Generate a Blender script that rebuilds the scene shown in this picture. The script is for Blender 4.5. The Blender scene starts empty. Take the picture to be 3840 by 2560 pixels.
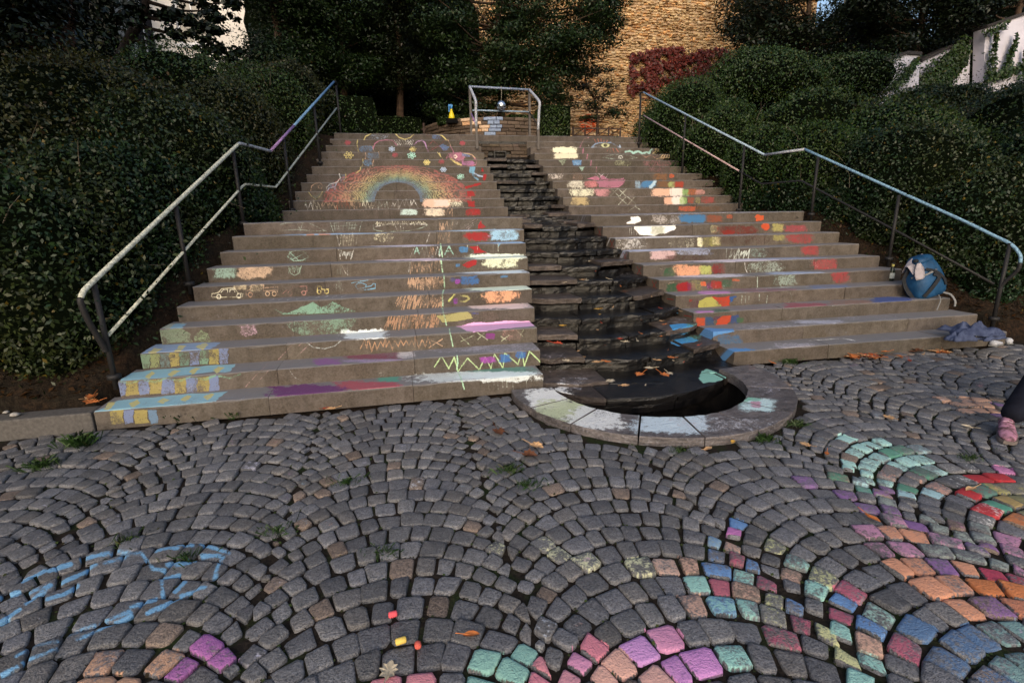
import bpy, math, random
import numpy as np
from mathutils import Vector, Matrix
random.seed(7); rng = np.random.default_rng(7)
SC = bpy.context.scene
COL = SC.collection

# ---------------------------------------------------------------- camera, world, sun, exposure
YAW, PITCH, ROLL, FPX = .2219, .2474, -.0192, 1912.7      # calibrated on the photo (pixels of the 3840 wide frame)
CAM = np.array([0., -4.3642, 1.5612])
cy_, sy_, cp_, sp_ = math.cos(YAW), math.sin(YAW), math.cos(PITCH), math.sin(PITCH)
FW = np.array([sy_ * cp_, cy_ * cp_, -sp_]); R0 = np.array([cy_, -sy_, 0.]); U0 = np.cross(R0, FW)
RT = math.cos(ROLL) * R0 + math.sin(ROLL) * U0; UP = -math.sin(ROLL) * R0 + math.cos(ROLL) * U0
cam_d = bpy.data.cameras.new('camera'); cam = bpy.data.objects.new('camera', cam_d); COL.objects.link(cam)
cam_d.sensor_width = 36; cam_d.lens = FPX / 3840 * 36; cam_d.clip_end = 400; cam_d.clip_start = .05
cam.matrix_world = Matrix([[RT[i], UP[i], -FW[i], CAM[i]] for i in range(3)] + [[0, 0, 0, 1]])
SC.camera = cam
W = bpy.data.worlds.new('World'); SC.world = W; W.use_nodes = True
nt = W.node_tree; bg = nt.nodes['Background']
sky = nt.nodes.new('ShaderNodeTexSky'); sky.sky_type = 'NISHITA'; sky.sun_disc = False
SUN_EL, SUN_ROT = math.radians(24), math.radians(197)
sky.sun_elevation = SUN_EL; sky.sun_rotation = SUN_ROT; sky.air_density = 1.0; sky.dust_density = 3.0; sky.ozone_density = 1.0
nt.links.new(sky.outputs[0], bg.inputs[0]); bg.inputs[1].default_value = .125
sd = bpy.data.lights.new('sun', 'SUN'); sd.energy = .5; sd.angle = math.radians(75); sd.color = (1, .92, .82)
sun = bpy.data.objects.new('sun', sd); COL.objects.link(sun)
sdir = Vector((math.sin(SUN_ROT) * math.cos(SUN_EL), math.cos(SUN_ROT) * math.cos(SUN_EL), math.sin(SUN_EL)))
sun.rotation_euler = sdir.to_track_quat('Z', 'Y').to_euler()
SC.view_settings.view_transform = 'Standard'; SC.view_settings.look = 'None'; SC.view_settings.gamma = 1
SC.view_settings.use_curve_mapping = False; SC.view_settings.exposure = 0.82
SC.cycles.use_denoising = True
SC.cycles.max_bounces = 6; SC.cycles.diffuse_bounces = 3; SC.cycles.glossy_bounces = 2; SC.cycles.transparent_max_bounces = 4

# ---------------------------------------------------------------- where a photo pixel lies in the place
def ray(x, y): return FW + RT * ((x - 1920) / FPX) - UP * ((y - 1280) / FPX)
def PZ(x, y, z=0.):
    d = ray(x, y); return CAM + d * ((z - CAM[2]) / d[2])
def PY(x, y, Y):
    d = ray(x, y); return CAM + d * ((Y - CAM[1]) / d[1])
def PS(x, y, a, b):                       # plane X = a + b*Y
    d = ray(x, y); s = (a - CAM[0] + b * CAM[1]) / (d[0] - b * d[1]); return CAM + d * s
def project(P):
    D = P - CAM; z = D @ FW
    return 1920 + FPX * (D @ RT) / z, 1280 - FPX * (D @ UP) / z, z
def lin(c):
    c = np.array(c, float) / 255.; return np.where(c <= .04045, c / 12.92, ((c + .055) / 1.055) ** 2.4)

# ---------------------------------------------------------------- objects
def link(o, parent=None):
    COL.objects.link(o)
    if parent is not None: o.parent = parent
    return o
def tag(o, label=None, cat=None, group=None, kind=None):
    if label: o['label'] = label
    if cat: o['category'] = cat
    if group: o['group'] = group
    if kind: o['kind'] = kind
    return o
def empty(name, loc=(0, 0, 0), rz=0.):
    o = bpy.data.objects.new(name, None); o.location = loc; o.rotation_euler = (0, 0, rz); o.empty_display_size = .2
    return link(o)
def mesh(name, V, Fc, mat, parent=None, smooth=False, uv=None, tint=None):
    me = bpy.data.meshes.new(name)
    V = np.asarray(V, np.float32).reshape(-1, 3)
    if isinstance(Fc, np.ndarray) and Fc.ndim == 2:
        n, k = Fc.shape
        me.vertices.add(len(V)); me.vertices.foreach_set('co', V.ravel())
        me.loops.add(n * k); me.loops.foreach_set('vertex_index', Fc.astype(np.int32).ravel())
        me.polygons.add(n); me.polygons.foreach_set('loop_start', np.arange(n, dtype=np.int32) * k)
        me.update(calc_edges=True)
    else:
        me.from_pydata([tuple(map(float, v)) for v in V], [], Fc)
    if smooth: me.polygons.foreach_set('use_smooth', np.ones(len(me.polygons), bool))
    if uv is not None:
        l = me.uv_layers.new(name='UVMap'); li = np.zeros(len(me.loops), np.int32); me.loops.foreach_get('vertex_index', li)
        l.data.foreach_set('uv', np.asarray(uv, np.float32)[li].ravel())
    if tint is not None:
        a = me.color_attributes.new('tint', 'FLOAT_COLOR', 'POINT')
        t = np.ones((len(V), 4), np.float32); t[:, :3] = tint; a.data.foreach_set('color', t.ravel())
    if mat: me.materials.append(mat)
    me.validate(); me.update()
    return link(bpy.data.objects.new(name, me), parent)
class MB:                                 # collects shapes of ONE object
    def __init__(s): s.V = []; s.F = []
    def add(s, V, F):
        o = len(s.V); s.V += [tuple(map(float, v)) for v in V]; s.F += [tuple(i + o for i in f) for f in F]
    def box(s, x0, x1, y0, y1, z0, z1, b=0.):
        V = [(x, y, z) for z in (z0, z1) for x, y in ((x0, y0), (x1, y0), (x1, y1), (x0, y1))]
        s.add(V, [(3, 2, 1, 0), (4, 5, 6, 7), (0, 1, 5, 4), (1, 2, 6, 5), (2, 3, 7, 6), (3, 0, 4, 7)])
    def tube(s, pts, r, n=8, cap=True):
        pts = [np.array(p, float) for p in pts]; rr = r if hasattr(r, '__len__') else [r] * len(pts)
        V = []; ref = None
        for i, p in enumerate(pts):
            t = pts[min(i + 1, len(pts) - 1)] - pts[max(i - 1, 0)]; t = t / (np.linalg.norm(t) + 1e-9)
            if ref is None: ref = np.array([0, 0, 1.]) if abs(t[2]) < .9 else np.array([1., 0, 0])
            a = np.cross(t, ref); a /= np.linalg.norm(a) + 1e-9; b = np.cross(a, t); ref = b
            for k in range(n):
                w = 2 * math.pi * k / n; V.append(p + (a * math.cos(w) + b * math.sin(w)) * rr[i])
        F = [(i * n + k, i * n + (k + 1) % n, (i + 1) * n + (k + 1) % n, (i + 1) * n + k) for i in range(len(pts) - 1) for k in range(n)]
        if cap: F += [tuple(range(n))[::-1], tuple((len(pts) - 1) * n + k for k in range(n))]
        s.add(V, F)
    def lathe(s, c, prof, n=16):
        V = [(c[0] + r * math.cos(2 * math.pi * k / n), c[1] + r * math.sin(2 * math.pi * k / n), c[2] + z) for r, z in prof for k in range(n)]
        F = [(i * n + k, i * n + (k + 1) % n, (i + 1) * n + (k + 1) % n, (i + 1) * n + k) for i in range(len(prof) - 1) for k in range(n)]
        F += [tuple(range(n))[::-1], tuple((len(prof) - 1) * n + k for k in range(n))]
        s.add(V, F)
    def build(s, name, mat, parent=None, smooth=False): return mesh(name, s.V, s.F, mat, parent, smooth)
def smooth_path(pts, n=4):                # Catmull-Rom
    P = [np.array(p, float) for p in pts]; P = [2 * P[0] - P[1]] + P + [2 * P[-1] - P[-2]]; out = []
    for i in range(1, len(P) - 2):
        for k in range(n):
            t = k / n; a, b, c, d = P[i - 1:i + 3]
            out.append(.5 * (2 * b + (c - a) * t + (2 * a - 5 * b + 4 * c - d) * t * t + (3 * b - a - 3 * c + d) * t ** 3))
    return out + [P[-2]]

# ---------------------------------------------------------------- materials
class Mt:
    def __init__(s, name, rough=.8, spec=.3):
        s.m = bpy.data.materials.new(name); s.m.use_nodes = True; s.t = s.m.node_tree; s.b = s.t.nodes['Principled BSDF']
        s.b.inputs['Roughness'].default_value = rough; s.b.inputs['Specular IOR Level'].default_value = spec
    def n(s, ty, **kw):
        x = s.t.nodes.new(ty)
        for k, v in kw.items(): setattr(x, k, v)
        return x
    def l(s, a, b): s.t.links.new(a, b)
    def set(s, sock, v):
        if hasattr(v, 'links'): s.l(v, sock)
        else: sock.default_value = v
    def co(s, kind='Object'): return s.n('ShaderNodeTexCoord').outputs[kind]
    def pos(s): return s.n('ShaderNodeNewGeometry').outputs['Position']
    def noise(s, v, scale, det=4, rough=.6, dist=0.):
        x = s.n('ShaderNodeTexNoise'); s.l(v, x.inputs['Vector']); x.inputs['Scale'].default_value = scale
        x.inputs['Detail'].default_value = det; x.inputs['Roughness'].default_value = rough; x.inputs['Distortion'].default_value = dist
        return x.outputs[0]
    def ramp(s, v, a, b, ca=0., cb=1.):
        x = s.n('ShaderNodeMapRange'); x.clamp = True; s.l(v, x.inputs[0])
        for i, q in enumerate((a, b, ca, cb)): s.set(x.inputs[i + 1], q)
        return x.outputs[0]
    def math(s, op, a, b=0.):
        x = s.n('ShaderNodeMath', operation=op); s.set(x.inputs[0], a); s.set(x.inputs[1], b); return x.outputs[0]
    def mix(s, f, a, b, mode='MIX'):
        x = s.n('ShaderNodeMix', data_type='RGBA', blend_type=mode)
        s.set(x.inputs[0], f)
        for i, c in ((6, a), (7, b)):
            if hasattr(c, 'links'): s.l(c, x.inputs[i])
            else: x.inputs[i].default_value = (c[0], c[1], c[2], 1)
        return x.outputs[2]
    def attr(s, name='tint'): return s.n('ShaderNodeAttribute', attribute_name=name).outputs['Color']
    def bump(s, h, strength=.3, dist=.01):
        x = s.n('ShaderNodeBump'); x.inputs['Strength'].default_value = strength; x.inputs['Distance'].default_value = dist
        s.l(h, x.inputs['Height']); s.l(x.outputs[0], s.b.inputs['Normal'])
    def color(s, c): s.set(s.b.inputs['Base Color'], c if hasattr(c, 'links') else (*c, 1))
def plain(name, c, rough=.7, spec=.3, var=.25, scale=30., metal=0.):
    m = Mt(name, rough, spec); v = m.noise(m.co(), scale, 5)
    m.color(m.mix(m.ramp(v, .3, .7), [x * (1 - var) for x in c], [x * (1 + var) for x in c])); m.b.inputs['Metallic'].default_value = metal
    m.bump(v, .15, .004)
    return m.m
def make_image(name, rgba, sat=.68):
    h, w = rgba.shape[:2]
    l_ = rgba[..., :3] @ np.array([.3, .6, .1], np.float32); rgba[..., :3] = rgba[..., :3] * sat + l_[..., None] * (.98 - sat)
    im = bpy.data.images.new(name, w, h, alpha=True); im.alpha_mode = 'CHANNEL_PACKED'
    im.pixels.foreach_set(np.ascontiguousarray(rgba, np.float32).ravel()); im.update(); im.pack()
    return im
def chalked(name, image, base_fn, rough=.85, flat=False):
    m = Mt(name, rough, .3)
    base, wet = base_fn(m)
    t = m.n('ShaderNodeTexImage', image=image, interpolation='Linear', extension='CLIP'); uv = m.n('ShaderNodeUVMap'); m.l(uv.outputs[0], t.inputs[0])
    g = m.noise(m.pos(), 75, 4, .75); mi = m.ramp(t.outputs['Alpha'], 0., 1., .50, .30)
    a = m.math('MULTIPLY', m.math('MINIMUM', m.math('MULTIPLY', t.outputs['Alpha'], 1.12), 1.), m.ramp(g, mi, m.math('ADD', mi, .10), .30, 1.))
    if flat:
        sx = m.n('ShaderNodeSeparateXYZ'); m.l(m.n('ShaderNodeNewGeometry').outputs['Normal'], sx.inputs[0]); a = m.math('MULTIPLY', a, m.ramp(sx.outputs[2], .45, .6))
    m.color(m.mix(a, base, t.outputs['Color']))
    r = m.n('ShaderNodeMix'); m.l(a, r.inputs[0]); m.set(r.inputs[2], wet); r.inputs[3].default_value = .95
    m.l(r.outputs[0], m.b.inputs['Roughness'])
    return m

def leaf_mat(name, dark, light, odd, rough=.45):
    m = Mt(name, rough, .35)
    t = m.n('ShaderNodeSeparateColor'); m.l(m.attr(), t.inputs[0])
    c = m.mix(t.outputs[0], dark, light); c = m.mix(m.math('GREATER_THAN', t.outputs[1], .975), c, odd)
    big = m.noise(m.pos(), .9, 2)
    c = m.mix(m.ramp(big, .42, .75, 0., .7), c, m.mix(.35, c, odd, 'MIX')) if odd else c
    c = m.mix(1., c, (.46, .54, .42), 'MULTIPLY')
    m.color(c); return m.m

# ================================================================ chalk drawings (pigment maps of the stair stone and of the paving)
RISE, TR, LAND = .15, .2861, 1.4593
def stepY(n, left, X):                   # front face of step n
    y = (n - 1) * TR + (LAND - TR if n > 10 else 0)
    if n <= 10: y = y + ((-.0187 * X - .1397) if left else (-.0395 * X + .1397))
    return y
def ends(n, left):
    y0 = (n - 1) * TR + (LAND - TR if n > 10 else 0)
    if left: return ((-2.321 + .228 * y0, 1.231 + .183 * y0) if n <= 10 else (-2.415 + .208 * y0, 1.887 - .004 * y0))
    return ((3.306 - .216 * y0, 6.721 - .217 * y0) if n <= 10 else (2.977 - .016 * y0, 7.277 - .226 * y0))
MM = .004
XR = {True: (-2.45, 2.0), False: (1.9, 7.0)}
TILE_H = {}                               # rows of every step in the map
def rows_of(n): return int(round((RISE + (LAND if n == 10 else TR) + .05) / MM))
BASE = {}; acc = 2
for n in range(1, 22): BASE[n] = acc; acc += rows_of(n) + 2
IMG_H = acc
def smooth_noise(h, w, s):
    a = rng.random((h // s + 2, w // s + 2)); y = np.arange(h) / s; x = np.arange(w) / s
    yi, xi = y.astype(int), x.astype(int); fy, fx = (y - yi)[:, None], (x - xi)[None]
    return (a[yi][:, xi] * (1 - fy) * (1 - fx) + a[yi][:, xi + 1] * (1 - fy) * fx + a[yi + 1][:, xi] * fy * (1 - fx) + a[yi + 1][:, xi + 1] * fy * fx)
class Tile:
    def __init__(s, P, part, z=0.):
        s.part = part; s.px, s.py, _ = project(P); h, w = s.px.shape; s.C = np.zeros((h, w, 3)); s.A = np.zeros((h, w))
        s.bb = (s.px.min(), s.px.max(), s.py.min(), s.py.max()); s.P = P
        s.g = .34 * rng.random((h, w)) + .33 * smooth_noise(h, w, 2) + .33 * smooth_noise(h, w, 5); s.soft = smooth_noise(h, w, 22); s.mid = smooth_noise(h, w, 7)
tiles = []
def stair_tiles(left):
    out = {}
    X = np.arange(XR[left][0], XR[left][1], MM)
    for n in range(1, 22):
        r = rows_of(n); k = int(round(RISE / MM)); zz = np.minimum(np.arange(r) * MM, RISE); yy = np.maximum(np.arange(r) * MM - RISE, 0)
        P = np.zeros((r, len(X), 3)); P[..., 0] = X[None]; P[..., 1] = stepY(n, left, X)[None] + yy[:, None] if n <= 10 else stepY(n, left, X) + yy[:, None]
        P[..., 2] = (n - 1) * RISE + zz[:, None]
        a = Tile(P[:k], 'r'); b = Tile(P[k:], 't' if n <= 10 else 'x'); a.n = b.n = n; a.left = b.left = left
        out[n] = (a, b); tiles.extend((a, b))
    return out
ST = {True: stair_tiles(True), False: stair_tiles(False)}
GX0, GX1, GY0, GY1, GM = -3.3, 5.6, -3.7, 2.6, .005
def plane_tile(z, part):
    X, Y = np.meshgrid(np.arange(GX0, GX1, GM), np.arange(GY0, GY1, GM)); return Tile(np.stack([X, Y, X * 0 + z], -1), part)

def over(t, sl, a, col, grain):
    """lay chalk of coverage a over the tile; grain 0 = solid rub, 1 = loose scribble"""
    g = t.g[sl]; big = .55 + .9 * t.soft[sl] * (1 - .3 * grain) if grain > .15 else 1.
    loose = np.clip((a * big * 1.0 - g) * 6 + .35, 0, 1) * .8 + .10 * a
    solid = np.clip(a * (1.15 - .35 * g) + (a - .5) * .3, 0, 1)
    k = np.clip(grain * 1.1 + .1, 0, 1); al = np.clip(solid * (1 - k) + loose * k, 0, 1) * np.minimum(1, a * 4)
    A = t.A[sl]; C = t.C[sl]; nA = al + A * (1 - al)
    t.C[sl] = np.where(nA[..., None] > 1e-5, (np.asarray(col) / 255. * al[..., None] + C * (A * (1 - al))[..., None]) / np.maximum(nA, 1e-5)[..., None], C)
    t.A[sl] = nA
def sub(t, x0, x1, y0, y1):
    if t.bb[0] > x1 or t.bb[1] < x0 or t.bb[2] > y1 or t.bb[3] < y0: return None
    m = (t.px >= x0) & (t.px <= x1) & (t.py >= y0) & (t.py <= y1)
    r = np.flatnonzero(m.any(1)); c = np.flatnonzero(m.any(0))
    if len(r) == 0 or len(c) == 0: return None
    return (slice(r[0], r[-1] + 1), slice(c[0], c[-1] + 1))
class View:                               # coordinates read off an enlarged crop
    def __init__(s, ox, oy, k): s.o = (ox, oy, k)
    def __call__(s, pts): return [(s.o[0] + x * s.o[2], s.o[1] + y * s.o[2]) for x, y in pts]
TARGETS = tiles
def stroke(v, pts, w, col, dens=.75, parts='r', grain=.6):
    P = np.array(v(pts) if v else pts, float); w = w / 2. * (.92 if w < 7 else 1.1); dens = min(1, dens * (.9 if w < 3.3 else 1.02))
    x0, y0 = P.min(0) - w * 2; x1, y1 = P.max(0) + w * 2
    for t in TARGETS:
        if t.part not in parts: continue
        sl = sub(t, x0, x1, y0, y1)
        if sl is None: continue
        X, Y = t.px[sl], t.py[sl]; d = np.full(X.shape, 1e9)
        for (ax, ay), (bx, by) in zip(P[:-1], P[1:]):
            L = max((bx - ax) ** 2 + (by - ay) ** 2, 1e-6); u = np.clip(((X - ax) * (bx - ax) + (Y - ay) * (by - ay)) / L, 0, 1)
            d = np.minimum(d, np.hypot(X - ax - u * (bx - ax), Y - ay - u * (by - ay)))
        d = d * (.75 + .6 * t.mid[sl]); a = np.clip(1.5 - d / w, 0, 1) * dens * (.7 + .5 * t.soft[sl])
        over(t, sl, np.clip(a, 0, 1), col, grain)
def patch(v, x0, y0, x1, y1, col, dens=.8, parts='r', grain=.35, soft=.35, sq=4.5, wob=.75):
    (x0, y0), (x1, y1) = v([(x0, y0), (x1, y1)]) if v else ((x0, y0), (x1, y1))
    if 't' in parts and dens > .4: dens = min(1., dens * 1.25)
    elif parts == 'r' and grain >= .3: dens *= .84
    cx, cy, rx, ry = (x0 + x1) / 2, (y0 + y1) / 2, abs(x1 - x0) / 2 * 1.06, abs(y1 - y0) / 2 * 1.12
    for t in TARGETS:
        if t.part not in parts: continue
        sl = sub(t, x0 - rx * .2, x1 + rx * .2, y0 - ry * .2, y1 + ry * .2)
        if sl is None: continue
        d = (np.abs((t.px[sl] - cx) / rx) ** sq + np.abs((t.py[sl] - cy) / ry) ** sq) ** (1 / sq)
        d = d + wob * (.45 * (t.soft[sl] - .5) + .45 * (t.mid[sl] - .5) + .35 * (t.g[sl] - .5))
        over(t, sl, np.clip((1 - d) / soft + .3, 0, 1) * dens, col, grain)
def poly(v, pts, col, dens=.8, parts='r', grain=.3):
    P = np.array(v(pts) if v else pts, float); x0, y0 = P.min(0) - 6; x1, y1 = P.max(0) + 6
    for t in TARGETS:
        if t.part not in parts: continue
        sl = sub(t, x0, x1, y0, y1)
        if sl is None: continue
        X, Y = t.px[sl] + (t.mid[sl] - .5) * 9, t.py[sl] + (t.soft[sl] - .5) * 7; ins = np.zeros(X.shape, bool)
        for (ax, ay), (bx, by) in zip(P, np.roll(P, -1, 0)):
            c = (ay > Y) != (by > Y)
            ins ^= c & (X < (bx - ax) * (Y - ay) / ((by - ay) or 1e-9) + ax)
        over(t, sl, ins * np.minimum(1, dens * 1.15) * (.85 + .25 * t.soft[sl]), col, grain)
def zig(v, x0, x1, y0, y1, n, w, cols, dens=.6, parts='r', slant=0., y0b=None, y1b=None):
    y0b = y0 if y0b is None else y0b; y1b = y1 if y1b is None else y1b
    pts = []; R = random.Random(int(x0 * 7 + y0))
    for i in range(n + 1):
        u = i / n; a = y0 + (y0b - y0) * u; b = y1 + (y1b - y1) * u
        y = (a if i % 2 else b) + R.uniform(-.3, .3) * (b - a)
        pts.append((x0 + (x1 - x0) * u + (slant if i % 2 else 0) + R.uniform(-.7, .7) * (x1 - x0) / n, y))
    if not isinstance(cols, list): cols = [cols]
    k = max(1, len(pts) // len(cols))
    for i, c in enumerate(cols): stroke(v, pts[i * k: (i + 1) * k + 1 if i < len(cols) - 1 else None], w, c, dens, parts)
def flower(v, x, y, r, col, w=3.4, parts='r', pet=6):
    R = random.Random(int(x + y)); a0 = R.uniform(0, 1)
    for k in range(pet):
        a = a0 + 2 * math.pi * k / pet; ux, uy = math.cos(a), math.sin(a) * .78; vx, vy = -math.sin(a), math.cos(a) * .78
        stroke(v, [(x + r * (l * ux + m * vx), y + r * (l * uy + m * vy)) for l, m in ((.1, 0), (.55, .26), (.95, .14), (.95, -.14), (.55, -.26), (.1, 0))], w, col, .9, parts, .25)
def lines(v, segs, w, col, dens=.7, parts='r'):
    for s in segs: stroke(v, s, w, col, dens, parts)

A = View(0, 0, .5484); D = View(0, 850, .5484); E = View(1280, 850, .5484); G = View(2560, 850, .5484)
H = View(0, 1700, .5484); I = View(1280, 1700, .5484); J = View(2560, 1700, .5484)
K = View(1050, 480, .4252); L = View(1950, 480, .4252); M = View(1880, 950, .38265); Z3 = View(2000, 1500, .42517)
WHITE = (240, 238, 232); CREAM = (244, 238, 205); YEL = (226, 204, 110); OLIVE = (168, 160, 88); BLUE = (62, 135, 205); SKY = (110, 180, 225); PALEB = (165, 190, 225)
RED = (190, 34, 38); PINKR = (190, 70, 84); SALM = (232, 150, 118); PEACH = (242, 190, 160); ORG = (232, 86, 36); BROWN = (158, 92, 46); MINT = (160, 228, 208); TEAL = (84, 152, 132)
LILAC = (206, 150, 214); PURP = (140, 60, 150); PINK = (204, 112, 150); GREEN = (72, 118, 74); LIME = (168, 200, 108); GRAYG = (160, 178, 165); TAN = (205, 158, 122)

# --- upper left flight
def rainbow():
    cx, cy = K([(1035, 645)])[0]; k = .4252
    ox, oy, ix, iy = 655 * k, 318 * k, 200 * k, 165 * k
    cols = [(168, 84, 82), (192, 122, 102), (190, 160, 108), (178, 170, 112), (140, 166, 134), (118, 154, 156), (104, 138, 174)]
    for t in tiles:
        if t.part != 'r' or not t.left or t.n < 12 or t.n > 18: continue
        X, Y = t.px - cx, t.py - cy
        # u: 0 at the inner arc, 1 at the outer one
        ri = np.hypot(X / ix, Y / iy); ro = np.hypot(X / ox, Y / oy); u = (ri - 1) / np.maximum((ri - 1) + (1 - ro), 1e-6)
        ins = (ri > 1) & (ro < 1) & (Y < 4)
        th = np.arctan2(-Y / oy, X / ox); fib = .5 + .5 * np.sin(u * 95 + 6 * np.sin(th * 9) + t.mid * 7 + th * 22)
        col = np.zeros(X.shape + (3,))
        uu = np.clip((1 - u) * 7 + (t.mid - .5) * 1.1, 0, 6.99)
        ci = np.array(cols, float); i0 = np.minimum(uu.astype(int), 6); f = uu - i0; col = ci[i0] * (1 - f[..., None]) + ci[np.minimum(i0 + 1, 6)] * f[..., None]
        over(t, (slice(None), slice(None)), ins * (.36 + .52 * fib) * (.85 + .3 * t.soft), col, .6)
rainbow()
def tube_fill(pts, w, col, d=.6): stroke(K, pts, w, col, d)
stroke(K, [(740, 104), (755, 75), (800, 53)], 5, YEL); stroke(K, [(684, 104), (678, 140), (692, 208)], 5, YEL); patch(K, 765, 56, 960, 100, PALEB, .45, grain=.7); patch(K, 690, 108, 815, 155, GRAYG, .25, grain=.9)
patch(K, 700, 160, 822, 208, (90, 140, 200), .7, grain=.6); stroke(K, [(820, 158), (818, 180), (830, 208)], 5, TAN); stroke(K, [(752, 214), (755, 245), (750, 270)], 4, TAN); stroke(K, [(868, 212), (876, 240), (872, 270)], 5, TAN)
patch(K, 765, 218, 868, 270, (90, 145, 200), .7, grain=.6); stroke(K, [(728, 275), (733, 305), (722, 335)], 5, YEL); stroke(K, [(826, 276), (816, 315), (818, 334)], 5, TAN); patch(K, 735, 280, 812, 334, (96, 150, 205), .7, grain=.6)
stroke(K, [(712, 342), (706, 375), (668, 400)], 5, YEL); stroke(K, [(796, 342), (780, 380), (755, 400)], 5, TAN); zig(K, 715, 785, 345, 398, 6, 4, GRAYG, .5)
stroke(K, [(522, 405), (532, 440), (508, 472)], 5, WHITE); stroke(K, [(578, 405), (580, 440), (560, 470)], 5, YEL); zig(K, 528, 575, 408, 468, 6, 5, (130, 160, 190), .6)
stroke(K, [(505, 478), (440, 495), (410, 520), (405, 550)], 5, WHITE); stroke(K, [(500, 482), (485, 515), (430, 530), (418, 552)], 5, PALEB); zig(K, 425, 495, 490, 530, 8, 5, (120, 150, 200), .6)
stroke(K, [(270, 550), (276, 512), (312, 486), (352, 484), (374, 506), (364, 534), (338, 528), (334, 512), (350, 505)], 5, TAN); stroke(K, [(250, 565), (280, 605), (318, 628), (355, 602), (372, 562)], 5, YEL); stroke(K, [(290, 600), (320, 615), (350, 585)], 8, TEAL, .5)
stroke(K, [(1018, 53), (1050, 85), (1100, 103), (1150, 86), (1180, 53)], 5, YEL); stroke(K, [(820, 182), (836, 140), (872, 114), (930, 106), (990, 110), (1028, 152)], 5, PINK)
for i in range(7): stroke(K, [(1010 + 24 * i, 112), (1018 + 24 * i, 130), (1032 + 24 * i, 118), (1026 + 24 * i, 106)], 3, WHITE, .6); stroke(K, [(1030 + 20 * i, 134), (1040 + 20 * i, 152), (1052 + 20 * i, 134)], 3, WHITE, .6)
stroke(K, [(1180, 150), (1212, 120), (1250, 110), (1276, 130), (1290, 170), (1306, 206)], 6, LILAC); stroke(K, [(1378, 56), (1430, 70), (1466, 106)], 5, YEL); stroke(K, [(1480, 106), (1498, 140), (1502, 156)], 5, TAN); stroke(K, [(1504, 164), (1520, 190), (1528, 210)], 6, PINK)
patch(K, 1340, 60, 1412, 98, (86, 130, 200), .6, grain=.6); poly(K, [(1400, 160), (1440, 134), (1492, 172), (1448, 202)], (86, 130, 200), .6)
lines(K, [[(1300, 165), (1350, 112), (1400, 160), (1450, 112)], [(1320, 205), (1400, 160), (1470, 205)], [(1340, 110), (1390, 150), (1300, 200)], [(1290, 60), (1330, 90), (1320, 60)]], 3, PINKR, .5)
stroke(K, [(1466, 270), (1482, 235), (1522, 222), (1600, 216), (1660, 222), (1700, 246), (1734, 290), (1728, 322), (1688, 336), (1600, 330), (1562, 302), (1520, 276)], 6, PINK); poly(K, [(1480, 262), (1500, 232), (1600, 222), (1640, 260), (1610, 300), (1560, 290), (1530, 268)], PINK, .55)
poly(K, [(1600, 285), (1700, 290), (1728, 312), (1690, 330), (1610, 322)], (190, 110, 170), .7); poly(K, [(1600, 225), (1660, 232), (1680, 260), (1610, 255)], (120, 140, 200), .5); stroke(K, [(1528, 250), (1545, 240), (1560, 256), (1546, 268), (1530, 256)], 5, CREAM); stroke(K, [(1508, 272), (1540, 302), (1594, 326)], 8, YEL)
stroke(K, [(1615, 222), (1690, 236), (1718, 262)], 4, YEL); poly(K, [(1668, 340), (1716, 340), (1712, 400), (1674, 396)], SKY, .65); stroke(K, [(1702, 402), (1716, 436), (1744, 456)], 8, SKY); stroke(K, [(1716, 402), (1745, 420), (1782, 430)], 7, PALEB)
lines(K, [[(1388, 215), (1430, 270)], [(1406, 218), (1414, 255)]], 4, YEL)
for x, y, r, c in [(605, 240, 42, YEL), (985, 187, 28, PALEB), (1172, 187, 30, YEL), (1015, 238, 26, PINKR), (1160, 243, 38, MINT), (1293, 305, 30, YEL), (1423, 298, 26, PINKR), (1440, 368, 28, PALEB), (1593, 430, 32, MINT), (597, 130, 27, PINKR), (1608, 135, 25, PINKR)]: flower(K, x, y, r, c)
poly(K, [(1786, 348), (1804, 384), (1770, 386)], RED, 1.); stroke(K, [(1800, 452), (1808, 418)], 12, RED, .8); stroke(K, [(1640, 524), (1700, 510), (1764, 492)], 10, RED, .95); patch(K, 1648, 556, 1726, 606, RED, .85); patch(K, 1648, 640, 1722, 696, RED, .9); patch(K, 1640, 712, 1762, 768, RED, .9); stroke(K, [(1780, 712), (1750, 750)], 5, PINKR, .5)
zig(K, 215, 520, 650, 706, 18, 4, [WHITE, CREAM, TAN, TAN], .55); zig(K, 500, 720, 655, 706, 20, 4, [ORG, TAN], .5); zig(K, 720, 960, 645, 706, 14, 4, [CREAM, GRAYG], .55); zig(K, 980, 1210, 640, 700, 12, 4, WHITE, .55)
patch(K, 1262, 626, 1510, 694, PEACH, .95, grain=.12); patch(K, 1360, 632, 1490, 688, (232, 214, 204), .9); patch(K, 1480, 622, 1620, 694, CREAM, .55, grain=.9); patch(K, 1060, 714, 1216, 768, (196, 228, 222), .95); patch(K, 1272, 710, 1440, 774, (240, 218, 190), .95); zig(K, 1440, 1522, 714, 768, 6, 4, TAN, .6)
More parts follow.
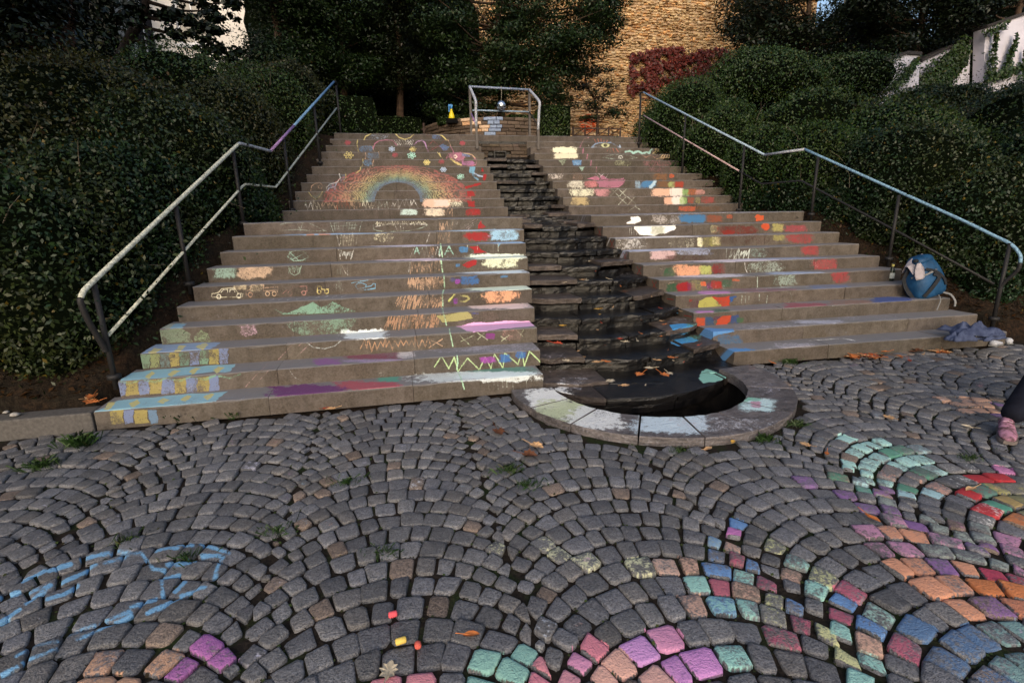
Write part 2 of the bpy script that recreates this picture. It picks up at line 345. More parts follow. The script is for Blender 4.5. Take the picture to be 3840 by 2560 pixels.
# landing and step 10
patch(K, 0, 790, 2100, 818, (200, 204, 208), .33, 't', .8, wob=1.2)
lines(K, [[(0, 850), (60, 832), (150, 826), (200, 832)], [(0, 905), (150, 895), (300, 905), (405, 905)], [(440, 826), (470, 920)], [(722, 824), (708, 868), (698, 912)], [(820, 890), (860, 905), (960, 912), (1140, 905), (1250, 880), (1296, 856)], [(820, 856), (826, 895)], [(1520, 824), (1500, 896)], [(1260, 844), (1400, 905)]][:7], 4, GRAYG, .6)
zig(K, 840, 1290, 826, 852, 44, 3.5, CREAM, .55); lines(K, [[(840, 868), (960, 848), (1100, 846), (1290, 850)], [(1060, 850), (1064, 900)], [(1084, 848), (1088, 895)], [(1010, 850), (1030, 895)]], 4, WHITE, .55)
lines(K, [[(140, 830), (180, 900)], [(200, 830), (175, 905)], [(250, 835), (400, 905)], [(450, 840), (660, 836)], [(440, 862), (680, 858)], [(440, 890), (650, 884)]] + [[(560 + 26 * i, 835), (552 + 26 * i, 900)] for i in range(5)] + [[(475 + 18 * i, 830), (485 + 18 * i, 905)] for i in range(3)], 3.5, GRAYG, .5)
zig(K, 1395, 1520, 826, 896, 9, 4.5, TAN, .6); lines(K, [[(1590, 895), (1720, 805)], [(1620, 898), (1745, 808)], [(1652, 898), (1690, 862)]], 4, (190, 160, 165), .5); poly(K, [(1770, 806), (1786, 840), (1812, 870), (1746, 886)], RED, .95)
patch(K, 0, 926, 1180, 944, (150, 190, 235), .75, 't', .3); patch(K, 230, 936, 300, 952, SALM, .9, 't'); patch(K, 340, 934, 450, 946, SALM, .9, 't'); patch(K, 1300, 888, 2130, 908, (170, 205, 235), .7, 't')
patch(K, 822, 924, 1000, 1000, (226, 218, 176), .62, grain=.95); patch(K, 1608, 916, 1872, 990, RED, .9, sq=2); patch(K, 1845, 896, 2106, 990, (150, 205, 240), .9, grain=.4)
lines(K, [[(500, 945), (522, 1035)], [(680, 945), (668, 1030)], [(1322, 920), (1290, 1012)]], 4, WHITE, .55); zig(K, 530, 655, 940, 1030, 10, 3.5, CREAM, .55); lines(K, [[(530, 965), (650, 955)], [(530, 1000), (655, 990)]], 3.5, CREAM, .5); zig(K, 1385, 1500, 915, 1000, 8, 4, TAN, .55)
# step 8
stroke(K, [(66, 1135), (90, 1095), (150, 1082), (215, 1095), (252, 1140), (200, 1165), (120, 1172), (66, 1135)], 4.5, (150, 190, 170), .65); lines(K, [[(80, 1092), (165, 1170)], [(235, 1095), (110, 1160)]], 4.5, (150, 190, 170), .7); zig(K, 70, 245, 1105, 1160, 22, 3, (110, 150, 140), .4)
lines(K, [[(515, 1062), (530, 1155)], [(650, 1062), (622, 1155)]], 4, WHITE, .6); zig(K, 530, 635, 1085, 1140, 12, 3.5, (200, 205, 200), .6)
stroke(K, [(1185, 1045), (1145, 1140)], 4, WHITE, .6)
lines(K, [[(1184, 1105), (1204, 1048), (1226, 1105)], [(1192, 1086), (1218, 1084)], [(1452, 1115), (1488, 1042), (1526, 1112)], [(1466, 1088), (1514, 1084)]], 6, MINT, .85)
zig(K, 1238, 1438, 1055, 1125, 12, 4.5, [GRAYG, TAN, WHITE], .6); stroke(K, [(1400, 1120), (1415, 1045), (1425, 1120)], 5, MINT, .8)
patch(E, 805, 138, 866, 176, BLUE, .85); poly(E, [(870, 140), (935, 132), (962, 160), (992, 178), (900, 182), (905, 160)], RED, .95)
# lower left flight, right part (crop E)
patch(E, 120, 122, 640, 134, (205, 200, 225), .7, 't'); patch(E, 900, 96, 1250, 112, (150, 190, 235), .85, 't', .3)
patch(E, 180, 216, 700, 232, (225, 200, 220), .8, 't', .3); patch(E, 870, 186, 1262, 222, (222, 238, 220), .85, 'rt', .4); patch(E, 965, 206, 1215, 280, (226, 232, 190), .85, grain=.6); lines(E, [[(1008, 210), (1005, 290)], [(930, 110), (930, 160)], [(1038, 110), (1038, 190)], [(1070, 110), (1072, 170)], [(860, 110), (862, 140)]], 4, (215, 220, 200), .5)
stroke(E, [(1072, 105), (1085, 118), (1074, 130)], 5, SKY); poly(E, [(830, 262), (850, 240), (922, 226), (925, 262), (870, 280)], RED, .95); patch(E, 780, 254, 812, 276, BLUE, .8); zig(E, 470, 680, 240, 302, 26, 4, TAN, .6); lines(E, [[(470, 235), (460, 305)], [(40, 262), (42, 330)], [(0, 262), (30, 320)]], 4, WHITE, .5)
patch(E, 755, 288, 1285, 318, (205, 225, 240), .9, 't', .3); zig(E, 455, 700, 346, 412, 60, 4, TAN, .7); patch(E, 740, 352, 830, 376, (70, 80, 160), .6); patch(E, 775, 360, 812, 390, (170, 60, 190), .9); patch(E, 818, 338, 935, 390, (50, 110, 190), .85, wob=1.2); patch(E, 1085, 332, 1140, 348, BLUE, .8)
stroke(E, [(70, 385), (180, 366)], 4, SKY, .8); stroke(E, [(110, 388), (95, 405), (110, 425), (160, 418), (170, 398), (140, 386), (110, 388)], 4, SKY, .85); stroke(E, [(170, 412), (205, 405), (215, 390), (232, 390), (230, 420), (180, 430)], 4, SKY, .8); lines(E, [[(118, 436), (232, 424)], [(130, 386), (130, 368)]], 3.5, SKY, .8)
patch(E, 860, 402, 1300, 436, (220, 238, 214), .85, 't', .35); patch(E, 950, 430, 1220, 516, (238, 160, 112), .85, grain=.6, sq=2.4); stroke(E, [(735, 504), (772, 464)], 8, (200, 200, 90), .9); stroke(E, [(815, 470), (860, 476), (874, 492), (845, 510), (812, 508)], 7, OLIVE, .8); patch(E, 765, 490, 795, 525, (150, 50, 180), .8); patch(E, 800, 440, 980, 500, OLIVE, .3, grain=.9)
zig(E, 365, 682, 470, 545, 52, 4.5, [(200, 150, 112)], .75, slant=22)
patch(E, 870, 516, 1270, 560, (238, 205, 200), .85, 't', .3); zig(E, 285, 655, 600, 690, 52, 4.5, [(192, 136, 98)], .75, slant=26); poly(E, [(650, 610), (720, 598), (860, 580), (905, 625), (820, 645), (690, 655)], OLIVE, .8, grain=.7); patch(E, 890, 585, 940, 600, (70, 90, 170), .6); patch(E, 960, 580, 1080, 640, (150, 120, 110), .35)
poly(E, [(775, 680), (900, 655), (1280, 640), (1342, 678), (1200, 690), (900, 722)], (236, 168, 224), 1., 'rt', .05); patch(E, 1090, 700, 1225, 772, (190, 130, 125), .5, grain=.5); zig(E, 140, 600, 770, 840, 26, 5, (198, 142, 100), .7, y0b=765, y1b=820); lines(E, [[(590, 765), (690, 815)], [(690, 768), (598, 825)]], 5, TAN, .75)
lines(E, [[(808, 742), (880, 812)], [(905, 742), (815, 785)], [(930, 725), (1000, 775)], [(975, 728), (930, 772)], [(1090, 750), (1130, 778)], [(1145, 742), (1095, 780)], [(1205, 712), (1240, 750)], [(1245, 705), (1225, 740)]], 4.5, (190, 205, 160), .75); patch(E, 985, 728, 1056, 768, (150, 50, 150), .85); patch(E, 0, 706, 300, 765, (220, 232, 236), .85, 'rt', .35, wob=1.)
zig(E, 645, 1360, 898, 980, 16, 5.5, (180, 218, 140), .85, y0b=868, y1b=930); patch(E, 945, 890, 1055, 932, (170, 60, 180), .85); patch(E, 1078, 872, 1165, 926, (50, 110, 195), .85); patch(E, 1185, 852, 1265, 902, (50, 110, 195), .8)
patch(E, 500, 800, 1360, 856, (176, 168, 184), .42, 't', .6, wob=1.4); patch(E, 0, 852, 400, 905, (150, 70, 90), .6, 't', .4); patch(E, 380, 855, 500, 895, (215, 205, 205), .6, 't', .5); patch(E, 0, 905, 470, 925, (170, 140, 190), .5, 't')
patch(E, 860, 958, 1310, 1004, (92, 150, 132), .75, 't', .35); patch(E, 480, 1000, 1360, 1058, (205, 214, 214), .72, 'rt', .45, wob=1.1); patch(E, 790, 990, 1340, 1036, (222, 240, 240), .85, 't', .3)
for x in (1005, 1040, 1068, 1100, 1128, 1170, 1262): stroke(E, [(x, 1036), (x + 3, 1080 + (x * 7) % 40)], 3, (214, 226, 210), .45)
patch(E, 240, 1024, 400, 1062, (76, 156, 136), .8, 't', .3); patch(E, -60, 1058, 400, 1112, (188, 78, 92), .8, 't', .3); patch(D, 1850, 1080, 2340, 1160, (120, 56, 122), .75, 't', .3, wob=.9); patch(D, 2140, 900, 2334, 945, (150, 90, 160), .6, 't')
poly(E, [(-60, 1100), (60, 1088), (60, 1110), (-60, 1130)], (188, 78, 92), .4)
M1 = (168, 226, 178)
for seg in [[(678, 118), (690, 205)], [(680, 225), (690, 308)], [(700, 330), (704, 412)], [(700, 430), (690, 458), (693, 540)], [(690, 558), (702, 610), (718, 672)], [(738, 700), (740, 720), (762, 815)], [(790, 880), (796, 930), (788, 975)], [(795, 985), (820, 1040), (838, 1110)]]: stroke(E, seg, 6, M1, .85, 'rt')
# lower left flight, left part (crop D)
CY = (130, 188, 210); YB = (205, 192, 110); SB = (110, 128, 176); YD = (158, 140, 66)
poly(D, [(640, 1262), (800, 1190), (1200, 1150), (1560, 1128), (1470, 1190), (1150, 1225), (760, 1258)], CY, .85, 't', .25)
for p in ([(700, 1245), (745, 1200), (790, 1205), (740, 1255)], [(880, 1215), (930, 1185), (955, 1205), (900, 1240)], [(1070, 1195), (1110, 1172), (1160, 1178), (1110, 1208)], [(1230, 1180), (1280, 1155), (1310, 1160), (1260, 1192)], [(1385, 1165), (1440, 1140), (1470, 1150), (1420, 1185)]): poly(D, p, YB, .8, 't')
for x0, x1, c in ((748, 838, YD), (838, 912, SB), (912, 1008, YD), (1008, 1076, (96, 130, 168))): poly(D, [(x0, 1258), (x1, 1252), (x1 + 4, 1340), (x0 + 14, 1350)], c, .62, 'r', .55)
poly(D, [(805, 1055), (900, 992), (1300, 955), (1612, 938), (1570, 985), (1200, 1015), (900, 1050)], CY, .85, 't', .25)
for p in ([(985, 1025), (1030, 990), (1060, 1000), (1015, 1035)], [(1140, 1010), (1185, 975), (1230, 985), (1170, 1020)], [(1290, 990), (1340, 960), (1370, 970), (1310, 1010)], [(1450, 985), (1490, 955), (1530, 965), (1480, 1000)]): poly(D, p, YB, .8, 't')
xs = [806, 860, 946, 1020, 1102, 1190, 1272, 1345, 1428, 1494]
for i, (x0, x1) in enumerate(zip(xs[:-1], xs[1:])): poly(D, [(x0, 1058 - i * 4), (x1, 1054 - i * 4), (x1 + 2, 1150 - i * 4), (x0 + 4, 1160 - i * 4)], (YD, SB)[(i + 1) % 2], .62, 'r', .55)
for i in range(5): stroke(D, [(815 + 170 * i, 1058 - 9 * i), (890 + 170 * i, 1072 - 9 * i), (960 + 170 * i, 1045 - 9 * i)], 9, (110, 165, 130), .55)
poly(D, [(950, 872), (1060, 800), (1300, 788), (1510, 792), (1420, 840), (1100, 862)], (128, 160, 205), .85, 't', .25)
for p in ([(1010, 860), (1050, 825), (1110, 830), (1060, 865)], [(1180, 850), (1230, 810), (1270, 815), (1220, 855)], [(1330, 820), (1400, 790), (1430, 800), (1380, 840)]): poly(D, p, YB, .75, 't')
for i, c in enumerate(((110, 140, 110), (130, 140, 84), (96, 120, 120), YD, (96, 130, 110), SB, (110, 150, 120), YD, SB)): poly(D, [(955 + 67 * i, 872 - 5 * i), (1022 + 67 * i, 868 - 5 * i), (1022 + 67 * i, 965 - 4 * i), (960 + 67 * i, 970 - 4 * i)], c, .6, 'r', .6)
poly(D, [(1085, 692), (1130, 662), (1270, 658), (1230, 700)], (170, 180, 160), .7, 't'); poly(D, [(1160, 690), (1195, 660), (1272, 660), (1235, 700)], (120, 180, 220), .7, 't')
poly(D, [(1088, 705), (1230, 698), (1290, 720), (1312, 785), (1100, 800)], (120, 140, 112), .6, 'r', .6); poly(D, [(1320, 780), (1330, 730), (1370, 700), (1425, 730), (1446, 785)], (130, 158, 112), .6, 'r', .6)
patch(D, 1630, 668, 1765, 738, (205, 160, 186), .62, grain=.5, wob=1.2)
poly(D, [(1865, 562), (1960, 590), (2100, 540), (2140, 515), (2200, 550), (2275, 510), (2334, 545), (2400, 560), (2360, 590), (1940, 600)], (120, 172, 146), .6, 'r', .8); poly(E, [(0, 545), (50, 555), (105, 572), (0, 590)], (120, 172, 146), .6, 'r', .8)
poly(D, [(1940, 655), (2030, 645), (2450, 610), (2420, 670), (2334, 730), (2060, 740), (2010, 720)], (116, 152, 128), .52, 'r', .9); stroke(E, [(170, 612), (90, 640), (60, 710)], 4, (150, 170, 150), .5)
patch(D, 1455, 272, 1630, 354, (150, 190, 172), .68, grain=.5); patch(D, 1610, 270, 1845, 352, (216, 176, 142), .85, grain=.3); patch(D, 1590, 388, 1700, 432, (222, 196, 150), .6, wob=1.); patch(D, 1690, 386, 1805, 444, (214, 190, 150), .55, wob=1.2)
stroke(D, [(1445, 478), (1448, 460), (1490, 452), (1515, 425), (1600, 418), (1625, 452), (1660, 460), (1655, 480), (1450, 482)], 4.5, (214, 205, 170), .75); stroke(D, [(1510, 450), (1525, 432), (1555, 430), (1556, 450)], 3.5, CREAM, .7); stroke(D, [(1570, 448), (1572, 430), (1598, 428), (1606, 448)], 3.5, CREAM, .7)
def wheel(x, y, r, c): stroke(D, [(x + r * math.cos(a), y + r * math.sin(a)) for a in np.linspace(0, 6.3, 9)], 4, c, .8)
for x, y, r, c in ((1495, 478, 14, CREAM), (1632, 472, 14, CREAM), (1710, 465, 15, (190, 140, 110)), (1828, 458, 14, (210, 170, 130)), (1874, 458, 14, (210, 170, 130)), (1982, 455, 15, (200, 130, 120)), (2076, 452, 14, (200, 130, 120)), (2182, 446, 12, YEL), (2232, 442, 14, YEL)): wheel(x, y, r, c)
stroke(D, [(1682, 470), (1680, 440), (1710, 430), (1720, 395), (1800, 395), (1800, 440), (1895, 435), (1900, 470)], 4.5, (190, 150, 120), .65); stroke(D, [(1800, 420), (1898, 412), (1898, 440)], 4, (190, 150, 120), .6)
stroke(D, [(1930, 460), (1960, 435), (1995, 432), (2000, 410), (2095, 408), (2098, 440), (2060, 445)], 4.5, (186, 120, 112), .7); stroke(D, [(2168, 448), (2170, 410), (2195, 408), (2198, 430), (2245, 428)], 4.5, YEL, .75)
stroke(D, [(1970, 270), (1985, 318), (2012, 334), (2042, 320), (2060, 270)], 4, (150, 180, 160), .6); zig(D, 1975, 2055, 275, 320, 14, 3, (140, 170, 150), .5)
for i in range(9): stroke(D, [(1838 + 62 * i, 505 - 3 * i), (1870 + 62 * i, 492 - 3 * i)], 5, (205, 205, 210), .5, 't')
lines(D, [[(2045, 760), (1900, 905)], [(2090, 765), (1960, 905)], [(2130, 790), (2010, 905)], [(1840, 920), (1680, 1090)], [(1890, 925), (1740, 1085)]], 5, (170, 130, 130), .45, 'rt'); stroke(D, [(2090, 790), (2140, 825), (2220, 835), (2290, 815), (2340, 770)], 4.5, (180, 190, 190), .55); stroke(D, [(1975, 975), (2010, 1030), (2060, 1052)], 4, (180, 180, 180), .45)
poly(D, [(2080, 730), (2140, 712), (2330, 700), (2250, 742), (2120, 752)], (150, 110, 160), .35, 't'); zig(D, 2290, 2340, 370, 440, 8, 3.5, GRAYG, .5); zig(D, 2300, 2340, 270, 330, 6, 3.5, GRAYG, .5)

# --- upper right flight (crop L)
stroke(L, [(605, 86), (565, 95), (552, 124)], 5, (205, 140, 140), .6); stroke(L, [(548, 128), (528, 170)], 5, PINK, .6); lines(L, [[(558, 182), (553, 222)], [(596, 232), (588, 275)], [(627, 284), (623, 330)], [(674, 345), (672, 390)]], 5, PINK, .8)
stroke(L, [(630, 170), (665, 142), (705, 130), (760, 128), (800, 130), (835, 148), (864, 166)], 6, (130, 160, 205), .8); stroke(L, [(636, 172), (700, 162)], 4, PALEB, .6); patch(L, 712, 134, 792, 174, (210, 214, 150), .9, sq=2, wob=.2); patch(L, 736, 140, 768, 168, (50, 46, 32), .95, sq=2, wob=.2)
lines(L, [[(655, 98), (670, 126)], [(686, 96), (694, 122)], [(714, 94), (716, 120)], [(742, 104), (736, 122)], [(770, 110), (762, 124)], [(780, 180), (766, 208)], [(794, 180), (796, 215)], [(818, 180), (832, 218)], [(846, 182), (868, 210)]], 4, (205, 110, 90), .7); stroke(L, [(874, 172), (878, 152), (888, 172), (874, 172)], 4, PALEB, .8); stroke(L, [(604, 150), (610, 172)], 4, WHITE, .5)
patch(L, 292, 170, 512, 222, (246, 240, 200), 1., grain=.05); patch(L, 296, 222, 524, 270, (238, 226, 190), .95, grain=.2)
stroke(L, [(930, 210), (970, 204), (1000, 222), (1040, 206), (1078, 226), (1115, 212), (1140, 222), (1160, 190)], 8, (160, 215, 205), .9)
for i in range(4): stroke(L, [(1170 + 24 * i, 228), (1195 + 22 * i, 205), (1200 + 20 * i, 184)], 5, (205, 180, 110), .75); stroke(L, [(1200 + 30 * i, 275), (1240 + 26 * i, 262), (1262 + 18 * i, 236)], 5, (215, 175, 120), .7)
stroke(L, [(1070, 238), (1110, 260), (1150, 240), (1190, 264), (1220, 240)], 5, (200, 140, 120), .6)
stroke(L, [(728, 262), (790, 242), (880, 234), (960, 244), (1034, 266), (940, 274), (800, 272), (728, 262)], 4, GRAYG, .55); stroke(L, [(866, 268), (872, 248), (895, 246), (904, 262), (890, 272), (878, 262)], 4.5, WHITE, .65); zig(L, 760, 1010, 244, 270, 24, 3, GRAYG, .35)
patch(L, 1075, 286, 1340, 336, (168, 100, 110), .55, grain=.75); patch(L, 1130, 340, 1335, 396, (158, 96, 104), .5, grain=.75); poly(L, [(333, 280), (412, 280), (378, 334)], (150, 168, 136), .5); patch(L, 462, 282, 540, 330, (90, 150, 215), .9); zig(L, 470, 535, 290, 325, 5, 4, WHITE, .5); patch(L, 830, 284, 978, 336, (158, 160, 120), .6, grain=.8); poly(L, [(522, 342), (568, 342), (542, 390)], (150, 190, 170), .6)
patch(L, 248, 400, 382, 456, (214, 200, 190), .55, grain=.85); patch(L, 455, 398, 555, 458, (170, 130, 108), .45); poly(L, [(590, 458), (622, 440), (662, 414), (690, 440), (700, 458)], (208, 110, 150), .7); poly(L, [(700, 420), (730, 428), (760, 444), (880, 455), (918, 444), (914, 460), (700, 460)], (200, 110, 150), .5)
lines(L, [[(662, 402), (700, 440), (735, 405)], [(780, 402), (755, 440)], [(690, 402), (715, 420)]], 3.5, (210, 190, 200), .6); patch(L, 1172, 400, 1305, 458, (150, 92, 50), .7, grain=.4); patch(L, 1310, 408, 1360, 442, ORG, .85, sq=2)
patch(L, 425, 465, 562, 526, (228, 222, 200), .8, grain=.35); patch(L, 440, 534, 655, 600, (236, 230, 196), .82, grain=.5); patch(L, 452, 606, 600, 680, (200, 172, 112), .8, grain=.4)
patch(L, 570, 462, 690, 526, (214, 110, 118), .85, grain=.4, sq=2.4); poly(L, [(680, 470), (760, 462), (920, 462), (915, 490), (860, 522), (700, 526)], (186, 106, 136), .62, 'r', .5); stroke(L, [(920, 462), (914, 488), (870, 518), (790, 526)], 5, PINK, .8); patch(L, 600, 488, 676, 520, (235, 190, 185), .4, grain=.8); patch(L, 655, 534, 790, 602, (218, 138, 146), .8, grain=.45)
lines(L, [[(806, 536), (870, 600)], [(860, 536), (800, 596)], [(870, 536), (910, 575), (936, 600)], [(940, 536), (880, 598)], [(866, 608), (948, 678)], [(946, 606), (1010, 660), (1024, 682)], [(1004, 616), (950, 678)], [(930, 612), (868, 675)], [(1010, 690), (1058, 720)], [(1022, 686), (955, 735)]], 4.5, (190, 196, 176), .62)
patch(L, 1014, 466, 1066, 526, (150, 190, 225), .7); patch(L, 1062, 464, 1205, 526, (64, 132, 196), .95); stroke(L, [(1150, 520), (1180, 492), (1190, 466)], 12, (190, 220, 240), .7); patch(L, 1205, 466, 1370, 526, (134, 88, 52), .8, grain=.3); patch(L, 1304, 474, 1370, 526, LIME, .75, grain=.5); patch(L, 1360, 470, 1452, 526, (190, 58, 36), .85)
patch(L, 1160, 532, 1345, 600, (238, 178, 146), .95, grain=.2); patch(L, 1322, 530, 1445, 600, (240, 222, 212), .95, grain=.2); patch(L, 1430, 540, 1495, 600, (130, 176, 90), .85); patch(L, 1480, 536, 1560, 590, (186, 92, 48), .8); patch(L, 1545, 545, 1635, 588, (214, 140, 132), .75)
patch(L, 1264, 610, 1352, 672, (238, 172, 140), .95, grain=.2); patch(L, 1338, 606, 1446, 668, (238, 222, 214), .95, grain=.2); patch(L, 1408, 608, 1474, 668, (140, 184, 90), .85); patch(L, 1478, 612, 1534, 664, (178, 70, 48), .8); patch(L, 1545, 612, 1590, 664, OLIVE, .6); patch(L, 1600, 604, 1722, 662, (180, 66, 62), .8, grain=.4)
patch(L, 1400, 690, 1560, 732, (206, 80, 40), .85, grain=.4, wob=.8); patch(L, 1545, 692, 1770, 732, (112, 72, 40), .7)
# --- lower right flight
patch(L, 620, 738, 2400, 762, (190, 186, 200), .42, 't', .8, wob=1.4)
poly(L, [(975, 780), (1040, 776), (1070, 796), (1068, 820), (1010, 846), (928, 838), (975, 812)], (246, 244, 242), 1., 'r', .1); patch(L, 1160, 768, 1312, 842, (200, 190, 186), .65, grain=.6, wob=1.); patch(L, 1312, 768, 1430, 842, (178, 176, 184), .55, grain=.6, wob=1.); patch(L, 1420, 764, 1635, 836, (54, 118, 180), .92, grain=.2); patch(L, 1645, 768, 1790, 830, (150, 70, 44), .85, grain=.4); patch(L, 1822, 764, 1878, 796, (190, 78, 42), .8); poly(L, [(2070, 790), (2100, 758), (2146, 770), (2150, 806), (2090, 820)], (222, 78, 30), 1., 'r', .1)
poly(L, [(995, 862), (1380, 852), (1375, 895), (1270, 930), (1180, 945), (1060, 940), (1020, 900)], (240, 238, 232), 1., 'r', .1); patch(L, 1155, 862, 1270, 940, (166, 170, 140), .75)
for x in (968, 985, 1005, 1030, 1055, 1550): stroke(L, [(x, 880), (x - 2, 945)], 3.5, (200, 200, 190), .5)
patch(L, 1675, 862, 1745, 920, (190, 178, 120), .7, grain=.5); patch(L, 1735, 862, 2110, 940, (120, 34, 26), .75, grain=.3); patch(L, 1780, 900, 1900, 940, (160, 32, 24), .7); patch(L, 2120, 844, 2204, 902, (226, 70, 28), 1., 'r', .1, sq=2); patch(L, 2215, 842, 2325, 912, (172, 160, 78), .8); patch(G, 690, -10, 850, 34, (170, 62, 72), .85)
patch(L, 760, 948, 1600, 970, (222, 220, 226), .72, 't', .4); patch(L, 845, 974, 1115, 1066, (214, 210, 206), .62, 'r', .95); patch(L, 1310, 966, 1550, 1054, (196, 192, 164), .5, 'r', .9); patch(L, 1562, 964, 1612, 1048, (232, 226, 180), .85); patch(L, 1610, 962, 1770, 1042, (150, 144, 66), .7); patch(L, 1690, 960, 1770, 1030, (206, 196, 140), .7, grain=.8); patch(L, 2230, 944, 2334, 990, (160, 150, 70), .75); patch(G, 715, 52, 888, 112, (170, 54, 58), .85, grain=.4); patch(G, 250, 60, 600, 120, (80, 30, 26), .45)
patch(G, -60, 50, 640, 64, (170, 170, 190), .4, 't')
patch(L, 900, 1056, 1700, 1092, (176, 184, 214), .8, 't', .3); patch(L, 1120, 1078, 1380, 1160, (214, 172, 176), .85, 'r', .4, wob=.7); patch(L, 1370, 1070, 1680, 1120, (150, 160, 196), .72, 'r', .45, wob=.8); patch(L, 1250, 1124, 1660, 1168, (70, 40, 36), .6, 'r', .3)
stroke(G, [(300, 152), (296, 212)], 4.5, (196, 206, 196), .8); zig(G, 312, 445, 158, 216, 16, 4.5, (190, 200, 188), .8, slant=16); patch(G, 450, 150, 576, 208, (120, 140, 130), .65, grain=.8); patch(G, 806, 130, 932, 194, (176, 54, 56), .85, grain=.4)
patch(L, 960, 1150, 2334, 1180, (214, 200, 216), .72, 't', .35); patch(G, 300, 210, 1050, 224, (150, 165, 205), .5, 't')
patch(M, 1590, 140, 1705, 220, (40, 90, 54), .8, grain=.3); patch(M, 1695, 112, 1965, 222, (230, 150, 104), .9, grain=.5); patch(M, 1945, 118, 2075, 205, (172, 178, 76), .85, grain=.4); patch(M, 2050, 100, 2190, 200, (140, 26, 30), .7, grain=.5); stroke(G, [(424, 250), (428, 290), (445, 320)], 4.5, WHITE, .7); patch(G, 440, 238, 695, 312, (146, 160, 148), .68, 'r', .8, sq=2.4); patch(G, 890, 222, 1062, 292, (172, 56, 60), .85, grain=.45)
patch(G, -70, 322, 420, 344, (206, 200, 214), .7, 't', .4); patch(G, 580, 308, 980, 326, (160, 176, 208), .7, 't', .4)
patch(M, 1612, 292, 1740, 388, (36, 82, 50), .85, grain=.3); patch(M, 1715, 285, 1855, 374, (170, 24, 30), .95, grain=.2, sq=2.2); patch(M, 1820, 290, 1900, 370, (120, 44, 96), .7); patch(M, 1860, 262, 1975, 372, (140, 134, 62), .7, grain=.6); patch(M, 1950, 275, 2010, 320, ORG, .85); patch(M, 2010, 280, 2075, 350, (116, 40, 96), .75); patch(M, 2050, 272, 2175, 348, (182, 34, 26), .9); patch(M, 2150, 258, 2262, 334, (52, 90, 64), .8); patch(M, 2262, 252, 2334, 274, ORG, .8)
lines(G, [[(511, 345), (510, 412)], [(735, 448), (745, 470), (738, 505), (718, 518)], [(405, 470), (400, 522)], [(430, 475), (426, 520)], [(452, 478), (450, 500)], [(525, 462), (522, 505)], [(580, 470), (572, 520)]], 4, (180, 200, 184), .6); patch(G, 622, 326, 775, 402, (136, 156, 144), .7, 'r', .75); patch(G, 1018, 306, 1138, 376, (168, 50, 54), .85, grain=.4)
patch(G, 120, 440, 330, 462, (200, 130, 196), .85, 't', .3); patch(G, 330, 420, 840, 446, (150, 90, 96), .5, 't', .4); patch(G, 860, 396, 1160, 426, (110, 126, 170), .55, 't', .4); stroke(G, [(505, 424), (700, 412), (860, 408)], 5, WHITE, .5, 't')
patch(M, 1830, 445, 1940, 535, (92, 44, 62), .6); patch(M, 1835, 452, 1870, 476, (170, 30, 26), .8); poly(M, [(1925, 540), (1940, 470), (2000, 430), (2070, 430), (2130, 480), (2150, 510), (2060, 532)], (168, 160, 60), .85, 'r', .5); poly(M, [(2065, 430), (2240, 418), (2235, 500), (2160, 520), (2120, 470)], (198, 50, 24), .95, 'r', .2); poly(M, [(2240, 432), (2305, 420), (2260, 475), (2238, 478)], (40, 84, 160), .9)
patch(G, 90, 572, 240, 588, (196, 120, 196), .8, 't'); patch(G, 210, 560, 330, 592, (60, 100, 76), .6, 't'); patch(G, 330, 540, 700, 572, (140, 96, 96), .4, 't'); patch(G, 690, 520, 1010, 556, (168, 78, 90), .7, 't', .3); patch(G, 1000, 500, 1320, 536, (150, 104, 84), .55, 't', .4); patch(G, 1290, 480, 1580, 515, (66, 86, 160), .85, 't', .3)
patch(M, 1905, 625, 2005, 725, (198, 62, 28), .95, grain=.3); patch(M, 1995, 618, 2085, 720, (44, 76, 120), .9, grain=.3); patch(M, 2070, 612, 2160, 660, (86, 44, 76), .7); poly(M, [(2080, 720), (2120, 650), (2180, 612), (2255, 610), (2240, 660), (2190, 715)], (198, 56, 24), .95, 'r', .2); patch(M, 2245, 602, 2340, 690, (44, 70, 130), .85, grain=.3); patch(G, 365, 620, 420, 655, (56, 96, 58), .8)
poly(G, [(130, 705), (180, 692), (345, 698), (360, 720), (240, 740), (200, 755)], (74, 140, 214), .95, 'rt', .2); patch(G, 225, 735, 405, 830, (50, 100, 150), .7, 'r', .4, wob=.7); patch(G, 390, 670, 1100, 705, (178, 172, 184), .42, 't', .8, wob=1.2); patch(G, 760, 638, 1100, 662, (176, 176, 196), .6, 't', .6); patch(G, 1050, 600, 1500, 640, (160, 160, 176), .4, 't', .8)
patch(G, 295, 830, 500, 880, (70, 140, 214), .85, 't', .3); patch(G, 620, 795, 930, 850, (176, 168, 180), .5, 't', .7, wob=1.1); stroke(G, [(865, 778), (1100, 762), (1180, 778)], 4, WHITE, .6, 't'); patch(G, 480, 830, 1300, 860, (130, 126, 134), .35, 't', .8)

for _ in range(150):                       # rubbed chalk dust, trodden over the lower steps
    x, y = rng.uniform(500, 3500), rng.uniform(640, 1500); w_, h_ = rng.uniform(40, 190), rng.uniform(10, 26)
    patch(None, x - w_, y - h_, x + w_, y + h_, [(190, 186, 196), (170, 140, 160), (186, 150, 140), (150, 160, 190), (200, 196, 190)][rng.integers(5)], rng.uniform(.16, .34), ('t', 'r', 't')[rng.integers(3)], .8, wob=1.8, soft=.9)
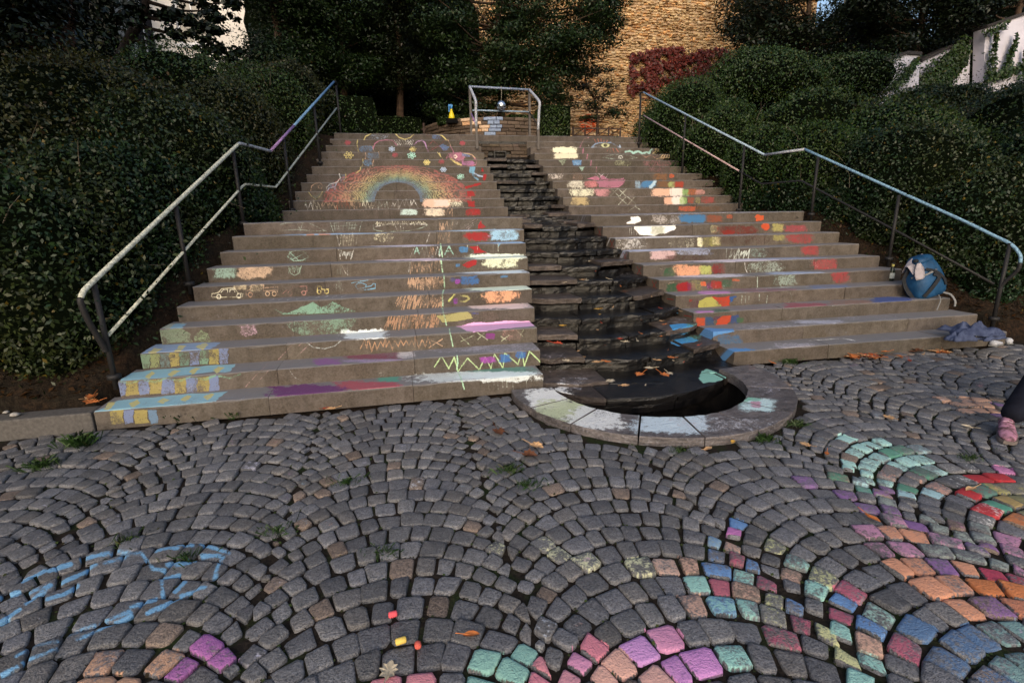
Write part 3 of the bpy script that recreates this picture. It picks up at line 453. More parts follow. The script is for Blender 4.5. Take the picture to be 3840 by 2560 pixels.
# red crosses on the cut ends are strokes of their own further below; now the paving, the pool rim and the cascade slabs
# (one map of the whole floor: paving at 0, pool rim at .12, cascade tiers at their own heights)
RC, RI, RO, RIMZ = np.array([2.15, -.30]), .865, 1.235, .05
def tier_of(Y): return np.clip(np.floor((np.asarray(Y, float) + .0) / TR) + 1, 1, 10)
def floor_height(X, Y):
    r = np.hypot(X - RC[0], Y - RC[1]); z = np.where((r > RI - .03) & (r < RO) & (Y < -.05) , RIMZ, 0.)
    ch = (X > 1.2 + .18 * np.maximum(Y, 0)) & (X < 3.35 - .2 * np.maximum(Y, 0)) & (Y > -.05)
    return np.where(ch, (tier_of(Y) - 1) * RISE + .02, z)
_X, _Y = np.meshgrid(np.arange(GX0, GX1, GM), np.arange(GY0, GY1, GM))
FLOOR = Tile(np.stack([_X, _Y, floor_height(_X, _Y)], -1), 'k'); TARGETS = [FLOOR]
patch(E, 1270, 1110, 1560, 1240, (236, 236, 232), 1., 'k', .45, wob=.9); patch(E, 1330, 1180, 1700, 1330, (196, 204, 160), .8, 'k', .6, wob=.9); patch(E, 1560, 1230, 1920, 1380, (222, 224, 222), .9, 'k', .5, wob=1.); patch(E, 2010, 1280, 2520, 1410, (196, 216, 230), .92, 'k', .45, wob=.8)
patch(G, 395, 1178, 630, 1262, (188, 220, 224), .85, 'k', .4, wob=.6); patch(G, 460, 1190, 540, 1240, (190, 110, 140), .6, 'k'); stroke(G, [(395, 1210), (450, 1178), (520, 1180)], 12, (120, 190, 165), .7, 'k'); patch(G, -40, 1310, 620, 1400, (190, 188, 198), .45, 'k', 1., wob=1.5); patch(G, 440, 1060, 700, 1200, (170, 168, 184), .35, 'k', 1., wob=1.5)
poly(M, [(1632, 850), (1700, 818), (1840, 850), (1925, 880), (1860, 915), (1740, 908), (1660, 880)], (56, 150, 220), 1., 'k', .15); patch(M, 1790, 822, 1960, 890, (90, 170, 150), .5, 'k', .8)
poly(M, [(1925, 1240), (1960, 1160), (2070, 1130), (2180, 1165), (2245, 1220), (2100, 1275), (1980, 1282)], (124, 190, 174), .85, 'k', .5); poly(M, [(2008, 970), (2050, 955), (2118, 968), (2115, 1000), (2060, 995)], (60, 150, 220), 1., 'k', .2); poly(M, [(775, 186), (800, 165), (860, 158), (915, 180), (880, 186)], (126, 196, 240), 1., 'k', .1)
patch(M, 380, 1100, 600, 1200, (190, 180, 190), .35, 'k', 1., wob=1.5); patch(M, 560, 1250, 830, 1350, (200, 195, 205), .4, 'k', 1., wob=1.6); patch(M, 1010, 110, 1210, 170, (180, 176, 186), .45, 'k', .9); patch(M, 1130, 200, 1350, 290, (160, 158, 168), .4, 'k', .9); patch(M, 1640, 660, 1820, 710, (170, 170, 180), .4, 'k', 1., wob=1.4)

# ================================================================ paving of small granite setts laid in segmental arcs
AW, AR, AP, AX0 = 1.09, .66, .1275, .42 - 1.09 * 3     # arc width, radius, course pitch, first valley
def front_line(X): return np.where(X < 1.3, -.1397 - .0187 * X, np.where(X < 3.2, -.16, .1397 - .0395 * X))
def setts():
    out = []; R = random.Random(3)
    for k in range(9):
        xc = AX0 + AW * (k + .5); ph = R.uniform(-.03, .03)
        def arc(j, x):
            d = np.clip((x - xc) / AR, -.93, .93)
            return -1.73 + ph + AP * j - AR * (1 - math.sqrt(1 - d * d))
        for j in range(-20, 20):
            tm = math.asin(AW / 2 / AR); th = -tm + R.uniform(-.09, 0)
            cuts = [th]
            while cuts[-1] < tm + .02: cuts.append(cuts[-1] + R.uniform(.118, .178) * (1. if abs(cuts[-1]) < .6 else .88))
            for a, b in zip(cuts[:-1], cuts[1:]):
                g = .0058
                pts = []
                for ang, up in ((a, 0), (b, 0), (b, 1), (a, 1)):
                    x = xc + AR * math.sin(ang); s = math.sin(ang)
                    if up: x += AP * math.cos(ang) * s * .95
                    x = min(max(x, xc - AW / 2 - .012), xc + AW / 2 + .012)
                    y = arc(j + up, x); pts.append([x, y])
                P = np.array(pts); c = P.mean(0)
                if np.linalg.norm(P[1] - P[0]) < .022 or np.linalg.norm(P[2] - P[3]) < .016: continue
                P += np.array([[R.uniform(-.010, .010), R.uniform(-.009, .009)] for _ in range(4)])
                d = P - c; L = np.linalg.norm(d, axis=1, keepdims=True); P = c + d * (1 - g * 1.35 / L)
                if c[0] < -3.9 or c[0] > 6.9: continue
                if c[1] > front_line(c[0]) - .03 or c[1] < -3.75: continue
                r = math.hypot(c[0] - RC[0], c[1] - RC[1])
                if r < RO + .045: continue
                out.append(P)
    C_ = np.array([P.mean(0) for P in out]); VX = np.vstack(out)          # small stones wedged into the gaps where two arcs meet
    for k in range(10):
        xv = AX0 + AW * k
        for y in np.arange(-3.7, -.2, .035):
            for dx in (-.035, 0, .035):
                q = np.array([xv + dx + R.uniform(-.01, .01), y + R.uniform(-.01, .01)])
                if q[1] > front_line(q[0]) - .03 or math.hypot(*(q - RC)) < RO + .045: continue
                r = min(np.min(np.hypot(*(C_ - q).T)) - .045, np.min(np.hypot(*(VX - q).T)))
                if r > .021:
                    a = R.uniform(0, 1.5); r = min(r * .98, .042); P = q + np.array([[math.cos(a + i * math.pi / 2) * r * R.uniform(.85, 1.), math.sin(a + i * math.pi / 2) * r * R.uniform(.85, 1.)] for i in range(4)])
                    out.append(P); C_ = np.vstack([C_, q]); VX = np.vstack([VX, P])
    return out
SETTS = setts()
cen = np.array([np.append(P.mean(0), 0.) for P in SETTS]); spx, spy, sdep = project(cen)
vis = (spx > -60) & (spx < 3900) & (spy < 2640) & (sdep > 0)
keep = (spx > -900) & (spx < 4700) & (spy < 3500) & (sdep > .2)

YE, PR, BL, PE, MI = (206, 206, 140), (202, 88, 118), (98, 148, 212), (214, 164, 140), (146, 208, 196)
MG, SL, TP, OR, PU, PK, GM_ = (204, 112, 190), (84, 124, 172), (120, 162, 160), (230, 150, 112), (152, 102, 172), (206, 136, 176), (150, 164, 156)
Z4 = View(2840, 1300, .42517)
PAINT = [
 (J, YE, .72, .7, [(160, 640), (555, 650), (180, 960), (620, 950), (905, 830), (970, 1190)]),
 (J, PR, .8, .5, [(350, 690), (245, 860), (655, 860), (1120, 905), (1000, 1065), (755, 1130), (1450, 1290)]),
 (J, BL, .78, .55, [(345, 455), (230, 585), (290, 765), (515, 735), (350, 1000), (805, 1030), (1055, 985), (1210, 1165)]),
 (J, MG, .95, .1, [(285, 520)]), (J, PE, .66, .7, [(395, 605), (120, 730), (440, 920), (690, 790), (1200, 1315), (1345, 1030)]),
 (J, MI, .7, .7, [(740, 720), (455, 835), (100, 825), (865, 930), (530, 1060), (265, 1110), (1245, 1090), (390, 1310), (400, 1480), (1400, 1420), (1360, 1510)]),
 (J, SL, .72, .6, [(1560, 1180), (1885, 1265), (1780, 1370), (2010, 1210), (2070, 1490)]), (J, TP, .62, .8, [(2190, 1190), (2160, 1430), (2240, 1370)]),
 (J, OR, .85, .3, [(1440, 730), (1580, 715), (1620, 880), (1750, 860), (1920, 860), (1940, 740), (1880, 1030), (1575, 600)]), (J, (222, 120, 60), .85, .3, [(2170, 900), (2310, 920), (2310, 430)]),
 (J, PU, .7, .4, [(1775, 730), (2060, 1030), (1550, 520), (1370, 410), (1265, 340), (1095, 255), (890, 170), (1380, 290), (1465, 255)]),
 (J, PK, .66, .65, [(1200, 500), (1340, 600), (1470, 600), (2200, 570), (2220, 640), (2310, 760)]), (J, (206, 60, 90), .85, .3, [(2160, 800), (2320, 830)]),
 (J, GM_, .6, .8, [(1430, 365), (1670, 470), (1700, 540), (1740, 620), (1880, 520), (1900, 590), (1890, 660), (2060, 600), (2110, 700)]),
 (Z4, (168, 222, 214), .85, .45, [(850, 835), (1060, 860), (1110, 810), (830, 930), (1030, 900), (1020, 945), (1210, 940), (1390, 960), (860, 1010), (1030, 1000), (1190, 1030), (1390, 1010), (800, 1060), (1030, 1055), (980, 1100), (1010, 1160), (950, 1210), (1200, 1205), (1580, 1125)]),
 (Z4, (78, 150, 122), .85, .35, [(1240, 885), (1190, 985), (1380, 1070), (820, 1130), (1030, 1235), (1380, 1215)]), (Z4, (204, 150, 132), .6, .8, [(1210, 1090), (1180, 1150), (1380, 1150), (1570, 1195)]),
 (Z4, (214, 162, 134), .85, .45, [(1690, 470), (1840, 440), (1870, 505), (2000, 490), (1830, 550), (1990, 580), (2080, 570), (1760, 500), (1920, 540)]), (Z4, (160, 116, 180), .8, .4, [(2110, 550), (2260, 530), (2190, 610), (2240, 620)]),
 (Z4, (212, 44, 52), .95, .15, [(1960, 1200), (2090, 1190), (1890, 1270), (1960, 1320), (2260, 1360), (2120, 1480)]), (Z4, (212, 124, 180), .85, .3, [(2180, 1165)]), (Z4, OLIVE, .7, .6, [(2160, 1290), (2280, 1260), (2250, 1410), (2140, 1330)]), (Z4, (70, 160, 140), .85, .3, [(2000, 1300), (2110, 1410)]), (Z4, WHITE, .45, .95, [(1650, 1050), (1600, 1090), (1840, 1120), (1930, 1100), (1770, 1250), (1980, 1370), (1960, 1450)]),
 (I, (220, 218, 170), .6, .95, [(1070, 610), (1310, 620), (1490, 660), (1720, 710), (1980, 800)]), (I, (216, 220, 232), .6, .9, [(1310, 1170), (1370, 1340), (560, 215)]),
 (I, (138, 196, 180), .95, .15, [(1025, 1430), (1205, 1460), (900, 1530), (1090, 1550)]), (I, (238, 140, 152), 1., .08, [(1570, 1450), (1380, 1500), (330, 1540), (520, 1550)]), (I, (234, 146, 190), 1., .08, [(1750, 1400), (2280, 1240), (2120, 1290)]), (I, (216, 146, 220), 1., .08, [(1950, 1330)]),
 (I, (242, 176, 156), 1., .1, [(1850, 1510), (2020, 1490), (2310, 1430)]), (I, (242, 196, 190), 1., .1, [(2200, 1450)]), (I, (214, 170, 150), .65, .7, [(2270, 790)]), (J, (216, 136, 214), 1., .1, [(40, 1420), (60, 1500)]),
 (H, (218, 160, 124), .75, .65, [(720, 1360), (1070, 1340), (600, 1540), (900, 1530)]), (H, (192, 104, 186), .85, .4, [(1360, 1320), (1410, 1450), (1215, 1520)]), (H, (200, 196, 216), .35, .95, [(715, 470), (1930, 920), (1700, 90), (1190, 290), (1700, 1430)]),
]
done = {}
for v, c, dens, grain, pts in PAINT:
    for q in v(pts):
        d = np.hypot(spx - q[0], (spy - q[1]) * 1.6); i = int(np.argmin(d))
        if i in done: d[list(done)] = 1e9; i2 = int(np.argmin(d)); i = i2 if d[i2] < 60 else i
        done[i] = 1; P = np.column_stack([SETTS[i], np.zeros(4)]); C_ = P.mean(0); P = C_ + (P - C_) * 1.06
        X, Y, _ = project(P); sc_ = 1 if grain < .2 else .80; poly(None, list(zip(X, Y)), c, dens * sc_ * rng.uniform(.85, 1.12), 'k', max(grain, .5) if grain >= .2 else grain)
def region(pts, cols, frac, dens, grain):
    for i in range(len(SETTS)):
        if i in done: continue
        x, y = spx[i], spy[i]; ins = False
        for (ax, ay), (bx, by) in zip(pts, pts[1:] + pts[:1]):
            if (ay > y) != (by > y) and x < (bx - ax) * (y - ay) / (by - ay) + ax: ins = not ins
        if not ins or rng.random() > frac: continue
        done[i] = 1; P = np.column_stack([SETTS[i], np.zeros(4)]); C_ = P.mean(0); P = C_ + (P - C_) * 1.04; X, Y, _ = project(P)
        poly(None, list(zip(X, Y)), cols[rng.integers(len(cols))], dens * rng.uniform(.8, 1.1) * (1 if grain < .2 else .80), 'k', max(grain, .5) if grain >= .2 else grain)
region([(2200, 2600), (2260, 2510), (2420, 2470), (2560, 2500), (2620, 2600)], [(242, 176, 160), (242, 176, 176), (240, 160, 158)], 1, 1., .08)
region([(1960, 2600), (2080, 2470), (2230, 2390), (2440, 2350), (2570, 2360), (2680, 2600)], [(238, 146, 160), (238, 150, 166), (222, 150, 214), (236, 130, 150)], 1, 1., .1)
region([(1690, 2600), (1800, 2440), (1990, 2440), (1960, 2600)], [(138, 196, 180)], .8, .95, .2); region([(1380, 2600), (1400, 2520), (1600, 2530), (1620, 2600)], [(232, 130, 140)], .9, .95, .2)
region([(3620, 1790), (3700, 1750), (3900, 1790), (3900, 1980), (3700, 1960), (3600, 1860)], [(206, 48, 56), (140, 134, 84), (84, 160, 140), (206, 130, 170), (206, 48, 56)], .75, .85, .3)
region([(3200, 1990), (3420, 1990), (3640, 2080), (3900, 2180), (3900, 2300), (3560, 2290), (3300, 2120)], [OR, OR, (222, 130, 90), PU], .7, .8, .45)
region([(3330, 1880), (3620, 1960), (3900, 2040), (3900, 2140), (3600, 2060), (3330, 1960)], [GM_, PK, GM_, PU], .6, .62, .75)
region([(3330, 2340), (3900, 2290), (3900, 2620), (3480, 2620)], [SL, (98, 140, 190), TP, SL], .75, .7, .6)
region([(3150, 1640), (3330, 1620), (3560, 1740), (3570, 1840), (3320, 1860), (3140, 1770)], [(168, 222, 214), (78, 150, 122), (168, 214, 222)], .7, .75, .5)
region([(2600, 2030), (2760, 2010), (3060, 2120), (3260, 2330), (3300, 2560), (3000, 2560), (2780, 2330), (2590, 2290)], [YE, PR, BL, PE, MI], .45, .68, .65)
B_ = (88, 160, 226)
for s_ in [[(550, 720), (690, 690)], [(700, 690), (780, 670), (880, 675)], [(710, 750), (870, 700)], [(890, 680), (960, 680), (1000, 730), (1040, 790), (1120, 800)], [(1060, 670), (1150, 650), (1210, 655)], [(1215, 625), (1310, 625)], [(1370, 620), (1440, 640), (1480, 650), (1560, 670)], [(1380, 700), (1500, 690)], [(1520, 700), (1490, 760), (1460, 860)], [(1140, 760), (1280, 720)], [(1200, 760), (1330, 735)], [(1090, 860), (1220, 825)], [(1100, 870), (1110, 980)], [(1260, 870), (1190, 940)], [(1230, 970), (1400, 915)], [(890, 1050), (1060, 1000)], [(1000, 1100), (1130, 1040), (1230, 990)], [(680, 1160), (880, 1080), (900, 1110), (700, 1190)], [(450, 1240), (640, 1170)], [(520, 1270), (690, 1200)], [(100, 1390), (240, 1310), (390, 1290)], [(150, 1430), (380, 1340)], [(0, 1510), (110, 1460)], [(0, 1160), (130, 1070)], [(170, 1030), (340, 900)], [(180, 950), (340, 900)], [(320, 1000), (430, 970), (530, 900)], [(150, 870), (300, 800)], [(320, 800), (480, 755)], [(415, 880), (560, 810), (650, 760)], [(10, 985), (130, 950)]]:
    stroke(H, s_, 15, (112, 176, 226), .95, 'k', .5)
for _ in range(110):                       # dots of worn chalk dust
    i = rng.integers(len(SETTS)); x, y = spx[i], spy[i]
    if 0 < x < 3840: patch(None, x - 14, y - 8, x + 14, y + 8, [(200, 196, 214), (220, 150, 130), (170, 200, 220), (206, 150, 196)][rng.integers(4)], .35, 'k', .9, wob=1.2)

def tile_img(name, blocks, h, w, sat=.70):
    im = np.zeros((h, w, 4), np.float32)
    for r, t in blocks: im[r:r + t.C.shape[0], :t.C.shape[1], :3] = t.C; im[r:r + t.C.shape[0], :t.C.shape[1], 3] = t.A
    # spread the colour under empty coverage so that filtering does not darken the edges
    return make_image(name, im, sat)
IMG = {}
for left in (True, False):
    w = len(np.arange(XR[left][0], XR[left][1], MM)); bl = []
    for n in range(1, 22):
        a, b = ST[left][n]; bl += [(BASE[n], a), (BASE[n] + a.C.shape[0], b)]
    IMG[left] = (tile_img('chalk_map', bl, IMG_H, w), w)
FLIMG = tile_img('chalk_map', [(0, FLOOR)], *FLOOR.A.shape, .78)
def stair_uv(left, n, V, y0f):
    V = np.asarray(V, float); w = IMG[left][1]
    v = (V[:, 2] - (n - 1) * RISE) + np.maximum(V[:, 1] - y0f(V[:, 0]), 0)
    return np.column_stack([(V[:, 0] - XR[left][0]) / MM / w, (BASE[n] + np.clip(v, .002, None) / MM) / IMG_H])
def floor_uv(V):
    V = np.asarray(V, float); return np.column_stack([(V[:, 0] - GX0) / (GX1 - GX0), (V[:, 1] - GY0) / (GY1 - GY0)])

# ---------------------------------------------------------------- stone materials
def stair_stone(m):
    p = m.pos(); big = m.noise(p, 1.6, 4, .6); fine = m.noise(p, 60, 4, .7); mid = m.noise(p, 9, 5, .65)
    sc = m.n('ShaderNodeMapping'); m.l(p, sc.inputs[0]); sc.inputs['Scale'].default_value = (11, 11, 2.6); run = m.noise(sc.outputs[0], 1., 3, .6)
    c = m.mix(m.ramp(big, .35, .65), (.066, .054, .046), (.116, .096, .083))
    c = m.mix(m.ramp(mid, .42, .62, 0., .75), c, (.050, .038, .028)); c = m.mix(m.ramp(fine, .35, .7, 0., .35), c, (.22, .19, .16))
    c = m.mix(m.ramp(run, .5, .78, 0., .42), c, (.036, .029, .024)); c = m.mix(.85, c, m.mix(1., c, m.attr(), 'MULTIPLY'))
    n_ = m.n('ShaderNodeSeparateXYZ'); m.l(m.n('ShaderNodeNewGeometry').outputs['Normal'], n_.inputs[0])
    c = m.mix(m.ramp(n_.outputs[2], .3, .9, 0., .72), c, (.235, .228, .238))       # sky light painted in: upward faces paler and greyer
    m.bump(m.math('ADD', fine, m.math('MULTIPLY', mid, 1.5)), .35, .006)
    return c, .78
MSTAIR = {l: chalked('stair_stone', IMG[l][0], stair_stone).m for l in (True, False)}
def granite(m):
    p = m.pos(); f = m.noise(p, 120, 3, .8); g = m.noise(p, 30, 4, .75)
    c = m.mix(m.ramp(f, .36, .66), (.075, .073, .077), (.36, .355, .365)); c = m.mix(m.ramp(g, .4, .7, 0., .5), c, (.075, .072, .072))
    c = m.mix(1., c, m.attr(), 'MULTIPLY'); m.bump(m.math('ADD', m.math('MULTIPLY', g, 2.), f), .8, .007)
    m.b.inputs['Specular IOR Level'].default_value = .45; return c, .46
MSETT = chalked('granite', FLIMG, granite).m
def slate(m):
    p = m.pos(); s = m.n('ShaderNodeMapping'); m.l(p, s.inputs[0]); s.inputs['Scale'].default_value = (8, 14, 60); q = m.noise(s.outputs[0], 1., 5, .65); f = m.noise(p, 45, 4, .7)
    c = m.mix(m.ramp(q, .35, .7), (.018, .015, .014), (.058, .047, .042)); c = m.mix(m.ramp(f, .5, .75, 0., .5), c, (.11, .10, .10)); c = m.mix(1., c, m.attr(), 'MULTIPLY')
    m.bump(m.math('ADD', q, f), .7, .014); return c, .42
MSLATE = chalked('slate', FLIMG, slate, flat=True).m
def wetslate(m):
    p = m.pos(); q = m.noise(p, 7, 5, .65); f = m.noise(p, 55, 4, .7)
    c = m.mix(m.ramp(q, .35, .7), (.004, .004, .005), (.016, .014, .013)); m.bump(m.math('ADD', m.math('MULTIPLY', q, 2.), f), .55, .012)
    m.b.inputs['Specular IOR Level'].default_value = .45
    return c, .26
MWET = chalked('wet_slate', FLIMG, wetslate, flat=True).m
m = Mt('joint_soil', .95, .1); p_ = m.pos(); a_ = m.noise(p_, 5, 4); b_ = m.noise(p_, 60, 4)
m.color(m.mix(m.ramp(a_, .52, .66), m.mix(m.ramp(b_, .3, .7), (.012, .009, .007), (.034, .026, .020)), m.mix(m.ramp(b_, .3, .7), (.010, .016, .006), (.028, .042, .013)))); m.bump(b_, .8, .01); MSOIL = m.m
m = Mt('leaf_litter_soil', .95, .1); p_ = m.pos(); a_ = m.noise(p_, 3, 4); b_ = m.noise(p_, 28, 5, .75)
m.color(m.mix(m.ramp(b_, .42, .62), (.014, .010, .007), m.mix(m.ramp(a_, .4, .6), (.05, .028, .016), (.03, .024, .016)))); m.bump(b_, 1., .03); MDIRT = m.m

# ---------------------------------------------------------------- ground sheet (one sheet, with the banks beside the stair and the pit of the pool)
def zline(Y):
    Y = np.asarray(Y, float)
    return np.interp(Y, [-.1, 0, 2.57, 4.03, 6.9, 60], [0, .12, 1.47, 1.5, 3.1, 3.1])
def ground_z(X, Y):
    X, Y = np.broadcast_arrays(np.asarray(X, float), np.asarray(Y, float))
    xl = -2.37 + .21 * np.clip(Y, 0, 6.9); xr = 6.95 - .21 * np.clip(Y, 0, 6.9); z = zline(Y)
    inside = (X > xl) & (X < xr)
    out = np.maximum(np.maximum(xl - X, X - xr), 0)
    z2 = z + np.minimum(out * .16, .9) * (Y > 0)
    z = np.where(inside & (Y > 0) & (Y < 6.9), z - .34, np.where(inside, z, z2))
    z = np.where(Y < 0, np.where(X > 6.9, 0, 0) - .0, z)
    z = z - .024 + .0 * X
    r = np.hypot(X - RC[0], Y - RC[1])
    z = np.where((r < 1.03), -.75, z)
    z = np.where((X > 1.25) & (X < 3.4) & (Y > -.3) & (Y < 7.0), np.minimum(z, zline(Y) - .65), z)
    return z
def gax(a, b, s, far):
    core = np.arange(a, b, s); g = [core[0]]; d = s
    while g[-1] > -far: d *= 1.35; g.append(g[-1] - d)
    h = [core[-1]]; d = s
    while h[-1] < far: d *= 1.35; h.append(h[-1] + d)
    return np.array(g[:0:-1] + list(core) + h[1:])
gx, gy = gax(-8, 18, .1, 150), gax(-5, 12, .1, 150); GXX, GYY = np.meshgrid(gx, gy); GZ = ground_z(GXX, GYY)
GZ += np.where((GYY > .15) & ((GXX < -2.5) | (GXX > 7)), rng.normal(0, .012, GZ.shape), 0)
nx, ny = len(gx), len(gy); idx = np.arange(nx * ny).reshape(ny, nx)
Q = np.stack([idx[:-1, :-1], idx[:-1, 1:], idx[1:, 1:], idx[1:, :-1]], -1).reshape(-1, 4)
g_ = mesh('ground', np.stack([GXX, GYY, GZ], -1).reshape(-1, 3), Q, MDIRT); tag(g_, kind='structure')

# setts
def sett_mesh(P, R, sub_=True):
    c = P.mean(0); n = 4; V = []; o = []
    for i in range(4):                     # each corner is cut
        p, a, b = P[i], P[i - 1], P[(i + 1) % 4]
        k = R.uniform(.06, .18); o.append(p + (a - p) * k); o.append(p + (b - p) * k * R.uniform(.8, 1.2))
    for i in range(8):                     # bulge of the sides
        o[i] = o[i] + np.array([R.uniform(-.003, .003), R.uniform(-.003, .003)])
    h = R.uniform(-.007, .006); tx, ty = R.uniform(-.045, .045), R.uniform(-.045, .045)
    zf = lambda q: h + tx * (q[0] - c[0]) + ty * (q[1] - c[1])
    for s, dz in ((1.02, -.055), (1.0, -.009), (.955, -.002), (.78, .0)):
        for q in o:
            w = c + (q - c) * s; V.append((w[0], w[1], zf(w) + dz + (R.uniform(-.0015, .0015) if dz > -.05 else 0)))
    V.append((c[0], c[1], zf(c) + R.uniform(0, .003)))
    F = [(r * 8 + i, r * 8 + (i + 1) % 8, (r + 1) * 8 + (i + 1) % 8, (r + 1) * 8 + i) for r in range(3) for i in range(8)] + [(24 + i, 24 + (i + 1) % 8, 32) for i in range(8)]
    return V, F
# joint bed under the setts
bx = np.arange(-4., 7.0, .12); by = np.arange(-3.9, .25, .12); BX, BY = np.meshgrid(bx, by); BZ = -.0165 + rng.normal(0, .003, BX.shape)
rr_ = np.hypot(BX - RC[0], BY - RC[1]); BZ = np.where((rr_ < 1.12) | (BY > front_line(BX) + .05), -.3, BZ); ii = np.arange(BX.size).reshape(BX.shape)
fq = np.stack([ii[:-1, :-1], ii[:-1, 1:], ii[1:, 1:], ii[1:, :-1]], -1).reshape(-1, 4); cy2 = BZ.ravel()[fq].min(1) > -.2
pav = mesh('pavement', np.stack([BX, BY, BZ], -1).reshape(-1, 3), fq[cy2], MSOIL, smooth=True); tag(pav, kind='structure')
R = random.Random(11); order = np.argsort(-np.where(vis, 1 / np.maximum(sdep, .1), 0)); top = set(order[:300].tolist())
bigV, bigF, bigT = [], [], []
for i, P in enumerate(SETTS):
    if not keep[i]: continue
    V, F = sett_mesh(P, R); u = R.random(); b = R.uniform(.56, 1.05)
    tn = (b * 1.32, b * 1.02, b * .80) if u < .05 else (b * 1.05, b * 1.01, b * .97) if u < .20 else (b * .97, b * .98, b * 1.03) if u < .55 else (b, b, b * 1.01)
    if i in top: mesh('cobblestone', V, F, MSETT, pav, True, floor_uv(V), tn)
    else:
        o = len(bigV); bigV += V; bigF += [tuple(q + o for q in f) for f in F]; bigT += [tn] * len(V)
o_ = mesh('cobblestone_field', bigV, bigF, MSETT, pav, True, floor_uv(bigV), np.array(bigT)); tag(o_, kind='stuff')

_g = np.random.default_rng(55); E_ = []                                   # moss and crumbs caught in the joints
for i in np.flatnonzero(keep):
    P = SETTS[i]
    if vis[i]:
        for _ in range(2): k = _g.integers(4); t = _g.random(); q = P[k] * t + P[(k + 1) % 4] * (1 - t); c = P.mean(0); q = c + (q - c) * 1.06; E_.append((q[0], q[1], -.008 + _g.normal(0, .002)))
E_ = np.array(E_); n = len(E_); s = _g.uniform(.003, .009, (n, 1)); a = _g.uniform(0, 6.28, n); T = np.column_stack([np.cos(a), np.sin(a), _g.normal(0, .3, n)]) * s; B = np.column_stack([-np.sin(a), np.cos(a), _g.normal(0, .3, n)]) * s
mm_ = Mt('moss_crumbs', .95, .1); mm_.color(mm_.mix(mm_.attr(), (.03, .022, .015), (.05, .075, .022)))
tv = np.repeat(_g.random((n, 1)) ** 1.5, 3, 1); o_ = mesh('moss', np.stack([E_ - T, E_ + B, E_ + T, E_ - B], 1).reshape(-1, 3), np.arange(n * 4).reshape(-1, 4), mm_.m, pav, tint=np.repeat(tv, 4, 0)); tag(o_, kind='stuff')

# ---------------------------------------------------------------- the two flights of steps, each step of several blocks
MREDC = plain('red_chalk', (.30, .03, .02), .95, .05, .5, 160)
JP = {1: (975, 1538), 2: (1024, 1550), 3: (1072, 1563), 4: (1110, 1577), 5: (1146, 1586), 6: (1178, 1598), 7: (1208, 1608), 8: (1237, 1617), 9: (1261, 1626), 10: (1282, 1635), 11: (1454,), 12: (1466,), 13: (1476,), 14: (1487,), 15: (1496,), 16: (1505,), 17: (1513,), 18: (1521,), 19: (1527,)}
def step_block(parent, left, n, x0, x1, R):
    dep = (LAND if n == 10 else TR) + .035; k = max(2, int((x1 - x0) / .11)); g = .0035
    xs = np.linspace(x0 + g / 2, x1 - g / 2, k + 1); zb = (n - 1) * RISE; dy, dz = R.uniform(-.004, .004), R.uniform(-.003, .002)
    prof = [(0, -.004), (0, .05), (.0005, .1), (.001, .134), (.004, .143), (.012, .149), (.05, .15), (dep * .6, .1505), (dep, .15)]
    V = []; y0 = lambda X: stepY(n, left, X)
    for X in xs:
        for q, (a, b) in enumerate(prof):
            j = R.uniform(-.0022, .0022) if 0 < q < 7 else 0
            V.append((X, y0(X) + a + dy + j, zb + b + (dz if b > .1 else 0) + (R.uniform(-.0035, .0015) if 3 <= q <= 7 else 0)))
    m_ = len(prof); F = [(i * m_ + q, (i + 1) * m_ + q, (i + 1) * m_ + q + 1, i * m_ + q + 1) for i in range(k) for q in range(m_ - 1)]
    o = len(V); V += [(X, y0(X) + dep, zb - .004) for X in (xs[0], xs[-1])]
    F += [tuple(range(m_))[::1] + (o,), tuple(k * m_ + q for q in range(m_))[::-1] + (o + 1,)]
    F[-2] = F[-2][::-1]; F[-1] = F[-1][::-1]
    b = R.uniform(.82, 1.15); ob = mesh('step_block', V, F, MSTAIR[left], parent, False, stair_uv(left, n, V, y0), (b, b * R.uniform(.97, 1.01), b * R.uniform(.93, 1.)))
    return ob
R = random.Random(5)
for left in (True, False):
    root = empty('stone_staircase', ((-.5, 0, 0) if left else (5., 0, 0))); root.location = (0, 0, 0)
    tag(root, 'wide brown stone steps left of the wet channel, with the chalk rainbow' if left else 'wide brown stone steps right of the wet channel, with the chalk eye and fish', 'staircase', 'flights of chalked stone steps')
    for n in range(1, 22):
        xa, xb = ends(n, left); cuts = [xa]
        if n == 21 and left: xb = 2.36
        if n == 21 and not left: xa = 2.364; cuts = [xa]
        if left and n in JP: cuts += sorted(float(PY(px, 1300 if n < 5 else 700, stepY(n, True, 0.))[0]) for px in JP[n])
        if not left or n not in JP or n > 10:
            s = cuts[-1] + R.uniform(.95, 1.35)
            if left and n in JP: s = 99
            while s < xb - .5: cuts.append(s); s += R.uniform(1.05, 1.45)
        cuts.append(xb)
        for a, b in zip(cuts[:-1], cuts[1:]): step_block(root, left, n, a, b, R)

    if not left:                           # red chalk crosses on the cut ends towards the channel
        for n in (3, 4, 5, 6, 7, 8, 9):
            b = MB(); e = ends(n, False)[0] - .0012; Y0 = stepY(n, False, e); z0_ = (n - 1) * RISE
            for (ya, za), (yb, zb2) in ((((.05, .03), (.17, .12)), ((.16, .02), (.06, .125))) if n > 4 else (((.04, .10), (.19, .085)),)):
                d = np.array([yb - ya, zb2 - za]); L_ = np.hypot(*d); q = np.array([-d[1], d[0]]) / L_ * .0035
                b.add([(e, Y0 + ya - q[0], z0_ + za - q[1]), (e, Y0 + yb - q[0], z0_ + zb2 - q[1]), (e, Y0 + yb + q[0], z0_ + zb2 + q[1]), (e, Y0 + ya + q[0], z0_ + za + q[1])], [(0, 1, 2, 3)])
            b.build('chalk_cross', MREDC, root)

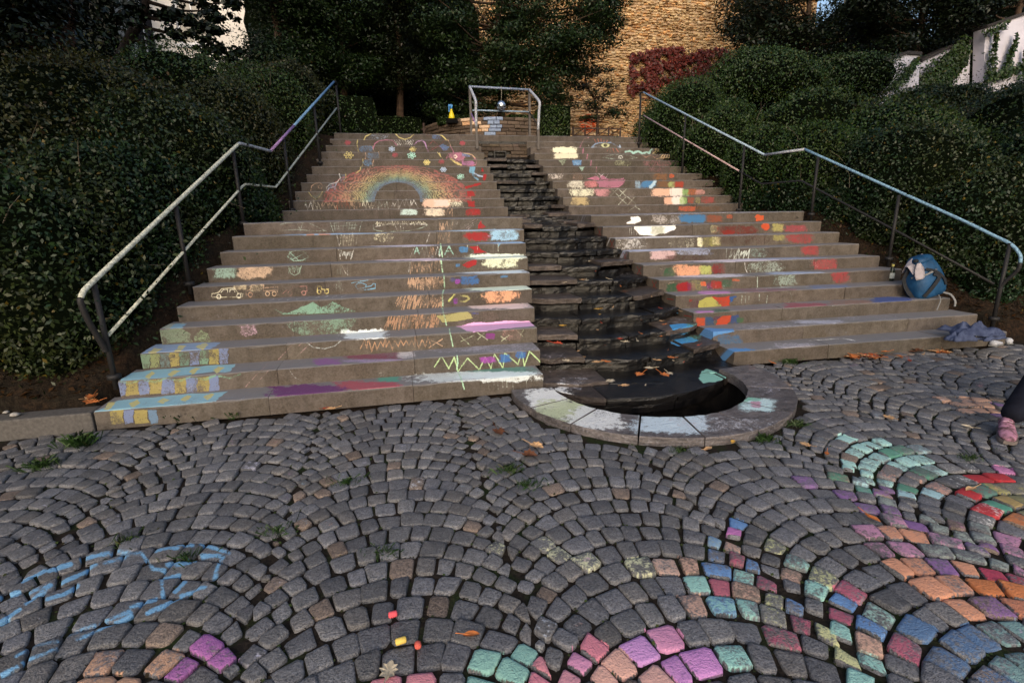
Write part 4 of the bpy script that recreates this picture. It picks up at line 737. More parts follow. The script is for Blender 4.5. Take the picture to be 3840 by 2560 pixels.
# ---------------------------------------------------------------- slate cascade between the flights
casc = empty('slate_cascade', (2.2, 0, 0)); casc.location = (0, 0, 0)
tag(casc, 'dark wet cascade of rough slate slabs running down between the two flights of steps', 'cascade')
def slab(poly_xy, z, th, mat, tint, R, name='slate_slab', tilt=(0, 0), parent=None):
    P = np.array(poly_xy); c = P.mean(0); V = []; n = len(P)
    zz = lambda q: z + tilt[0] * (q[0] - c[0]) + tilt[1] * (q[1] - c[1])
    for s, dz in ((.97, -th), (1., -th * .45), (.995, -.006), (.955, 0.)):
        for q in P: w = c + (q - c) * s + np.array([R.uniform(-.004, .004), R.uniform(-.004, .004)]); V.append((w[0], w[1], zz(w) + dz + R.uniform(-.003, .003)))
    V.append((c[0], c[1], z + R.uniform(-.002, .006)))
    F = [(r * n + i, r * n + (i + 1) % n, (r + 1) * n + (i + 1) % n, (r + 1) * n + i) for r in range(3) for i in range(n)] + [(3 * n + i, 3 * n + (i + 1) % n, 4 * n) for i in range(n)]
    return mesh(name, V, F, mat, parent or casc, False, floor_uv(V), tint)
R = random.Random(23)
def tier(n, X0, X1, Yf, Yb, z, bulge, wetmid=True, ncut=None):
    w = X1 - X0; ncut = ncut or max(3, int(w / .44)); cuts = [X0] + sorted(X0 + w * (i + R.uniform(-.22, .22)) / ncut for i in range(1, ncut)) + [X1]
    for lay in range(2):
        for i, (a, b) in enumerate(zip(cuts[:-1], cuts[1:])):
            u = ((a + b) / 2 - X0) / w; side = abs(u - .5) > .5 - .6 / ncut and R.random() < .55
            zz = z - lay * .07 + (R.uniform(.008, .035) if side and not lay else R.uniform(-.006, .004)); yo = (.085 if lay else 0) + R.uniform(-.025, .02)
            f = lambda x: Yf - bulge * (1 - (2 * (x - X0) / w - 1) ** 2) + yo
            ks = max(4, int((b - a) / .045)); xs = np.linspace(a + .003, b - .003, ks)
            P = [(x, f(x) + R.uniform(-.007, .007) + .03 * math.sin(7 * x + n) + .012 * math.sin(17 * x + 3 * n)) for x in xs] + [(x, Yb + .05) for x in (xs[-1], xs[0])]
            dark = lay or not side
            mat = MWET if dark else MSLATE; t = R.uniform(.7, 1.2) * (1 if dark else 1.9)  # side slabs tinted paler, which paints in their sheen
            slab(P, zz, .055 + .03 * lay, mat, (t, t * .96, t * .93), R, tilt=(R.uniform(-.02, .02), R.uniform(-.01, .05)))
for n in range(1, 11):
    Y = (n - 1) * TR; xa = 1.231 + .183 * Y - .02; xb = 3.306 - .216 * Y + .03
    if n == 1:
        f = -.02
    tier(n, xa, xb, Y - .06, Y + TR + .02, (n - 1) * RISE + .02, .13 + .03 * (10 - n) / 3)
# the lowest slabs overhang the pool
P0 = [(1.27, -.12), (1.36, -.30), (1.5, -.44), (1.68, -.55), (1.88, -.6), (2.1, -.62), (2.32, -.6), (2.55, -.54), (2.76, -.47), (2.95, -.36), (3.1, -.24), (3.2, -.1)]
cutsi = [0, 3, 6, 9, 11]
for a, b in zip(cutsi[:-1], cutsi[1:]):
    fr = P0[a:b + 1]; bk = [(fr[-1][0], .08), (fr[0][0], .08)]
    t = R.uniform(.8, 1.2); slab([(x + (.003 if i == 0 else -.003 if i == len(fr) - 1 else 0), y) for i, (x, y) in enumerate(fr)] + bk, .012, .07, MSLATE if a in (0, 9) else MWET, (t, t * .94, t * .9), R)
    slab([(x, y + .035) for x, y in fr] + bk, -.055, .09, MWET, (1, 1, 1), R)
for n in range(10, 19):
    Y = (n - 1) * TR + (LAND - TR if n > 10 else 0) + (.12 if n == 10 else 0)
    if n == 10:
        for k in range(4):
            Yk = 2.72 + .33 * k; tier(n, 1.66 + .05 * k, 2.78 + .03 * k, Yk, Yk + .42, 1.37 + .035 * k, .07, ncut=3)
        continue
    tier(n, 1.87, 2.93, Y - .10, Y + TR, (n - 1) * RISE + .015, .05, ncut=3)
# side cheeks and the back wall under the top step, laid of thin stones
def thin_stones(p0, p1, z0f, z1f, mat, R, depth=.12, ch=(.045, .08), lw=(.12, .3), nrm=None):
    p0, p1 = np.array(p0, float), np.array(p1, float); L = np.linalg.norm(p1 - p0); d = (p1 - p0) / L; nr = np.array([d[1], -d[0]]) if nrm is None else np.array(nrm, float)
    z = min(z0f(0), z0f(1)); zmax = max(z1f(0), z1f(1))
    while z < zmax:
        h = R.uniform(*ch); s = R.uniform(-.15, 0)
        while s < L:
            w = R.uniform(*lw); a, b = max(s, 0), min(s + w, L); um = (a + b) / 2 / L
            if b - a > .03 and z0f(um) - .02 <= z and z + h <= z1f(um) + .01:
                pr = R.uniform(-.012, .012); A0 = p0 + d * (a + .003); B0 = p0 + d * (b - .003); g = .003
                V = []
                for off, ins in ((-depth, 0), (pr - .006, 0), (pr, .008)):
                    for q, zz in ((A0 + d * ins, z + g + ins), (B0 - d * ins, z + g + ins + R.uniform(-.003, .003)), (B0 - d * ins, z + h - g - ins), (A0 + d * ins, z + h - g - ins + R.uniform(-.004, .003))): V.append((*(q + nr * off), zz))
                F = [(8, 9, 10, 11)] + [(r * 4 + i, r * 4 + (i + 1) % 4, (r + 1) * 4 + (i + 1) % 4, (r + 1) * 4 + i) for r in range(2) for i in range(4)]
                t = R.uniform(.6, 1.3); yield V, F, (t, t * R.uniform(.92, 1), t * R.uniform(.85, 1))
            s += w
        z += h
MB_W = Mt('rough_masonry', .85, .2); q_ = MB_W.noise(MB_W.pos(), 22, 5, .7); MB_W.color(MB_W.mix(1., MB_W.mix(MB_W.ramp(q_, .3, .7), (.10, .076, .058), (.20, .155, .12)), MB_W.attr(), 'MULTIPLY')); MB_W.bump(q_, .6, .012); MMAS = MB_W.m
for V, F, t in thin_stones((1.87, 6.62), (2.93, 6.62), lambda u: 2.55, lambda u: 3.0, MMAS, R):
    if any(2.18 < v[0] < 2.42 and 2.66 < v[2] < 2.79 for v in V[8:]): continue
    mesh('slate_slab', V, F, MMAS, casc, tint=tuple(.6 * x for x in t))
b = MB(); b.box(2.19, 2.41, 6.60, 6.9, 2.775, 2.80); b.box(2.19, 2.41, 6.6, 6.9, 2.645, 2.67); b.box(2.17, 2.19, 6.6, 6.9, 2.645, 2.80); b.box(2.41, 2.43, 6.6, 6.9, 2.645, 2.8)
b.box(1.8, 3.0, 6.72, 6.76, 2.4, 3.0); b.build('spout_surround', MWET, casc)
# dark footing under the slabs, so that no daylight shows between them
V = []; F = []
for i, (Y, z) in enumerate([(-.28, -.5), (-.28, -.12), (0, -.09), (2.7, 1.28), (4.1, 1.36), (6.7, 2.72)]):
    xa = 1.24 + .183 * max(Y, 0) * (Y < 3) + (.55 if Y >= 3 else 0) - .1; xb = 3.4 - .21 * max(Y, 0) * (Y < 3) - (.40 if Y >= 3 else 0); V += [(xa, Y, z), (xb, Y, z)]
    if i: F.append((2 * i - 2, 2 * i - 1, 2 * i + 1, 2 * i))
mesh('footing', V, F, MWET, casc, uv=floor_uv(V))
for left in (True, False):                 # masonry under the step ends
    V = []; F = []
    pts = [(n, stepY(n, left, 2.)) for n in range(1, 22)]
    for n, Y in pts:
        e = ends(n, left)[1 if left else 0] + (-.03 if left else .03); Y2 = Y + (LAND if n == 10 else TR)
        e2 = ends(min(n + 1, 21), left)[1 if left else 0] + (-.03 if left else .03)
        o = len(V); V += [(e, Y + .02, (n - 1) * RISE - .9), (e2 if n == 10 else e, Y2 + .02, (n - 1) * RISE - .9), (e2 if n == 10 else e, Y2 + .02, (n - 1) * RISE - .002), (e, Y + .02, (n - 1) * RISE - .002)]; F.append((o, o + 1, o + 2, o + 3))
    mesh('cheek_wall', V, F, MMAS, casc, tint=(.4, .38, .36))

# ---------------------------------------------------------------- pool with its stone rim
pool = empty('round_pool', (RC[0], RC[1], 0)); pool.location = (0, 0, 0); tag(pool, 'sunken half round pool with a flat slate rim at the foot of the cascade', 'pool')
R = random.Random(4); a0, a1 = math.radians(176), math.radians(368); ang = a0; angs = [a0]
while angs[-1] < a1 - .3: angs.append(angs[-1] + R.uniform(.34, .5))
angs[-1] = a1
for A_, B__ in zip(angs[:-1], angs[1:]):
    k = 6; P = []
    for r, rg in ((RI, np.linspace(A_ + .006, B__ - .006, k)), (RO, np.linspace(B__ - .004, A_ + .004, k))):
        for w in rg: q = r + R.uniform(-.006, .006); P.append((RC[0] + q * math.cos(w), RC[1] + q * math.sin(w)))
    P = P[::-1]; P = P[::-1]
    t = R.uniform(.85, 1.3); n = len(P); V = []
    for s, dz in ((.985, -.09), (1., -.06), (1., -.008), (.985, 0)):
        c = np.mean(P, 0)
        for q in P: w = c + (np.array(q) - c) * s; V.append((w[0], w[1], RIMZ + dz + R.uniform(-.002, .002)))
    F = [(r * n + (i + 1) % n, r * n + i, (r + 1) * n + i, (r + 1) * n + (i + 1) % n) for r in range(3) for i in range(n)] + [(3 * n + i, 3 * n + i + 1, 3 * n + (n - 2 - i), 3 * n + (n - 1 - i)) for i in range(k - 1)]
    mesh('rim_stone', V, F, MSLATE, pool, False, floor_uv(V), (t * 2.7, t * 2.9, t * 3.2))
b = MB()
n = 40; V = []
for z in (-.8, .02):
    for i in range(n): V.append((RC[0] + .905 * math.cos(2 * math.pi * i / n), RC[1] + .905 * math.sin(2 * math.pi * i / n), z))
b.add(V, [(n + i, n + (i + 1) % n, (i + 1) % n, i) for i in range(n)]); b.build('pit_wall', MWET, pool, True)
m = Mt('still_water', .06, .5); m.color((.004, .005, .005)); m.bump(m.noise(m.pos(), 6, 2), .05, .01)
V = [(RC[0] + .90 * math.cos(2 * math.pi * i / n), RC[1] + .90 * math.sin(2 * math.pi * i / n), -.42) for i in range(n)]; w_ = mesh('water', V, [tuple(range(n))], m.m, pool)

# kerb left of the steps
MKERB = plain('kerb_stone', (.10, .092, .086), .85, .2, .3, 40)
kb = empty('stone_kerb'); tag(kb, 'low grey stone kerb running left from the bottom step', 'kerb')
for i, (a, b2) in enumerate(((-3.02, -2.33), (-3.9, -3.026), (-4.8, -3.906), (-5.8, -4.806))):
    b = MB(); yf = -.10 + .0 * i; b.box(a, b2 - .006, yf, yf + .17, -.1, .145); o = b.build('kerb_block', MKERB, kb); bv = o.modifiers.new('b', 'BEVEL'); bv.width = .012; bv.segments = 2

# ================================================================ handrails
MSTEEL = plain('dark_painted_steel', (.018, .017, .018), .6, .3, .25, 60)
def chalk_paint(name, c, c2=None, rough=.6):
    m = Mt(name, rough, .3); q = m.noise(m.pos(), 45, 4, .7); m.color(m.mix(m.ramp(q, .40, .60), [x * .45 for x in lin(c)], lin(c2 or c))); return m.m
RW, RBL, RPU, RLI, RPK, RCH = (chalk_paint('chalked_rail', c) for c in ((225, 226, 208), (128, 172, 214), (190, 150, 204), (176, 200, 222), (206, 176, 178), (190, 194, 204)))
def PLn(x, y): return PS(x, y, -2.36, .21)
def PRt(x, y): return PS(x, y, 6.86, -.22)
def rail(parent, name, pts, r, mat, n=9, sm=True):
    b = MB(); b.tube(smooth_path(pts, 3) if sm else pts, r, n); return b.build(name, mat, parent, True)
def post(parent, P, ztop, r=.021):
    X, Y, zb = P; b = MB(); b.tube([(X, Y, zb - .12), (X, Y, ztop)], r, 10); b.lathe((X, Y, zb), [(.05, -.03), (.05, .006), (.03, .012)], 12); return b.build('post', MSTEEL, parent, True)
hl = empty('handrail'); tag(hl, 'two bar handrail along the left steps, its upper bar chalked white, violet and blue', 'handrail', 'handrails of the stair')
up1 = [PLn(340, 1070), PLn(893, 541)]; up2 = PLn(1014, 567); up3 = PLn(1252, 307)
rail(hl, 'top_rail', [PLn(303, 1118), PLn(312, 1095), PLn(340, 1064)] + [PLn(340 + 553 * t, 1064 - 523 * t) for t in (.25, .5, .75, .97)] + [PLn(893, 541)], .020, RW)
rail(hl, 'top_rail', [PLn(893, 541), PLn(905, 539), PLn(960, 553), up2], .019, RCH)
rail(hl, 'top_rail', [up2, PLn(1102, 472)], .019, RPU, sm=False); rail(hl, 'top_rail', [PLn(1102, 472), up3], .019, RBL, sm=False); rail(hl, 'top_rail', [up3, PLn(1260, 309), PLn(1265, 322)], .021, MSTEEL)
rail(hl, 'end_bend', [PLn(303, 1118), PLn(303, 1135), PLn(330, 1200), PLn(388, 1300), PLn(396, 1318)], .022, MSTEEL)
rail(hl, 'lower_rail', [PLn(405, 1258), PLn(908, 700), PLn(920, 691), PLn(1034, 702), PLn(1262, 406)], .014, RW, sm=False)
def znoise(P, left):
    Y = P[1]; return float(zline(Y))
for x, y, yt in ((430, 1420, 1050), (700, 1010, 735), (897, 730, 545), (1078, 640, 515), (1189, 505, 383), (1270, 420, 316)):
    P = PLn(x, y); zb = float(np.interp(P[1], [-.2, 2.57, 4.03, 6.9], [.1, 1.5, 1.55, 3.15])); top = float(np.interp(P[1], [-.1, .2, 2.85, 3.7, 6.92], [1.0, 1.05, 2.41, 2.43, 4.05]))
    post(hl, (P[0], P[1], zb), top)
hr = empty('handrail'); tag(hr, 'two bar handrail along the right steps, its upper bar chalked pale blue', 'handrail', 'handrails of the stair')
rail(hr, 'top_rail', [PRt(2413, 347), PRt(2868, 581)], .017, RLI, sm=False); rail(hr, 'top_rail', [PRt(2868, 581), PRt(3018, 560)], .019, RCH, sm=False)
rail(hr, 'top_rail', [PRt(3018, 560)] + [PRt(3018 + 666 * t, 560 + 300 * t) for t in (.3, .6, .9)] + [PRt(3720, 880), PRt(3790, 915), PRt(3825, 955), PRt(3826, 985)], .018, chalk_paint('chalked_rail', (140, 178, 204)))
rail(hr, 'end_bend', [PRt(3826, 985), PRt(3815, 1015), PRt(3770, 1055), PRt(3745, 1085)], .02, MSTEEL)
rail(hr, 'top_rail', [PRt(2413, 347), PRt(2402, 350), PRt(2397, 362)], .02, MSTEEL)
rail(hr, 'lower_rail', [PRt(2413, 433), PRt(2773, 642)], .014, RPK, sm=False); rail(hr, 'lower_rail', [PRt(2773, 642), PRt(2855, 690), PRt(3005, 678), PRt(3370, 870), PRt(3728, 1065)], .014, MSTEEL, sm=False)
for x, y in ((2397, 500), (2563, 560), (2775, 740), (3043, 800), (3340, 930), (3730, 1180)):
    P = PRt(x, y); zb = float(np.interp(P[1], [-.2, 2.57, 4.03, 6.9], [.1, 1.5, 1.55, 3.15])); post(hr, (P[0], P[1], zb), float(np.interp(P[1], [.2, 2.72, 3.4, 6.5], [1.12, 2.40, 2.40, 3.96])))
hc = empty('handrail'); tag(hc, 'frame shaped handrail round the top of the channel, its kinked bars chalked white', 'handrail', 'handrails of the stair')
YB_, YF_ = 7.02, 6.30
bl, br = PY(1761, 325, YB_), PY(1985, 337, YB_); fl, fr = PY(1784, 380, YF_), PY(2023, 384, YF_); fl2, fr2 = PY(1786, 476, YF_ - .02), PY(2018, 488, YF_ - .02)
rail(hc, 'top_rail', [bl, br], .021, chalk_paint('chalked_rail', (150, 164, 190)), sm=False)
rail(hc, 'top_rail', [bl, (bl + fl) / 2 + np.array([0, 0, .01]), fl, fl + (fl2 - fl) * .3, fl2], .027, RCH); rail(hc, 'top_rail', [br, (br + fr) / 2 + np.array([0, 0, .01]), fr, fr + (fr2 - fr) * .3, fr2], .027, RCH)
rail(hc, 'lower_rail', [PY(1772, 415, YB_), PY(1780, 414, YB_), PY(1985, 420, YB_)], .016, RLI, sm=False); rail(hc, 'lower_rail', [PY(1985, 420, YB_), PY(2014, 465, YF_)], .013, MSTEEL, sm=False); rail(hc, 'lower_rail', [PY(1767, 425, YB_), PY(1783, 465, YF_)], .013, RPU, sm=False)
MGREY = plain('weathered_steel', (.12, .105, .095), .6, .3, .2, 50)
for P, zb, zt in ((bl, 3.15, bl[2] - .01), (br, 3.15, br[2] - .01), (fl2, 2.80, fl2[2]), (fr2, 2.80, fr2[2])):
    b = MB(); b.box(P[0] - .022, P[0] + .022, P[1] - .022, P[1] + .022, zb, zt); b.build('post', MGREY, hc)

# mirror ball on its string
ball = empty('mirror_ball'); tag(ball, 'small silver mirror ball hanging on a string inside the middle handrail', 'mirror ball')
c = PY(1880, 397, 6.95); V = []; F = []; rb = .10; nl = 12
for i in range(1, nl):
    th = math.pi * i / nl; k = max(6, int(24 * math.sin(th))); h = math.pi / nl * .46
    for j in range(k):
        a = 2 * math.pi * (j + .5 * (i % 2)) / k; w = math.pi / k * .93; o = len(V)
        for s, u in ((-h, -w), (-h, w), (h, w), (h, -w)): V.append(c + rb * np.array([math.sin(th + s) * math.cos(a + u), math.sin(th + s) * math.sin(a + u), math.cos(th + s)]))
        F.append((o, o + 3, o + 2, o + 1)[::-1])
m = Mt('mirror', .22, .5); m.b.inputs['Metallic'].default_value = 1; m.color((.85, .87, .9)); o = mesh('mirror_tiles', V, F, m.m, ball)
b = MB(); b.lathe(c, [(.02, .098), (.07, .068), (.096, 0), (.07, -.068), (.01, -.096)], 16); b.lathe(c, [(.01, .078), (.012, .098), (.004, .102)], 8); b.build('core', plain('dark_plastic', (.03, .03, .035)), ball, True)
b = MB(); b.tube([c + np.array([0, 0, .1]), c + np.array([.012, 0, .25]), np.array([c[0] + .003, c[1], bl[2] + .01])], .0035, 5); b.build('string', plain('cord', (.4, .36, .28)), ball)

# ================================================================ top terrace: round planter, hedges, fence, back wall
PC, PRAD, PZ0, PZ1 = np.array([3.1, 11.5]), 2.02, 3.0, 3.90
pl = empty('round_planter'); tag(pl, 'round raised planter of rough brown stones, some chalked white and blue, round the middle tree', 'planter')
R = random.Random(8); V_ = []
z = PZ0
MPL = Mt('rough_masonry', .85, .2); q_ = MPL.noise(MPL.pos(), 22, 5, .7); MPL.color(MPL.mix(1., MPL.mix(MPL.ramp(q_, .3, .7), (.09, .068, .052), (.16, .122, .095)), MPL.attr(), 'MULTIPLY')); MPL.bump(q_, .6, .015)
while z < PZ1 - .02:
    h = R.uniform(.075, .125); a = math.pi * .97
    while a < math.pi * 2.03:
        w = R.uniform(.12, .34) / PRAD; V = []; pr = R.uniform(-.02, .02)
        for off, ins in ((-.15, 0), (pr - .012, 0), (pr, .014)):
            for aa, zz in ((a + .003 + ins / PRAD, z + .005 + ins), (a + w - .003 - ins / PRAD, z + .005 + ins), (a + w - .003 - ins / PRAD, z + h - .005 - ins + R.uniform(-.006, .006)), (a + .003 + ins / PRAD, z + h - .005 - ins + R.uniform(-.006, .006))):
                V.append((PC[0] + (PRAD + off) * math.cos(aa), PC[1] + (PRAD + off) * math.sin(aa), zz))
        F = [(8, 9, 10, 11)] + [(r * 4 + i, r * 4 + (i + 1) % 4, (r + 1) * 4 + (i + 1) % 4, (r + 1) * 4 + i) for r in range(2) for i in range(4)]
        cx, cyy, _ = project(np.mean(V, 0)); t = R.uniform(.6, 1.25); t = (t, t * .95, t * .9)
        if 1735 < cx < 1830 and cyy < 500 and R.random() < .8: t = (5.2, 4.8, 4.2) if R.random() < .8 else (4.6, 3.6, 2.6)
        elif 1832 < cx < 1878 and R.random() < .85: t = (2.2, 3.6, 6.5)
        mesh('planter_stone', V, F, MPL.m, pl, tint=t); a += w
    z += h
b = MB(); nn = 48; V = [(PC[0] + (PRAD - .02 if i % 2 else PRAD - .03) * math.cos(2 * math.pi * i / nn), PC[1] + (PRAD - .03) * math.sin(2 * math.pi * i / nn), zz) for zz in (PZ0 - .1, PZ1 - .04) for i in range(nn)]
b.add(V, [(i, (i + 1) % nn, nn + (i + 1) % nn, nn + i) for i in range(nn)] + [tuple(nn + i for i in range(nn))]); b.build('earth_fill', MSOIL, pl)

# ---------------------------------------------------------------- foliage
LG = leaf_mat('hedge_leaf', (.022, .044, .012), (.085, .150, .034), (.16, .13, .03)); LB = leaf_mat('ivy_leaf', (.010, .026, .010), (.035, .078, .030), (.20, .12, .02))
LR = leaf_mat('rusty_leaf', (.028, .034, .010), (.085, .085, .024), (.10, .045, .015)); LT = leaf_mat('tree_leaf', (.012, .024, .008), (.045, .080, .022), (.08, .09, .02)); LD = leaf_mat('dark_leaf', (.008, .014, .006), (.026, .042, .014), (.05, .03, .01))
LC = leaf_mat('creeper_leaf', (.10, .018, .018), (.30, .045, .04), (.5, .06, .04)); MBARK = plain('bark', (.075, .050, .036), .95, .1, .4, 14); MTWIG = plain('twig', (.12, .10, .075), .9, .1, .3, 30)
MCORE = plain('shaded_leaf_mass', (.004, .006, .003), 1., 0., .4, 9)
def leaves(name, P, N, size, mat, parent, wid=.55, spread=.7):
    n = len(P); N = N + rng.normal(0, spread, (n, 3)); N /= np.linalg.norm(N, axis=1, keepdims=True) + 1e-9
    T = rng.normal(0, 1, (n, 3)); T[:, 2] -= .6; T -= N * (T * N).sum(1, keepdims=True); T /= np.linalg.norm(T, axis=1, keepdims=True) + 1e-9; B = np.cross(N, T)
    s = (size * rng.uniform(.55, 1.3, n))[:, None]; V = np.stack([P - T * s * .5, P + B * s * wid * .5 + N * s * .12, P + T * s * .55, P - B * s * wid * .5 + N * s * .12], 1).reshape(-1, 3)
    tt = np.repeat(np.column_stack([np.clip(rng.normal(.45, .28, n), 0, 1), rng.random(n), rng.random(n)]), 4, 0)
    return mesh(name, V, np.arange(n * 4).reshape(-1, 4), mat, parent, False, tint=tt)
def blob_pts(c, r, n, lump=.22, seed=0, zmin=-.5):
    """points and outward normals of a lumpy shell"""
    g = np.random.default_rng(seed); D_ = g.normal(0, 1, (n, 3)); D_ /= np.linalg.norm(D_, axis=1, keepdims=True)
    ctr = g.normal(0, 1, (26, 3)); ctr /= np.linalg.norm(ctr, axis=1, keepdims=True); amp = g.uniform(-.6, 1, 26)
    f = (np.exp(7 * (D_ @ ctr.T - 1)) * amp).sum(1); rad = 1 + lump * f - np.abs(g.normal(0, .10, n)) + (g.random(n) < .20) * g.exponential(.13, n) * (1 + np.sin(D_[:, 0] * 23) * np.sin(D_[:, 1] * 19 + D_[:, 2] * 17))
    P = np.array(c) + D_ * rad[:, None] * np.array(r); k = D_[:, 2] > zmin; N = D_ / np.array(r); N /= np.linalg.norm(N, axis=1, keepdims=True)
    return P[k], N[k], ctr, amp
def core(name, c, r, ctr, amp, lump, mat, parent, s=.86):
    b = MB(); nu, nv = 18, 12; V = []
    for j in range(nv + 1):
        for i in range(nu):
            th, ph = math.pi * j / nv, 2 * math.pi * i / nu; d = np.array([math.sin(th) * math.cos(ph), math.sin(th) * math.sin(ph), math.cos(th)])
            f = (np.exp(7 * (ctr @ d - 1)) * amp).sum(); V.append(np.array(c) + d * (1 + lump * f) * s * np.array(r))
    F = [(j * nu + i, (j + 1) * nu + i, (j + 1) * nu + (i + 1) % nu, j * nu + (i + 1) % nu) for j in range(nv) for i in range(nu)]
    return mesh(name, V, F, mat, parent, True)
def shrub(name, c, r, n, size, mat, label, cat, group, seed, lump=.36, twigs=10, wid=.55, zmin=-.6):
    root = empty(name, (c[0], c[1], 0)); root.location = (0, 0, 0); tag(root, label, cat, group)
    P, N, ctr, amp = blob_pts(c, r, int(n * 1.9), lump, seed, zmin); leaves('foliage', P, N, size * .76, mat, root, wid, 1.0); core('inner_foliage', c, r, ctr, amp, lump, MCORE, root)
    if twigs:
        R = random.Random(seed); b = MB()
        for _ in range(twigs):
            a, e = R.uniform(0, 6.28), R.uniform(-.5, 1.); d = np.array([math.cos(a) * math.cos(e), math.sin(a) * math.cos(e), math.sin(e)]) * np.array(r)
            p = np.array(c) + d * R.uniform(.8, .95); q = p + d * R.uniform(.12, .32) + np.array([R.uniform(-.15, .15), R.uniform(-.15, .15), R.uniform(-.1, .2)]); b.tube([p, (p + q) / 2 + np.array([0, 0, R.uniform(-.05, .05)]), q], [.006, .004, .002], 4)
        tag(b.build('twigs', MTWIG, root), kind='stuff')
    return root
LS = 'dense shrubs on the bank left of the steps'; RS = 'dense shrubs on the bank right of the steps'
ordn = ['first', 'second', 'third', 'fourth', 'fifth', 'sixth', 'seventh', 'eighth']
# left bank, first row by the handrail
for i, Y in enumerate([.75, 1.75, 2.8, 3.9, 5.0, 6.1, 7.2]):
    x = -2.47 + .21 * Y; z = float(zline(Y)); shrub('shrub', (x - (.82 if i < 3 else 1.02), Y + .15, z + .45), (.86, .8, .86), 9500, .056, LB if i < 3 else LG if i % 2 else LR, f'shrub touching the left handrail, {ordn[i]} of its row from the foot of the steps', 'shrub', LS, 100 + i, twigs=16)
for i, Y in enumerate([.65, 1.25, 1.9, 2.55, 3.3, 4.2]):
    for sd_, xb_ in ((-1, -2.5 + .21 * Y), (1, 6.98 - .21 * Y)):
        g_r = random.Random(i * 3 + sd_); shrub('ground_shrub', (xb_ + sd_ * (.42 if i else .6), Y + g_r.uniform(-.1, .1) + (.1 if i == 0 else 0), float(zline(Y)) + .06), (.34, .40, g_r.uniform(.28, .42)), 2600, .052, LB, f'low leafy sprig mound at the edge of the {"left" if sd_ < 0 else "right"} steps, {ordn[i]} going up', 'ground shrub', 'low growth beside the steps', 160 + i * 2 + sd_, twigs=8)
for i, (c, r, mt) in enumerate([((-4.3, 1.3, 1.3), (1.1, 1, 1.0), LB), ((-4.2, 2.9, 2.2), (1.2, 1.1, 1.0), LR), ((-4.0, 4.6, 2.6), (1.2, 1.1, 1.05), LR), ((-3.7, 6.4, 3.1), (1.2, 1.1, 1.0), LG)]):
    shrub('shrub', c, r, 10500, .062, mt, f'{"russet tinged" if mt is LR else "glossy green"} shrub higher up the left bank, {ordn[i]} of the upper row', 'shrub', LS, 120 + i, twigs=14)
for i, (c, r) in enumerate([((-6.3, 2.6, 1.9), (1.5, 1.3, 1.2)), ((-6.2, 5.2, 2.5), (1.6, 1.4, 1.2)), ((-4.9, 8.3, 3.2), (1.6, 1.3, 1.1)), ((-2.6, 8.9, 3.6), (1.3, 1.2, 1.0))]):
    shrub('shrub', c, r, 9500, .07, LG if i % 2 else LB, f'broad dark shrub at the back of the left bank, {ordn[i]} from the left edge', 'shrub', LS, 140 + i)
# right bank
for i, Y in enumerate([.9, 2.0, 3.1, 4.2, 5.3, 6.4]):
    x = 6.98 - .21 * Y; z = float(zline(Y)); shrub('shrub', (x + .9, Y + .2, z + .5), (.85, .8, .9), 9000, .056, LB if i < 2 else LG, f'shrub touching the right handrail, {ordn[i]} of its row from the foot of the steps', 'shrub', RS, 200 + i, twigs=10)
for i, (c, r, mt) in enumerate([((9.4, 1.4, 1.6), (1.4, 1.2, 1.2), LB), ((9.0, 3.6, 2.2), (1.4, 1.2, 1.0), LG), ((8.4, 5.6, 2.75), (1.4, 1.2, .95), LG), ((7.2, 7.4, 3.2), (1.2, 1, .9), LG), ((11.8, 3.4, 2.3), (1.8, 1.5, 1.1), LB), ((11.2, 5.9, 2.7), (1.8, 1.5, 1.05), LR), ((14.4, 5.2, 2.5), (2.2, 1.8, 1.3), LR), ((17.2, 6.4, 2.9), (2.4, 1.8, 1.4), LB)]):
    shrub('shrub', c, r, 10500, .066, mt, f'rounded clipped shrub on the right bank, {ordn[i]} of its upper shrubs', 'shrub', RS, 220 + i, twigs=5)
for i, (x, y, Y, r) in enumerate([(2870, 320, 9.2, (1.5, 1.1, .9)), (3130, 340, 9.6, (1.5, 1.2, .9)), (3540, 400, 8.6, (1.3, .8, .6)), (3850, 400, 8.6, (1.5, .9, .6))]):
    shrub('bush', PY(x, y, Y), r, 8000, .08, LG if i < 2 else LB, ['broad bush right of the red creeper', 'dark bush between the creeper bush and the white wall', 'ivy mound at the foot of the white wall, between its two tall panels', 'ivy mound at the foot of the white wall at the right edge'][i], 'bush', 'bushes behind the right bank', 240 + i, twigs=4)

# clipped box hedges at the top
def hedge(c, r, label, seed, n=7000, mat=None):
    root = empty('clipped_hedge'); tag(root, label, 'hedge', 'clipped hedges round the planter'); g = np.random.default_rng(seed)
    P = []; N = []
    for ax in range(3):
        for s in (-1, 1):
            k = n // 6; q = g.uniform(-1, 1, (k, 3)); q[:, ax] = s * (1 - np.abs(g.normal(0, .05, k))); nn_ = np.zeros((k, 3)); nn_[:, ax] = s; P.append(np.array(c) + q * np.array(r) * (1 - .08 * (np.abs(q[:, [(ax + 1) % 3]]) ** 6 + np.abs(q[:, [(ax + 2) % 3]]) ** 6))); N.append(nn_)
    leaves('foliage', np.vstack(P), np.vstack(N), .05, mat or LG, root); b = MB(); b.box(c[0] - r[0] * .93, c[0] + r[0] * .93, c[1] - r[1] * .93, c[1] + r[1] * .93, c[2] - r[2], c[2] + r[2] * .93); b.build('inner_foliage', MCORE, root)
hedge((PY(2083, 450, 9.6)[0], 9.9, 3.62), (.42, .4, .68), 'tall clipped box hedge block right of the round planter', 1, 9000)
hedge((.2, 11.6, 3.6), (.85, .5, .62), 'low clipped hedge left of the round planter', 2); hedge((-.9, 8.2, 3.3), (.75, .4, .75), 'dark clipped hedge above the left handrail', 3)
